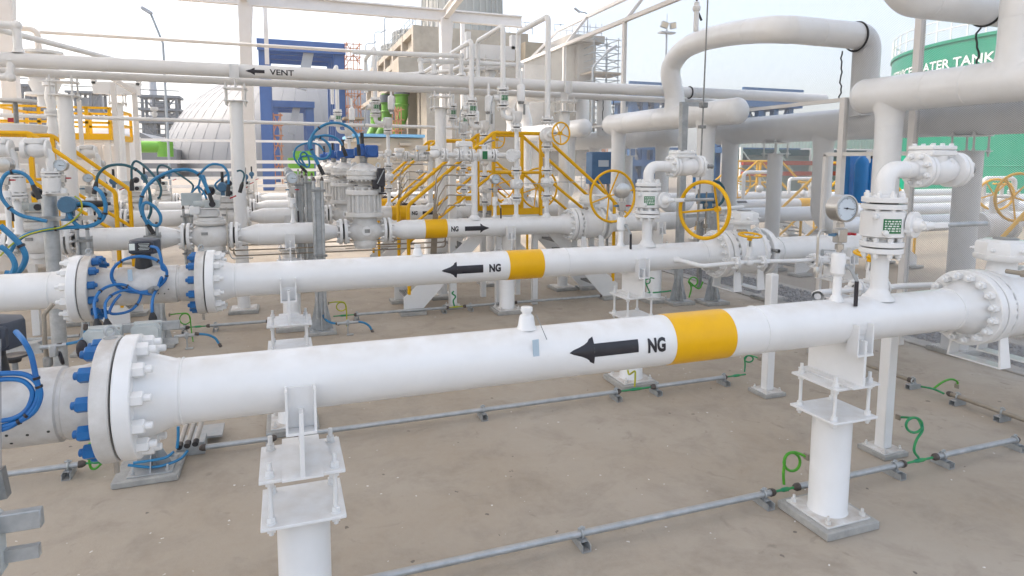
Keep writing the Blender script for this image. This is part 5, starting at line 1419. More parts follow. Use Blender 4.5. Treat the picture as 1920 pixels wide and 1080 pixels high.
# columns carrying overhead pipes
def vent_column(X, Y, ztop, r, label, saddle=None, m='white_paint', group='columns with bolted plates', beam=False):
    t = thing('pipe_column', label, 'pipe column', (X, Y, 0), group)
    MB().box((X, Y, .03), (.5, .5, .06), bev=.008).build('concrete_pad', 'concrete_pad', t)
    MB().box((X, Y, .068), (.42, .42, .015)).build('base_plate', 'white_worn', t)
    MB().cyl((X, Y, .07), (X, Y, ztop), r, n=32).build('column', m, t)
    for z in (ztop, ztop + .21):
        MB().box((X, Y, z + .008), (.38, .38, .016), bev=.003).build('plate', m, t)
    b = MB()
    for sx in (-1, 1):
        for sy in (-1, 1):
            p = V((X + sx * .15, Y + sy * .15, 0))
            b.cyl(p + ZA * (ztop - .07), p + ZA * (ztop + .31), .014, n=8).hexn(p + ZA * (ztop + .226), ZA, .045, .03).hexn(p + ZA * (ztop + .016), ZA, .045, .03).hexn(p + ZA * ztop, -ZA, .045, .03)
    b.build('rods', 'galv_dark' if m == 'galv' else 'white_worn', t)
    if saddle:
        zp, rp = saddle
        b = MB().box((X, Y, (ztop + .226 + zp - rp * .7) / 2), (.02, .34, zp - rp * .7 - ztop - .226))
        b.box((X, Y - .14, zp - .03), (.15, .012, .24)).box((X - .07, Y - .17, zp - .03), (.010, .07, .24)).box((X + .07, Y - .17, zp - .03), (.010, .07, .24)).box((X, Y - .17, zp - .15), (.15, .07, .012))
        b.build('pipe_shoe', 'white_paint', t)
    if beam:
        b = MB().box((X, Y, ztop + .38), (1.05, .16, .30)).box((X - .5, Y, ztop + .62), (.10, .16, .30)).box((X + .5, Y, ztop + .62), (.10, .16, .30))
        b.build('cradle_beam', 'vent_grey', t)
    return t
YV, ZV, RV = 12.16, 4.25, .115
for X, lab in ((-.72, 'round white column under the overhead pipe left of centre'), (-3.25, 'round white column under the overhead pipe at left'), (2.92, 'round white column under the overhead pipe behind the middle risers'), (5.55, 'round white column with square saddle under the overhead pipe, right of the tall vent')):
    vent_column(X, YV, 3.72, .108, lab, (ZV, RV) if X in (-.72, 5.55) else None)
vent_column(4.24, 13.1, 4.62, .085 * 1.05, 'slim white column topped by a wide cradle beam above the overhead pipe', beam=True)
vent_column(-3.92, 19.0, 4.15, .11, 'white column topped by an empty cradle beam in the left background', beam=True)
vent_column(9.02, 6.19, 2.86, .17, 'thick grey column behind the mesh right of the nearest check valve', (ZC2, .265), group='columns behind the mesh')
vent_column(9.02, 9.9, 2.86, .14, 'grey column behind the mesh right of the tilted yellow handwheel', (ZC2, .265), group='columns behind the mesh')
vent_column(9.02, 15.5, 2.86, .13, 'grey column behind the mesh beside the blue cabinet', (ZC2, .265), group='columns behind the mesh')
support(6.75, 10.5, 'round white pipe support right of the second line riser, behind the second pipe', None, shoe=True)
support(7.2, 6.6, 'white pipe support under the second line behind the nearest riser', None)
support(7.3, 3.46, 'white pipe support at the right edge under the nearest line', None)

t = thing('overhead_pipe', 'grey white overhead pipe lettered VENT with a black arrow', 'pipe', (0, YV, ZV - RV))
MB().cyl((-14, YV, ZV), (12.5, YV, ZV), RV, n=40).build('pipe', 'vent_grey', t)
for x in (-2.6, 3.3, 9): MB().torus((x, YV, ZV), XA, RV, .003, 36, 6).build('weld_seam', 'vent_grey', t)
pv = at(506, 134, Y=YV - RV)
pipe_text('VENT', .138, pv.x, YV, ZV, RV, math.radians(-4), t, bold=.008, wx=1.16)
pt = at(496, 132, Y=YV - RV); pq = at(460, 130, Y=YV - RV)
pipe_arrow(pt.x, pq.x, .065, .028, .15, YV, ZV, RV, math.radians(-4), t)
t = thing('overhead_pipe', 'slimmer overhead pipe running just behind and below the lettered one', 'pipe', (0, 12.48, 4.04))
MB().cyl((-14, 12.48, 4.10), (9.5, 12.48, 4.10), .065, n=24).build('pipe', 'vent_grey', t)
# small vent pipes bending down into the lettered pipe
def vent_drop(pts, r, label, group='small vent pipes'):
    t = thing('vent_pipe', label, 'vent pipe', min([V(p) for p in pts], key=lambda q: q.z), group)
    b = MB().pipe(pts, r, .10, 18)
    e = V(pts[-1]); b.lathe(e + ZA * .0, ZA, [(0, r * 1.5), (.03, r * 1.3), (.06, r)], 18)
    b.build('pipe', 'white_paint', t)
    for p in pts[1:-1]:
        MB().sphere(p, r * 1.3, 16, 8).build('elbow_fitting', 'white_paint', t)
    return t
a = at(790, 112, Y=YV); vent_drop([(a.x, YV + 3.2, a.z + .1), (a.x + 2.1, YV + .2, a.z + .04), (a.x, YV + .1, a.z), (a.x, YV, ZV + RV)], .045, 'small vent pipe entering the overhead pipe, leftmost of its bends')
a = at(813, 115, Y=YV); vent_drop([(a.x + .1, YV + 2.6, a.z - .02), (a.x + .12, YV + .5, a.z - .02), (a.x, YV, a.z), (a.x, YV, ZV + RV)], .042, 'small vent pipe with a sideways bend entering the overhead pipe')
a = at(865, 105, Y=YV); vent_drop([(a.x - 2.05, YV + .1, a.z - .03), (a.x, YV, a.z), (a.x, YV, ZV + RV)], .045, 'level small vent pipe ending left of the cradle beam')
a = at(885, 110, Y=YV); vent_drop([(a.x + .05, YV + 2.4, a.z + .02), (a.x + .05, YV + .4, a.z), (a.x, YV, a.z), (a.x, YV, ZV + RV)], .04, 'small vent pipe entering the overhead pipe under the cradle beam')
a = at(31, 48, Y=YV); vent_drop([(a.x - .35, YV - .5, a.z - .1), (a.x - .3, YV + .0, a.z), (a.x, YV, a.z), (a.x, YV, ZV + RV)], .06, 'small vent pipe with a stubby elbow at the upper left')
a = at(10, 60, Y=YV); vent_drop([(a.x + .9, YV + 3.0, a.z + .05), (a.x - .3, YV - .4, a.z + .05), (a.x - .3, YV - .4, ZV + RV)], .05, 'slanting small vent pipe crossing behind the upper left elbow')
a = at(20, 145, Y=YV - .1); vent_drop([(a.x - .5, YV - .1, a.z), (a.x, YV - .1, a.z), (a.x, YV - .05, ZV - .02)], .055, 'small pipe elbow hanging under the overhead pipe at the upper left')
# galvanised instrument posts between lines 2 and 3
def galv_post(X, Y, z, label, arm=None):
    t = thing('galvanised_post', label, 'post', (X, Y, 0), 'galvanised instrument posts')
    MB().box((X, Y, .03), (.50, .44, .06), bev=.008).build('concrete_pad', 'concrete_pad', t)
    m = MB().box((X, Y, .066), (.40, .36, .012))
    for d in (XA, -XA, YA, -YA):
        n = d.cross(ZA) * .005
        m.prism([V((X, Y, .072)) + d * .06 + n, V((X, Y, .072)) + d * .19 + n, V((X, Y, .58)) + d * .06 + n], n * -2)
    m.build('base_plate', 'galv', t)
    MB().box((X, Y, z / 2 + .03), (.13, .11, z), bev=.004).build('post', 'galv', t)
    if arm: MB().bar((X - .08, Y, z + .02), (X + arm, Y, z + .02), .07, .07).build('arm', 'galv', t)
    return t
p = at(1271, 563, Z=.06); galv_post(p.x, p.y, at(1283, 197, Y=p.y).z, 'tall galvanised square post with a short arm left of the tilted handwheel', .42)
p2 = at(1335, 563, Z=.06); galv_post(p2.x, p2.y, at(1330, 352, Y=p2.y).z, 'short galvanised post with blue transmitter behind the tilted handwheel')
c = at(1327, 372, Y=p2.y - .15)
t = thing('transmitter', 'dark blue transmitter with looped cable behind the tilted yellow handwheel', 'transmitter', c - ZA * .1)
MB().cyl(c - XA * .2, c + XA * .14, .10, n=20).box(c - ZA * .12, (.14, .14, .16), bev=.02).build('housing', 'instr_blue', t)
MB().bar(c + V((-.45, .05, -.32)), c + V((.3, .05, -.32)), .05, .06).cyl(c + V((.02, 0, -.2)), c + V((.02, 0, -.55)), .045, n=12).build('bracket', 'galv', t)
cable([at(x, y, Y=p2.y - .2) for x, y in ((1338, 339), (1350, 343), (1357, 355), (1357, 372), (1348, 385), (1336, 391))], .025, 'dark teal cable looping off the blue transmitter behind the tilted handwheel', 'cable_dark')
for k, (x, y0, y1, lab) in enumerate(((1310, 355, 445, 'left'), (1325, 360, 450, 'middle'))):
    a, b = at(x, y0, Y=p2.y - .25), at(x - 3, y1, Y=p2.y - .25)
    t = thing('impulse_tube', '%s upright steel tube with fittings behind the tilted handwheel' % lab, 'tube', b)
    MB().cyl(a, b, .014, n=8).hexn(a + (b - a) * .3, ZA, .06, .06).hexn(a + (b - a) * .75, ZA, .07, .08).build('tube', 'rust_pipe', t)
a = at(1327, 0, Y=9.0); b = at(1307, 470, Y=9.0)
t = thing('wire_rope', 'thin upright steel wire crossing in front of the big arch', 'wire', b)
MB().cyl(b, a + (a - b) * .3, .013, n=8).build('wire', 'galv_dark', t)
MB().box(at(1319, 197, Y=9.0), (.12, .1, .09), bev=.01).box(at(1316, 238, Y=9.0), (.12, .06, .05)).build('wire_clamp', 'galv_dark', t)
a = at(1305, 48, Y=10.2)
t = thing('vent_fitting', 'small instrument with a cable standing on top of the big arch', 'instrument', a)
MB().lathe(a, ZA, [(-.1, .05), (.25, .045), (.26, .06), (.30, .075), (.34, .075), (.36, .05), (.42, .05), (.44, .02), (.44, 0)], 14).build('fitting', 'vent_grey', t)
MB().cyl(a + ZA * .44, a + V((.0, 0, 1.2)), .018, n=8).bar(a + V((.03, 0, .25)), a + V((.12, 0, .10)), .03, .03).build('cable_run', 'black_rubber', t)

# ================================================================== tall mesh fence on the far side of the skid
XF = 8.6
t = thing('mesh_fence', 'tall white expanded metal mesh fence with posts, pierced by the overhead pipes', 'fence', (XF, 12, 0))
FY0, FY1, FZ0, FZ1 = 1.2, 23.2, .12, 6.38
UX, UZ = 9.4, 7.36
for y in (2.9, 6.73, 7.96, 15.1, 18.9, 22.6):
    z = FZ1 if y not in (7.96,) else 3.75
    MB().box((XF, y, z / 2), (.10, .10, z), bev=.004).build('fence_post', 'frame_white', t)
MB().box((XF, (FY0 + FY1) / 2, FZ1 + .03), (.10, FY1 - FY0, .10)).build('top_rail', 'frame_white', t)
MB().box((UX, (FY0 + FY1) / 2 - 1, UZ), (.10, FY1 - FY0 - 2, .10)).build('upper_rail', 'frame_white', t)
MB().box((XF, (7.96 + 17) / 2, 3.72), (.06, 17 - 8.01, .06)).build('mid_rail', 'frame_white', t)
for y0, z0, y1, z1 in ((6.78, 2.84, 8.3, 2.84), (8.28, .1, 8.28, 2.84)):
    MB().bar((XF, y0, z0), (XF, y1, z1), .06, .06, XA).build('opening_frame', 'frame_white', t)
for y in (2.9, 6.73, 10.9, 15.1, 18.9, 22): MB().bar((XF, y, FZ1), (UX, y if y < 21 else 21.2, UZ), .08, .08).build('canopy_arm', 'frame_white', t)
def mesh_strands(ya, yb, za, zb, fn, hole=None, cw=.034, ch=.024, w=.005):
    """zigzag strands of expanded metal as real thin ribbons; fn maps (y, z) to the place"""
    nc = int((yb - ya) / cw); nr = int((zb - za) / (ch / 2))
    j, i = np.meshgrid(np.arange(nr), np.arange(nc * 2), indexing='ij')
    y0 = ya + i * cw / 2; up = ((i + j) % 2)
    z0 = za + j * ch / 2 + up * ch / 2 * .92; z1 = za + j * ch / 2 + (1 - up) * ch / 2 * .92
    y1 = y0 + cw / 2
    keep = np.ones(y0.shape, bool)
    if hole: keep = ~((y0 > hole[0]) & (y0 < hole[1]) & (z0 > hole[2]) & (z0 < hole[3]))
    y0, y1, z0, z1 = [q[keep].ravel() for q in (y0, y1, z0, z1)]
    n = len(y0); h = w / 2
    P = np.empty((n, 4, 3), np.float32)
    for k, (yy, zz_, o, e) in enumerate(((y0, z0, -h, -.0012), (y1, z1, -h, -.0012), (y1, z1, h, .0012), (y0, z0, h, .0012))):
        X, Yv, Z = fn(yy, zz_ + o); P[:, k, 0] = X + e; P[:, k, 1] = Yv; P[:, k, 2] = Z
    return P.reshape(-1, 3), n
def mesh_panel(parts, name, parent, m):
    Vs = np.concatenate([p[0] for p in parts]) - np.array(ORG[parent], np.float32); n = sum(p[1] for p in parts)
    me = bpy.data.meshes.new(name); me.vertices.add(4 * n); me.vertices.foreach_set('co', Vs.ravel())
    me.loops.add(4 * n); me.loops.foreach_set('vertex_index', np.arange(4 * n, dtype=np.int32))
    me.polygons.add(n); me.polygons.foreach_set('loop_start', np.arange(0, 4 * n, 4, dtype=np.int32))
    me.update(calc_edges=True); me.materials.append(MATS[m])
    o = bpy.data.objects.new(name, me); COL.objects.link(o); o.parent = parent; ORG[o] = ORG[parent]; return o
mesh_panel([mesh_strands(FY0, FY1, FZ0, FZ1, lambda y, z: (np.full_like(y, XF), y, z), (6.78, 8.25, -1, 2.82))], 'mesh_sheet', t, 'mesh_grey')
k_ = (UX - XF) / (UZ - FZ1)
mesh_panel([mesh_strands(FY0, 21.2, FZ1 + .05, UZ, lambda y, z: (XF + (z - FZ1) * k_, y, z))], 'canopy_mesh_sheet', t, 'mesh_grey')
for c, r in (((XF + .0, 7.81, 4.685), .222), ((XF, YV, ZV), .125), ((XF, 5.83, 4.68), .215), ((XF, 16.61, 4.685), .222)):
    MB().torus(c, XA, r, .016, 36, 6).build('edge_lacing', 'black_rubber', t)
rnd = random.Random(11)
for y, z0, z1 in ((8.05, 4.5, 3.72), (5.9, 4.45, 3.6), (16.2, 4.5, 3.6), (15.6, 4.5, 3.2)):
    pts = [V((XF - .01, y + rnd.uniform(-.03, .03), z0 + (z1 - z0) * k / 14)) for k in range(15)]
    MB().sweep(pts, .012, 6).build('seam_lacing', 'black_rubber', t)

# items behind the opening
c = at(1615, 335, Y=8.9)
t = thing('gas_cylinder', 'tall blue gas cylinder behind the opening in the mesh', 'gas cylinder', c - ZA * .45)
MB().lathe(c - ZA * .45, ZA, [(0, .09), (.03, .12), (.05, .125), (.72, .125), (.80, .10), (.86, .05), (.88, .03), (.92, .03), (.92, 0)], 28).build('cylinder', 'cyl_blue', t)
c = at(1633, 332, Y=8.8)
t = thing('gas_cylinder', 'small blue cylinder with white label beside the tall blue one', 'gas cylinder', c - ZA * .3)
MB().lathe(c - ZA * .3, ZA, [(0, .05), (.02, .058), (.48, .058), (.54, .04), (.58, .02), (.64, .02), (.64, 0)], 20).build('cylinder', 'cyl_blue', t)
MB().cyl(c + ZA * .34, c + ZA * .42, .025, n=8).build('cylinder_valve', 'black', t)
vpatch(c.x, c.y, .059, -.7, .5, c.z - .02, c.z + .07).build('paper_label', 'label_white', t)
c = at(1597, 328, Y=9.2)
t = thing('blue_locker', 'flat blue locker left of the tall blue cylinder', 'locker', c - ZA * .4)
MB().box(c, (.26, .12, .78), bev=.01).build('panel', 'cyl_blue', t)
c = at(1650, 310, Y=9.3)
t = thing('perforated_panel', 'white back board behind the blue cylinders', 'panel', c - ZA * .3)
MB().box(c + YA * .1, (.5, .02, .6)).build('board', 'frame_white', t)
c = at(1124, 315, Y=15)
t = thing('blue_cabinet', 'blue steel cabinet with a pale sign behind the sloping yellow handrail', 'cabinet', (c.x, 15, 0))
MB().box((c.x, 15, c.z), (.62, .35, .84), bev=.012).build('cabinet', 'cab_blue', t)
MB().box((c.x + .02, 14.815, c.z + .12), (.30, .012, .17)).build('sign_plate', 'cab_panel', t)
for s in (-1, 1): MB().box((c.x + s * .26, 15, (c.z - .42) / 2), (.06, .06, c.z - .42)).build('leg', 'galv_dark', t)
c = at(1382, 360, Y=11.8)
t = thing('blue_cabinet', 'blue box behind the check valve of the second line', 'cabinet', (7.0, 11.3, 0))
cc = at(1318, 322, Y=11.3)
MB().box(cc, (.34, .25, .72), bev=.01).build('cabinet', 'cyl_blue', t)
MB().box((cc.x, 11.3, (cc.z - .36) / 2), (.08, .08, cc.z - .36)).build('leg', 'galv_dark', t)
# small things beyond the mesh on the right
def far_unit(x, y, Y, lab):
    c = at(x, y, Y=Y); g = (c.x, Y, 0)
    t = thing('relief_riser', lab, 'valve', g, 'white risers behind the mesh')
    z = c.z
    MB().pipe([(c.x, Y, ZP + .1), (c.x, Y, z), (c.x + 1.0, Y, z), (c.x + 1.0, Y, ZP + .1)], .055, .12, 16).build('riser_pipe', 'white_paint', t)
    for zz_ in (z - .3, z - .6): flange_pair(t, (c.x + 1.0, Y, zz_), ZA, .12, .03, .012, 6, .03, .05, sep=False)
    MB().cyl((c.x + 1.0, Y, z - .55), (c.x + 1.0, Y, z - .35), .11, n=18).build('valve_body', 'white_paint', t)
    MB().cyl((c.x + .6, Y, z - .5), (c.x + .6, Y, z - .15), .04, n=10).sphere((c.x + .6, Y, z - .5), .12, 14, 8).build('gate_valve', 'white_paint', t)
    handwheel((c.x + .6, Y, z - .12), ZA, .16, .02, 4, .03, t)
    return t
far_unit(1395, 323, 15.5, 'white looped riser with yellow wheel beyond the mesh left of the grey column')
far_unit(1845, 335, 9.5, 'white looped riser beyond the mesh at the right edge')
far_unit(1480, 335, 17.0, 'white looped riser with yellow wheel beyond the mesh right of the grey column')
stairs(13.5, 15.2, 16.2, 17.8, 17.5, 18.5, 1.25, 'yellow railed stairs beyond the mesh right of the grey column', zr=.55)
stairs(11.6, 13.2, 14.0, 15.4, 11.8, 12.6, 1.2, 'yellow railed stairs beyond the mesh behind the nearest check valve', zr=.5)
stairs(10.9, 12.4, 13.2, 14.6, 6.0, 6.9, 1.1, 'yellow railed stairs beyond the mesh at the right edge', zr=.5)
for (x, y, Y, R, ax, lab) in ((1867, 365, 9.3, .33, (-.6, -.8, 0), 'yellow handwheel beyond the mesh at the right edge'), (1385, 343, 16, .45, (0, -1, 0), 'yellow handwheel beyond the mesh left of the grey column'), (1908, 370, 7.5, .42, (-.3, -1, 0), 'yellow handwheel cut by the right edge beyond the mesh')):
    c = at(x, y, Y=Y)
    t = thing('ball_valve', lab, 'valve', (c.x, Y + .4, ZP - .3), 'far valves with yellow handwheels')
    handwheel(c, ax, R, .025, 5, .1, t)
    MB().lathe((c.x - .45, Y + .4, ZP), XA, [(0, 0), (0, .28), (.1, .28), (.11, .22), (.4, .25), (.75, .22), (.76, .28), (.86, .28), (.86, 0)], 28).cyl((c.x, Y + .4, ZP), (c.x, Y + .4, c.z), .06, n=12).cyl((c.x, Y + .4, c.z), c - V(ax).normalized() * .1, .03, n=10).build('valve_body', 'white_paint', t)
# ================================================================== ground
mat('sand', (.33, .285, .225), .9, noise=(.27, .23, .185), scale=.25, bump=.2)
mat('gravel_grey', (.16, .165, .18), .85, noise=(.34, .35, .37), scale=11, bump=.1)
mat('kerb', (.42, .39, .35), .85, noise=(.36, .33, .29), scale=4, bump=.1)
mat('raw_concrete', (.45, .40, .33), .85, noise=(.33, .29, .235), scale=.6, bump=.1)
mat('raw_concrete_shaded', (.36, .31, .235), .85, noise=(.27, .23, .17), scale=.6, bump=.1)  # darker copy of raw_concrete: the block's shaded face is put into the colour
mat('stack_pale', (.46, .46, .43), .6, noise=(.39, .39, .365), scale=.5)
mat('portal_blue', (.055, .125, .32), .5, noise=(.045, .10, .27), scale=.8)
mat('cladding', (.38, .40, .43), .4, noise=(.33, .35, .385), scale=.4)
mat('dome_sheet', (.19, .195, .20), .5, noise=(.165, .17, .18), scale=.2)
mat('bldg_cream', (.50, .43, .34), .8, noise=(.46, .39, .31), scale=.8)
mat('trim_blue', (.20, .45, .68), .5)
mat('door_tan', (.48, .40, .28), .7)
mat('duct_green', (.13, .36, .02), .4, noise=(.11, .31, .02), scale=1)
mat('tank_green', (.0, .25, .145), .4, noise=(.0, .22, .13), scale=.4)
mat('tank_white', (.78, .79, .78), .4)
mat('far_grey', (.17, .185, .205), .7, noise=(.13, .145, .16), scale=.3)
mat('scaf_orange', (.50, .22, .11), .7)
mat('scaf_grey', (.30, .33, .35), .6)
mat('plank', (.34, .27, .19), .8)
mat('steel_blue', (.04, .13, .30), .5)
mat('red_steel', (.48, .05, .03), .5)
mat('dark_glass', (.03, .06, .09), .3)
mat('lamp_lens', (.65, .55, .40), .3)

g = MB().box((0, 600, -.52), (5000, 5000, 1)).build('ground', 'sand', loc=(0, 0, -.02)); tag(g, kind='structure')
g = MB().box((-8, 12, -.2), (33.6, 60, .4)).build('skid_floor', 'concrete_floor', loc=(0, 0, 0)); tag(g, kind='structure')
g = MB().box((9.0, 10, -.09), (.30, 40, .20), bev=.01).build('kerb', 'kerb', loc=(9.0, 10, 0)); tag(g, kind='structure')
g = MB().box((10.35, 10, -.09), (.24, 40, .22), bev=.01).build('kerb', 'kerb', loc=(10.35, 10, 0)); tag(g, kind='structure')
# gravel strip: loose stones
rng = np.random.default_rng(4)
ico = bmesh.new(); bmesh.ops.create_icosphere(ico, subdivisions=1, radius=1); ico.verts.index_update()
iv = np.array([q.co[:] for q in ico.verts], np.float32); fi = np.array([[q.index for q in f.verts] for f in ico.faces], np.int32); ico.free()
ns = 6500
px_ = rng.uniform(9.16, 10.22, ns); py_ = rng.uniform(2.2, 15, ns); s_ = rng.uniform(.018, .042, ns)
vv = iv[None] * (1 + rng.normal(0, .16, (ns, len(iv), 1))) * (s_[:, None, None] * rng.uniform(.6, 1.1, (ns, 1, 3))) + np.stack([px_, py_, rng.uniform(-.02, .035, ns)], 1)[:, None]
me = bpy.data.meshes.new('gravel'); nf = len(fi) * ns
me.vertices.add(ns * len(iv)); me.vertices.foreach_set('co', vv.astype(np.float32).ravel())
me.loops.add(nf * 3); me.loops.foreach_set('vertex_index', (fi[None] + (np.arange(ns) * len(iv))[:, None, None]).astype(np.int32).ravel())
me.polygons.add(nf); me.polygons.foreach_set('loop_start', np.arange(0, nf * 3, 3, dtype=np.int32)); me.update(calc_edges=True)
me.materials.append(MATS['gravel_grey']); o = bpy.data.objects.new('gravel', me); COL.objects.link(o); tag(o, kind='stuff')
tag(o, 'grey loose gravel strip along the mesh fence')

# ================================================================== open shelter frame behind the rows, with an added unseen roof over the skid
YB = 22.0
RY1_ = 19.6
t = thing('shelter_frame', 'open white steel shelter frame with tall posts and a long beam above the overhead pipe', 'steel frame', (-1, YB, 0))
for x in (-7.15, -.95, 5.47):
    MB().box((x, YB, 3.8), (.36, .36, 7.6), bev=.01).build('post', 'frame_white', t)
    MB().prism([V((x - .17, YB - .17, 6.6)), V((x - .17, YB - .17, 7.5)), V((x + .25, YB - .17, 7.5)), V((x + .19, YB - .17, 6.6))], (0, .34, 0)).build('haunch', 'frame_white', t)
    MB().ibeam((x, YB - .15, 7.75), (x, RY1_ - .1, 8.0), .2, .32, .03).build('rafter', 'frame_white', t)
MB().ibeam((-14, YB, 7.72), (8.3, YB, 7.72), .22, .40, .05).build('main_beam', 'frame_white', t)
b = MB()
RX0, RX1, RY0, RY1, RZ = -15.0, 8.4, -.6, 19.6, 8.25  # extent of the unseen roof, added for the even shade on the pipes
k = RX0
while k < RX1:
    o_ = len(b.v)
    for xx, zz_ in ((k, RZ), (k + .05, RZ + .04), (k + .15, RZ + .04), (k + .20, RZ), (k + .36, RZ)):
        b.v += [V((xx, RY0, zz_)), V((xx, RY1, zz_))]
    b.f += [(o_ + 2 * q, o_ + 2 * q + 1, o_ + 2 * q + 3, o_ + 2 * q + 2) for q in range(4)]; k += .36
rm = bpy.data.materials.new('translucent_shade_roof'); rm.use_nodes = True
rn = rm.node_tree; rn.nodes.remove(rn.nodes['Principled BSDF'])
r1 = rn.nodes.new('ShaderNodeBsdfDiffuse'); r1.inputs[0].default_value = (.75, .75, .74, 1)
r2 = rn.nodes.new('ShaderNodeBsdfTranslucent'); r2.inputs[0].default_value = (.85, .87, .90, 1)
r3 = rn.nodes.new('ShaderNodeMixShader'); r3.inputs[0].default_value = .30  # translucent share, set to lift the light under the added roof
rn.links.new(r1.outputs[0], r3.inputs[1]); rn.links.new(r2.outputs[0], r3.inputs[2]); rn.links.new(r3.outputs[0], rn.nodes['Material Output'].inputs[0])
MATS['translucent_shade_roof'] = rm
b.build('shade_roof_sheet', 'translucent_shade_roof', t)
for y in (-.3, 6, 12.3, 18.5): MB().ibeam((RX0, y, RZ - .2), (RX1, y, RZ - .2), .2, .32, .03).build('roof_beam', 'frame_white', t)
for x in (-14.5, 8.0):  # unseen posts carrying the added roof
    for y in (-.3, 18.5) if x < 0 else (-.3,): MB().box((x, y, (RZ - .36) / 2), (.3, .3, RZ - .36)).build('post', 'frame_white', t)
t = thing('thin_pipe', 'thin pale pipe crossing the sky above the overhead pipe, bent down at its left end', 'pipe', (-5, 20, 5.9))
a = at(38, 53, Y=20); b = at(70, 58, Y=20); c = at(800, 106, Y=20)
MB().pipe([a, V((b.x, 20, a.z)), V((b.x, 20, a.z - 1.2))], .075, .2, 14).pipe([V((b.x, 20.2, a.z - .03)), V((c.x, 20.2, a.z - .03))], .05, .2, 12).build('pipe', 'frame_white', t)
t = thing('thin_pipe', 'thin grey pipe crossing level behind the columns below the overhead pipe', 'pipe', (-2, 16, 3.5))
a = at(-60, 214, Y=16); c = at(850, 239, Y=16)
MB().cyl(a, V((c.x, 16, a.z - .06)), .042, n=12).build('pipe', 'vent_grey', t)
a = at(290, 220, Y=16)
MB().lathe(a, ZA, [(0, .03), (.05, .06), (.10, .06), (.12, .03), (.16, .08), (.22, .08), (.23, 0)], 14).build('relief_fitting', 'white_paint', t)

def thin_post(x, ytop, ybot, Y, w, label, m='frame_white', group='thin posts in the background'):
    a, b = at(x, ytop, Y=Y), at(x, ybot, Y=Y)
    t = thing('thin_post', label, 'post', (a.x, Y, b.z), group)
    MB().box((a.x, Y, (a.z + b.z) / 2), (w, w, a.z - b.z)).build('post', m, t)
    return t
for x, y0, y1, Y, w, lab in ((148, 187, 300, 14, .06, 'thin capped post between the two left columns'), (212, 155, 305, 17.5, .10, 'thin square post just left of the empty cradle column'), (252, 172, 300, 18, .10, 'thin square post right of the empty cradle column'), (497, 10, 120, 24, .14, 'slim hanger rod in front of the blue portal'), (867, 30, 240, 24, .14, 'slim white post right of the shelter post in front of the concrete tower')):
    thin_post(x, y0, y1, Y, w, lab)
a, b = at(190, 135, Y=17.6), at(254, 173, Y=17.9)
t = thing('sloping_bar', 'sloping white bar between the thin posts by the empty cradle', 'bar', b); MB().bar(a, b, .1, .1).build('bar', 'frame_white', t)

# white rail fence at the back of the skid
def rail_fence(x0, x1, Y, rails, posts, label, m='frame_white', slat=None):
    t = thing('rail_fence', label, 'fence', ((x0 + x1) / 2, Y, 0))
    for z, h in rails: MB().box(((x0 + x1) / 2, Y, z), (x1 - x0, .08, h)).build('rail', m, t)
    zt = max(z for z, h in rails)
    k = x0
    while k <= x1: MB().box((k, Y - .05, zt / 2 + .05), (.12, .08, zt + .1)).build('fence_post', m, t); k += posts
    return t
rail_fence(-16, at(652, 300, Y=30).x, 30, [(3.55, .10), (2.65, .14), (2.30, .12), (1.95, .12), (1.60, .12), (1.22, .14), (.85, .12), (.4, .12)], 3.5, 'white horizontal rail fence closing the rear of the skid')
t = thing('low_wall', 'low pale wall with panels behind the control valve rows', 'wall', (-2, 27, 0))
MB().box((-2, 27, .55), (24, .3, 1.1)).box((-2, 26.95, 1.12), (24.2, .5, .08)).build('wall', 'frame_white', t)

# white process block and yellow platform at left
def cage(x0, x1, ya, yb, zf, zt, label, n=4):
    t = thing('yellow_platform', label, 'platform', ((x0 + x1) / 2, (ya + yb) / 2, zf - .4))
    MB().box(((x0 + x1) / 2, (ya + yb) / 2, zf - .05), (x1 - x0 - .06, yb - ya - .06, .08)).build('deck', 'frame_white', t)
    MB().box(((x0 + x1) / 2, ya, zf + .02), (x1 - x0 + .06, .05, .16)).box((x1, (ya + yb) / 2, zf + .02), (.05, yb - ya, .16)).build('toe_plate', 'yellow', t)
    for k in range(n):
        x = x0 + (x1 - x0) * k / (n - 1)
        for y in (ya, yb): MB().box((x, y, (zf + zt) / 2), (.07, .07, zt - zf)).build('rail_post', 'yellow', t)
    for z in (zt, (zf + zt) / 2):
        for y in (ya, yb): MB().box(((x0 + x1) / 2, y, z), (x1 - x0, .07, .06)).build('rail', 'yellow', t)
        for x in (x0, x1): MB().box((x, (ya + yb) / 2, z), (.07, yb - ya, .06)).build('rail', 'yellow', t)
    for x in (x0 + .1, x1 - .1):
        for y in (ya + .1, yb - .1): MB().box((x, y, (zf - .1) / 2), (.12, .12, zf - .1)).build('leg', 'frame_white', t)
    return t
a, b = at(125, 264, Y=19.5), at(208, 262, Y=19.5)
cage(a.x - 1.6, b.x, 19.5, 22.0, at(208, 258, Y=19.5).z, at(208, 203, Y=19.5).z, 'yellow caged platform on legs left of the empty cradle column', 6)
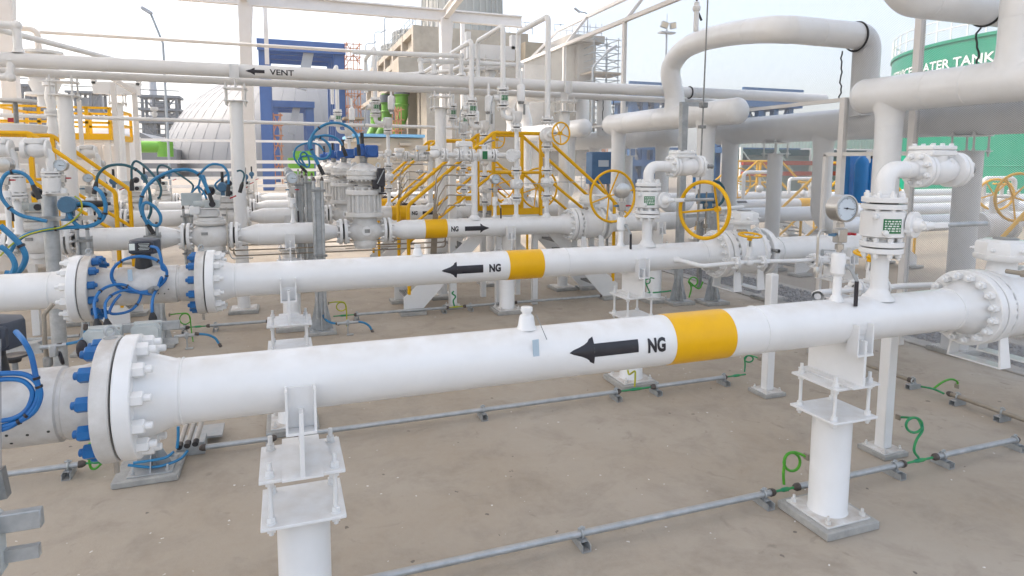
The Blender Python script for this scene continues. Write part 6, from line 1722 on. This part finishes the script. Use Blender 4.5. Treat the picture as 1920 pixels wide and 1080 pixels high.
def vessel(x, ytop, ybot, w, Y, label, m='frame_white'):
    a, b = at(x, ytop, Y=Y), at(x, ybot, Y=Y); r = w / 2 / at(x, ytop, Y=Y).__sub__(CAMP).length * 0 + w
    t = thing('white_vessel', label, 'vessel', (a.x, Y, 0), 'white vessels at left')
    MB().lathe((a.x, Y, 0), ZA, [(0, 0), (0, r * .8), (.4, r * .8), (.5, r), (a.z - r * .4, r), (a.z - r * .15, r * .8), (a.z, r * .3), (a.z, 0)], 36).torus((a.x, Y, a.z * .6), ZA, r, .02, 36, 6).build('shell', m, t)
    MB().cyl((a.x + r * .3, Y - r - .12, a.z * .55), (a.x + r * .3, Y - r * .8, a.z * .55), .25, n=20).box((a.x + r * .6, Y - r - .02, a.z * .72), (.4, .1, .5), bev=.03).build('manhole', m, t)
    return t
vessel(18, 245, 400, .85, 16, 'white vertical vessel at the left edge behind the yellow handrails')
vessel(170, 222, 300, 1.3, 24, 'pale vessel inside the yellow caged platform')
c = at(32, 240, Y=12.8)
t = thing('round_basin', 'flat white round dish with a stem above the left yellow handrail', 'dish', c)
MB().lathe(c - ZA * .1, ZA, [(0, 0), (0, .36), (.03, .40), (.14, .42), (.16, .40), (.16, 0)], 40).build('dish', 'white_paint', t)
MB().cyl(c, c + ZA * .42, .035, n=12).build('stem', 'galv_dark', t)
MB().lathe(c + ZA * .42, ZA, [(0, .28), (.02, .30), (.05, .30), (.06, 0)], 36).build('cover', 'white_paint', t)
c = at(20, 225, Y=12.6)
t = thing('red_sign', 'small red sign with a white mark at the left above the round dish', 'sign', c)
MB().box(c, (.08, .01, .07)).build('sign_plate', 'red', t)
# slim instrument risers behind the left columns
for x, y0, y1, Y, r, lab in ((92, 140, 300, 14.3, .05, 'slim white valve riser just left of the left round column'), (80, 100, 200, 17, .16, 'pale valve tower behind the left round column'), (640, 330, 400, 20, .05, 'slim white riser behind the control valves')):
    a, b = at(x, y0, Y=Y), at(x, y1, Y=Y)
    t = thing('valve_riser', lab, 'valve', (a.x, Y, b.z), 'background valve risers')
    l = a.z - b.z
    MB().cyl((a.x, Y, b.z), a, r, n=14).lathe((a.x, Y, b.z + l * .55), ZA, [(0, 0), (0, r * 2.4), (.06, r * 2.4), (.07, r * 1.4), (.3, r * 2), (.5, r * 1.4), (.51, r * 2.4), (.57, r * 2.4), (.57, 0)], 18).lathe((a.x, Y, b.z + l * .2), ZA, [(0, 0), (0, r * 2.4), (.06, r * 2.4), (.07, r * 1.4), (.3, r * 2), (.5, r * 1.4), (.51, r * 2.4), (.57, r * 2.4), (.57, 0)], 18).build('riser', 'white_paint', t)

# ================================================================== far buildings
# coal dome
c = at(572, 300, Y=130)
t = thing('storage_dome', 'huge pale ribbed dome behind the blue portal', 'dome', (c.x, 130, 0))
Rd, Hd = 25.0, at(560, 130, Y=130).z
b = MB(); n = 96
prof = []
for k in range(17):
    a = PI / 2 * k / 16; prof.append((Hd * math.sin(a), max(Rd * math.cos(a), 0)))
prof[-1] = (Hd, 0)
b.lathe((c.x, 130, 0), ZA, prof, n).build('shell', 'dome_sheet', t)
b = MB()
for k in range(60):
    a = 2 * PI * k / 60
    b.sweep([V((c.x + Rd * 1.001 * math.cos(q) * math.cos(a), 130 + Rd * 1.001 * math.cos(q) * math.sin(a), Hd * 1.001 * math.sin(q))) for q in [PI / 2 * j / 14 * .98 for j in range(15)]], .03, 4)
b.build('ribs', 'dome_sheet', t)

def pbox(b, x0, y0, x1, y1, Y, depth):
    """box whose front face spans two photo corners at distance Y"""
    p, q = at(x0, y0, Y=Y), at(x1, y1, Y=Y)
    return b.box(((p.x + q.x) / 2, Y + depth / 2, (p.z + q.z) / 2), (abs(q.x - p.x), depth, abs(p.z - q.z)))
def portal(x0, x1, ytop, Y, depth, beam, leg, label, nbay, m='portal_blue'):
    p, q = at(x0, ytop, Y=Y), at(x1, ytop, Y=Y); zt = p.z
    t = thing('blue_portal', label, 'steel portal', ((p.x + q.x) / 2, Y, 0), 'blue steel portals')
    w = q.x - p.x
    MB().box(((p.x + q.x) / 2, Y - .1, zt - beam / 2), (w + .2, .25, beam)).build('fascia', m, t)
    for k in range(nbay):
        y = Y + .4 + depth * k / (nbay - 1)
        for x in (p.x + leg / 2, q.x - leg / 2): MB().box((x, y, (zt - .1) / 2), (leg, .55, zt - .1)).build('portal_leg', m, t)
        MB().box(((p.x + q.x) / 2, y, zt - .45), (w - 2 * leg, .5, .7)).build('portal_beam', m, t)
    for k in range(7):
        MB().box(((p.x + q.x) / 2, Y + .8 + depth * (k + .5) / 7, zt - .05), (w, .5 if k % 2 else .75, .1)).build('roof_purlin', m, t)
    MB().box(((p.x + q.x) / 2 + .3, Y + .5, zt - beam - 1.2), (.9, .5, 4.2), (V((1, 0, -.22)), YA, V((.22, 0, 1)))).build('chute', 'cladding', t)
    return t
portal(483, 645, 72, 62, 9, 1.0, .95, 'tall blue steel portal in front of the dome', 4)
portal(505, 588, 188, 86, 9, .8, 1.0, 'smaller blue steel portal seen through the tall one', 4)

# concrete cooling tower block
YT_ = 58.0
zt = at(775, 47, Y=YT_).z; xl = at(775, 47, Y=YT_).x; xr = at(1000, 60, Y=YT_).x
D = 34
t = thing('cooling_tower', 'raw concrete cooling tower block with ribbed fan stacks and green ducts', 'cooling tower', (xl + 5, YT_ + D / 2, 0))
z0 = at(720, 168, Y=YT_ + 8).z
MB().box(((xl + xr) / 2, YT_ + D / 2, (zt + z0) / 2), (xr - xl - 1.0, D, zt - z0)).build('basin_block', 'raw_concrete', t)
MB().box(((xl + xr) / 2 + .6, YT_ + D / 2, z0 / 2), (xr - xl - 5.0, D - 1, z0)).build('lower_wall', 'raw_concrete', t)
for k in range(7):
    y = YT_ + .4 + (D - .8) * k / 6
    MB().box((xl + .3, y - .06 + .12 * k / 6, (zt + z0) / 2), (.7, .8, zt - z0 + .06)).build('wall_rib', 'raw_concrete', t)
    MB().box((xl + .9, y, z0 / 2), (.9, .8, z0)).build('pier', 'raw_concrete', t)
for z in (zt - .3, zt - 2.0): MB().box((xl + .30, YT_ + D / 2, z), (.62, D - .3, .6)).build('wall_beam', 'raw_concrete', t)
MB().box((xl - .15, YT_ + D / 2, z0 + .2), (1.6, D, .5)).build('ledge', 'raw_concrete', t)
zl = at(750, 106, Y=YT_ - 3).z; x0 = at(747, 106, Y=YT_ - 3).x
MB().box(((x0 + xr) / 2, YT_ - 1.5, (zl + z0) / 2), (xr - x0, 3, zl - z0)).build('front_block', 'raw_concrete', t)
MB().box(((x0 + xr) / 2 + 1.2, YT_ - 1.5, z0 / 2), (xr - x0 - 2.5, 2.4, z0)).build('front_wall', 'raw_concrete', t)
b = MB()
for k in range(26):
    y = YT_ + D * k / 25; b.box((xl + .2, y, zt + .55), (.05, .05, 1.1))
for z in (.55, 1.1): b.box((xl + .2, YT_ + D / 2, zt + z), (.05, D, .05)).box(((xl + xr) / 2, YT_ + .2, zt + z), (xr - xl, .05, .05))
for k in range(16): b.box((xl + (xr - xl) * k / 15, YT_ + .2, zt + .55), (.05, .05, 1.1))
b.build('railing', 'scaf_grey', t)
for k, y in enumerate((YT_ + 6, YT_ + 15, YT_ + 24, YT_ + 32)):
    cx = (xl + xr) / 2 + (.4 if k == 0 else -1.6)
    r0, hh = (4.1, 6) if k == 0 else (3.6, 2.2)
    b = MB().lathe((cx, y, zt), ZA, [(0, r0), (hh * .4, r0 * .93), (hh * .7, r0 * .92), (hh, r0 * .97), (hh, r0 * .9), (0, r0 * .9)], 48)
    st = b.build('fan_stack', 'stack_pale', t)
    b = MB()
    for q in range(36):
        a = 2 * PI * q / 36; d = V((math.cos(a), math.sin(a), 0))
        b.bar(V((cx, y, zt)) + d * r0 * 1.0, V((cx, y, zt + hh)) + d * r0 * .98, .12, .14, d)
    for z in (hh * .35, hh * .75): b.torus((cx, y, zt + z), ZA, r0 * .97, .09, 40, 6)
    b.build('stack_ribs', 'stack_pale', st)
for k, (px0, py0) in enumerate(((735, 180), (690, 205), (655, 215))):
    Y = YT_ + 3 + 9 * k
    c = at(px0, py0, Y=Y)
    b = MB().pipe([(xl - .6, Y, z0), (xl - .6, Y, z0 - 2.9), (xl - 3.6, Y - 1.5, .9), (xl - 3.6, Y - 1.5, .4)], .60, 1.1, 24)
    b.torus((xl - .6, Y, z0 - 1.0), ZA, .63, .10, 28, 6).torus((xl - .6, Y, z0 - 1.9), ZA, .63, .08, 28, 6)
    b.build('green_duct', 'duct_green', t)
    MB().cyl((xl - .6, Y, z0 - .15), (xl - .6, Y, z0 - .95), .75, n=24).build('duct_collar', 'far_grey', t)
# second concrete block with slab at right of the tower
t = thing('concrete_block', 'tan concrete block with a projecting roof slab right of the cooling tower', 'building', (at(1050, 150, Y=56).x, 58, 0))
b = MB(); pbox(b, 985, 78, 1092, 330, 56.5, 9); b.build('block', 'raw_concrete_shaded', t)
b = MB(); pbox(b, 1084, 80, 1113, 330, 56, 2); b.build('corner_pier', 'raw_concrete', t)
b = MB(); pbox(b, 1070, 63, 1134, 80, 55, 12); b.build('roof_slab', 'raw_concrete', t)
b = MB()
for k in range(9):
    p = at(1040 + 11 * k, 66, Y=55.2); b.box((p.x, 55.2, p.z + .5), (.05, .05, 1.1))
p, q = at(1040, 66, Y=55.2), at(1128, 66, Y=55.2)
for z in (.5, 1.0): b.box(((p.x + q.x) / 2, 55.2, p.z + z), (q.x - p.x, .05, .05))
b.build('railing', 'scaf_grey', t)

def scaffold(x0, x1, ytop, Y, dz, label, m, planks=(), depth=2.2, w=.07, bays=2):
    p, q = at(x0, ytop, Y=Y), at(x1, ytop, Y=Y); zt = p.z
    t = thing('scaffold_tower', label, 'scaffold', ((p.x + q.x) / 2, Y, 0), 'scaffold towers')
    b = MB()
    for k in range(bays + 1):
        x = p.x + (q.x - p.x) * k / bays
        for y in (Y, Y + depth): b.box((x, y, zt / 2), (w, w, zt + .4))
    z = zt; i = 0
    while z > .5:
        for y in (Y, Y + depth): b.box(((p.x + q.x) / 2, y, z), (q.x - p.x + .5, w, w))
        for x in (p.x, q.x): b.box((x, Y + depth / 2, z), (w, depth + .4, w))
        if i % 2 == 0 and z > dz: b.bar((p.x, Y, z), (q.x, Y, z - dz * 1.6), w, w); b.bar((q.x, Y + depth, z), (p.x, Y + depth, z - dz * 1.6), w, w)
        z -= dz; i += 1
    b.build('tubes', m, t)
    for f in planks: MB().box(((p.x + q.x) / 2, Y + depth / 2, zt * f), (q.x - p.x + .8, depth + .6, .18)).build('plank_deck', 'plank', t)
    return t
scaffold(650, 674, 82, 60, 1.1, 'slim orange scaffold tower right of the tall blue portal', 'scaf_orange', (.75, .5))
scaffold(1114, 1160, 72, 54, .62, 'grey scaffold tower with plank decks beside the concrete slab', 'scaf_grey', (.78, .44))
scaffold(742, 752, 205, 50, .8, 'orange scaffold around the green duct', 'scaf_orange', (), 1.6)
scaffold(512, 526, 215, 80, 1.2, 'orange ladder scaffold inside the small blue portal', 'scaf_orange', (), 1.0, .12, 1)
scaffold(1120, 1148, 272, 34, .45, 'small orange lattice behind the blue cabinet', 'scaf_orange', (), 1.0, .06, 3)

# low cream building with blue trim
t = thing('low_building', 'low cream building with light blue roof trim and tan doors', 'building', (at(730, 300, Y=42).x, 44, 0))
b = MB(); pbox(b, 668, 258, 795, 380, 42, 6); b.build('wall', 'bldg_cream', t)
b = MB(); pbox(b, 660, 250, 797, 258, 41.6, 6.8); b.build('roof', 'trim_blue', t)
for x0, x1 in ((683, 711), (752, 768)):
    b = MB(); pbox(b, x0, 276, x1, 380, 41.93, .2); b.build('door', 'door_tan', t)
    b = MB(); pbox(b, x0 - 2, 268, x1 + 3, 273, 41.6, .5); b.build('canopy', 'bldg_cream', t)
t = thing('low_building', 'small cream kiosk left of the low building with blue trim', 'building', (at(655, 300, Y=38).x, 39, 0))
b = MB(); pbox(b, 645, 267, 671, 380, 38, 3); b.build('wall', 'bldg_cream', t)
b = MB(); pbox(b, 643, 264, 673, 267, 37.8, 3.4); b.build('roof', 'bldg_cream', t)
t = thing('green_hopper', 'bright green hopper bodies behind the rail fence', 'hopper', (at(570, 310, Y=48).x, 49, 0))
b = MB(); pbox(b, 540, 296, 590, 340, 48, 3); pbox(b, 550, 283, 586, 296, 48.3, 2.4); b.build('body', 'duct_green', t)
t = thing('green_duct', 'bright green horizontal duct with an upright end before the dome', 'duct', (at(290, 275, Y=60).x, 60, 0))
a, b_ = at(262, 275, Y=60), at(302, 275, Y=60)
MB().cyl(a, b_, .5, n=20).cyl(b_ + XA * .3 + ZA * .4, (b_.x + .3, 60, at(300, 294, Y=60).z), .62, n=20).build('duct', 'duct_green', t)

# pale industrial structures far away
def lattice(x0, x1, ytop, Y, nf, label, m='far_grey', wall=.55):
    p, q = at(x0, ytop, Y=Y), at(x1, ytop, Y=Y); zt = p.z; d = (q.x - p.x) * .7
    t = thing('process_tower', label, 'industrial structure', ((p.x + q.x) / 2, Y, 0), 'far process towers')
    b = MB(); rnd = random.Random(x0)
    for k in range(4):
        for y in (Y, Y + d): b.box((p.x + (q.x - p.x) * k / 3, y, zt / 2), (.5, .5, zt))
    for k in range(nf):
        z = zt * (k + 1) / nf
        b.box(((p.x + q.x) / 2, Y + d / 2, z), (q.x - p.x + 1.5, d + 1.5, .5))
        b.box(((p.x + q.x) / 2, Y - .7, z + 1.2), (q.x - p.x + 1.5, .2, .2))
        b.bar((p.x, Y, z), (p.x + (q.x - p.x) / 3, Y, z - zt / nf), .3, .3); b.bar((q.x, Y, z), (q.x - (q.x - p.x) / 3, Y, z - zt / nf), .3, .3)
    b.build('frame', m, t)
    b = MB()
    for k in range(nf):
        for j in range(3):
            if rnd.random() < wall:
                x = p.x + (q.x - p.x) * (j + .5) / 3; b.box((x, Y + d * .5, zt * (k + .45) / nf), ((q.x - p.x) / 3.4, d * .6, zt / nf * rnd.uniform(.5, .85)))
    b.build('equipment', 'cladding', t)
    return t
lattice(266, 330, 180, 150, 6, 'pale process tower with decks left of the dome')
lattice(130, 188, 172, 170, 4, 'wide pale process structure behind the yellow caged platform')
lattice(40, 80, 160, 150, 6, 'pale process tower at the left behind the shelter post')
lattice(1395, 1480, 195, 44, 2, 'blue steel trestle right of the wire rope', 'steel_blue', .95)
lattice(1186, 1250, 185, 46, 3, 'blue steel trestle between the concrete block and the big arch', 'steel_blue', .95)
a = at(286, 150, Y=170)
t = thing('chimney', 'pale slim chimney behind the process tower', 'chimney', (a.x, 170, 0))
MB().lathe((a.x, 170, 0), ZA, [(0, 1.2), (a.z, .75), (a.z, .5)], 20).build('stack', 'cladding', t)
t = thing('warehouse', 'white warehouse shed with a pitched end far left of the dome', 'building', (at(240, 285, Y=120).x, 120, 0))
a, b_ = at(195, 268, Y=110), at(330, 268, Y=110)
MB().prism([V((a.x, 110, 0)), V((b_.x, 110, 0)), V((b_.x, 110, b_.z - 1)), V(((a.x + b_.x) / 2, 110, b_.z + 1.5)), V((a.x, 110, b_.z - 1))], (0, 20, 0)).build('wall', 'dome_sheet', t)

# corrugated building on the right with red steel and dark glazing
t = thing('corrugated_building', 'white corrugated building with a dark glazed strip and red beams behind the mesh', 'building', (at(1500, 280, Y=34).x, 36, 0))
p, q = at(1385, 250, Y=34), at(1800, 240, Y=34)
b = MB(); x = p.x; zb, zt_ = at(1500, 278, Y=34).z, at(1500, 236, Y=34).z
while x < q.x:
    b.box((x + .07, 34.0, (zb + zt_) / 2), (.14, .10, zt_ - zb)); b.box((x + .21, 34.04, (zb + zt_) / 2), (.14, .06, zt_ - zb)); x += .28
b.build('corrugated_wall', 'tank_white', t)
b = MB().box(((p.x + q.x) / 2, 34.6, (zb + .2) / 2 + .1), (q.x - p.x, .6, zb - .6)); b.build('lower_wall', 'cladding', t)
b = MB().box(((p.x + q.x) / 2, 34.1, zb - .30), (q.x - p.x, .2, .42)); b.build('glazed_strip', 'dark_glass', t)
for z in (zb - 1.0, zb - 1.7): MB().box(((p.x + q.x) / 2, 33.6, z), (q.x - p.x, .3, .28)).build('red_beam', 'red_steel', t)
b = MB()
for k in range(8):
    x = p.x + (q.x - p.x) * k / 7; b.box((x, 33.7, zb / 2), (.16, .16, zb)); b.bar((x, 33.7, zb - .1), (x + 2.2, 33.7, zb - 2.4), .07, .07)
b.build('steel_frame', 'tank_white', t)
b = MB(); pbox(b, 1380, 282, 1402, 306, 33.9, .3); b.build('window', 'dark_glass', t)

# green water tank
ax = 1960; c = at(ax, 250, Y=40); R_ = 10.2
e = at(1667, 200, Y=40)
ang = math.atan2(at(1667, 200, Y=40).x, 40); ang2 = ang + math.asin(.22) * 0
d0 = 46.0
th = ang + math.asin(R_ / d0)
cx, cy = d0 * math.sin(th), d0 * math.cos(th)
near = d0 - R_
rr_ = at(1667, 106, Y=10) - CAMP; zt = CAMH + rr_.z / math.hypot(rr_.x, rr_.y) * math.sqrt(d0 ** 2 - R_ ** 2) - .38
t = thing('water_tank', 'big green round water tank with white lettering behind the mesh', 'tank', (cx, cy, 0))
MB().lathe((cx, cy, 0), ZA, [(0, R_ + .1), (.3, R_ + .1), (.3, R_), (zt - .1, R_), (zt - .1, R_ + .08), (zt + .05, R_ + .08), (zt + .05, R_ - .2), (zt + .9, 0)], 120).build('shell', 'tank_green', t)
b = MB()
for k in range(3): b.torus((cx, cy, zt * (.3 + .22 * k)), ZA, R_, .03, 120, 4)
b.build('weld_seam', 'tank_green', t)
b = MB()
for k in range(72):
    a = 2 * PI * k / 72; b.box((cx + R_ * math.cos(a), cy + R_ * math.sin(a), zt + .6), (.05, .05, 1.1))
for z in (.6, 1.1): b.torus((cx, cy, zt + z), ZA, R_, .03, 120, 4)
b.build('railing', 'tank_white', t)
def tank_angle(px):
    d = at(px, 120, Y=10) - CAMP; d = V((d.x, d.y)).normalized(); c2 = V((cx, cy)); k = d.dot(c2)
    h = d * (k - math.sqrt(max(R_ ** 2 - (c2 - d * k).length_squared, 0)))
    return math.atan2(h.y - cy, h.x - cx)
a0_, a1_ = tank_angle(1678), tank_angle(1866)
if a1_ < a0_: a1_ += 2 * PI
bm = flat_text('SERVICE WATER TANK', 1.0, .008)
xs = [q.co.x for q in bm.verts]; W = max(xs); arc = abs(a1_ - a0_) * R_
for k in range(1, 60):
    bmesh.ops.bisect_plane(bm, geom=list(bm.verts) + list(bm.edges) + list(bm.faces), plane_co=(W * k / 60, 0, 0), plane_no=(1, 0, 0))
bm.verts.index_update()
b = MB(); vs = []
for q in bm.verts:
    a = a0_ + (a1_ - a0_) * q.co.x / W
    vs.append(V((cx + (R_ + .02) * math.cos(a), cy + (R_ + .02) * math.sin(a), zt - 1.30 + q.co.y * .64)))
b.add(vs, [tuple(q.index for q in f.verts) for f in bm.faces]); bm.free()
b.build('lettering', 'tank_white', t)
t = thing('low_building', 'white trestle with steps before the green tank at the right edge', 'steel frame', (at(1880, 300, Y=22).x, 22, 0))
b = MB()
for x in (1855, 1890, 1925):
    p = at(x, 235, Y=22); b.box((p.x, 22, p.z / 2), (.18, .18, p.z))
for y in (238, 300, 318, 335):
    p, q = at(1840, y, Y=22), at(1960, y, Y=22); b.box(((p.x + q.x) / 2, 22, p.z), (q.x - p.x, .1, .1))
b.build('frame', 'tank_white', t)

# lamp posts and flood lights
def street_lamp(x, ytop, Y, bend, label, r=.06, head=.5, ybend=None):
    a = at(x, ytop, Y=Y)
    t = thing('street_lamp', label, 'street lamp', (a.x + bend, Y, 0), 'street lamps')
    MB().pipe([(a.x + bend, Y, 0), (a.x + bend, Y, a.z - abs(bend) * (1.9 if ybend is None else ybend)), a], r, .4, 10).build('lamp_pole', 'scaf_grey', t)
    d = V((-bend, 0, abs(bend) * .6)).normalized() if bend else XA
    MB().box(a + d * head * .35, (head, .32, .16), (d, YA, d.cross(YA) * -1 if d.cross(YA).z < 0 else d.cross(YA)), bev=.03).build('lamp_head', 'cladding', t)
    return t
street_lamp(282, 24, 34, .45, 'tall bent street lamp alone in the sky at left', .055, .5, 3.0)
street_lamp(1141, 95, 30, -.9, 'bent white lamp in front of the grey scaffold', .05, .6, 1.0)
for x, y, Y, lab in ((690, 82, 100, 'nearest of the three far lamps above the concrete tower side'), (708, 60, 92, 'middle of the three far lamps above the concrete tower side'), (727, 33, 84, 'tallest of the three far lamps above the concrete tower side'), (1078, 22, 62, 'lamp above the tan concrete block')):
    street_lamp(x + 8, y, Y, -1.0 if x < 1000 else 1.0, lab, .07, .8, .05)
a = at(1250, 60, Y=70)
t = thing('floodlight_mast', 'mast with two floodlights left of the big arch', 'floodlight', (a.x, 70, 0))
MB().cyl((a.x, 70, 0), (a.x, 70, a.z + .3), .12, n=10).cyl((a.x, 70, a.z), (a.x, 70, a.z + 2.2), .04, n=6).box((a.x, 70, a.z - .1), (2.1, .9, .18)).build('mast', 'cladding', t)
for s in (-1, 1):
    c = V((a.x + s * .62, 69.6, a.z + .75))
    f = MB().box(c, (.95, .35, .8), (V((1, .1 * s, .25 * s)), V((0, 1, .2)), V((-.25 * s, -.2, 1))), bev=.05).build('floodlight', 'scaf_grey', t)
    MB().box(c - YA * .18 - ZA * .03, (.8, .05, .62), (V((1, .1 * s, .25 * s)), V((0, 1, .2)), V((-.25 * s, -.2, 1)))).build('lens', 'lamp_lens', f)

# ================================================================== sky, sun, view
w = bpy.data.worlds.new('World'); SC.world = w; w.use_nodes = True
nt = w.node_tree; bg = nt.nodes['Background']
SUN_EL, SUN_AZ = math.radians(50), math.radians(-60)     # azimuth clockwise from +Y
sky = nt.nodes.new('ShaderNodeTexSky'); sky.sky_type = 'NISHITA'; sky.sun_disc = False
sky.sun_elevation = SUN_EL; sky.sun_rotation = SUN_AZ
sky.air_density = 1.0; sky.dust_density = 6.0; sky.ozone_density = 1.0; sky.altitude = 0
pm = nt.nodes.new('ShaderNodeMix'); pm.data_type = 'RGBA'; pm.inputs['Factor'].default_value = .42   # thin white overcast veil over the blue
pm.inputs['B'].default_value = (3.15, 3.28, 3.46, 1)
nt.links.new(sky.outputs[0], pm.inputs['A']); nt.links.new(pm.outputs['Result'], bg.inputs[0]); bg.inputs[1].default_value = .15
sd = bpy.data.lights.new('sun', 'SUN'); so = bpy.data.objects.new('sun', sd); COL.objects.link(so)
sd.energy = .65; sd.angle = math.radians(20); sd.color = (1, .955, .89)
dv = V((math.sin(SUN_AZ) * math.cos(SUN_EL), math.cos(SUN_AZ) * math.cos(SUN_EL), math.sin(SUN_EL)))
so.rotation_euler = dv.to_track_quat('Z', 'Y').to_euler()
# desert haze
hz = bpy.data.materials.new('haze'); hz.use_nodes = True
hn = hz.node_tree; hn.nodes.remove(hn.nodes['Principled BSDF'])
pv_ = hn.nodes.new('ShaderNodeVolumePrincipled'); pv_.inputs['Density'].default_value = .0004; pv_.inputs['Color'].default_value = (1, .99, .975, 1); pv_.inputs['Anisotropy'].default_value = .35
hn.links.new(pv_.outputs[0], hn.nodes['Material Output'].inputs['Volume']); MATS['haze'] = hz
hb = MB().box((0, 75, 17), (260, 330, 37.2)).build('haze', 'haze'); tag(hb, kind='stuff')
tag(hb, 'pale warm dust haze over the whole plant')
SC.view_settings.view_transform = 'Standard'; SC.view_settings.look = 'None'
SC.view_settings.exposure = 1.72; SC.view_settings.gamma = 1
SC.cycles.volume_bounces = 2
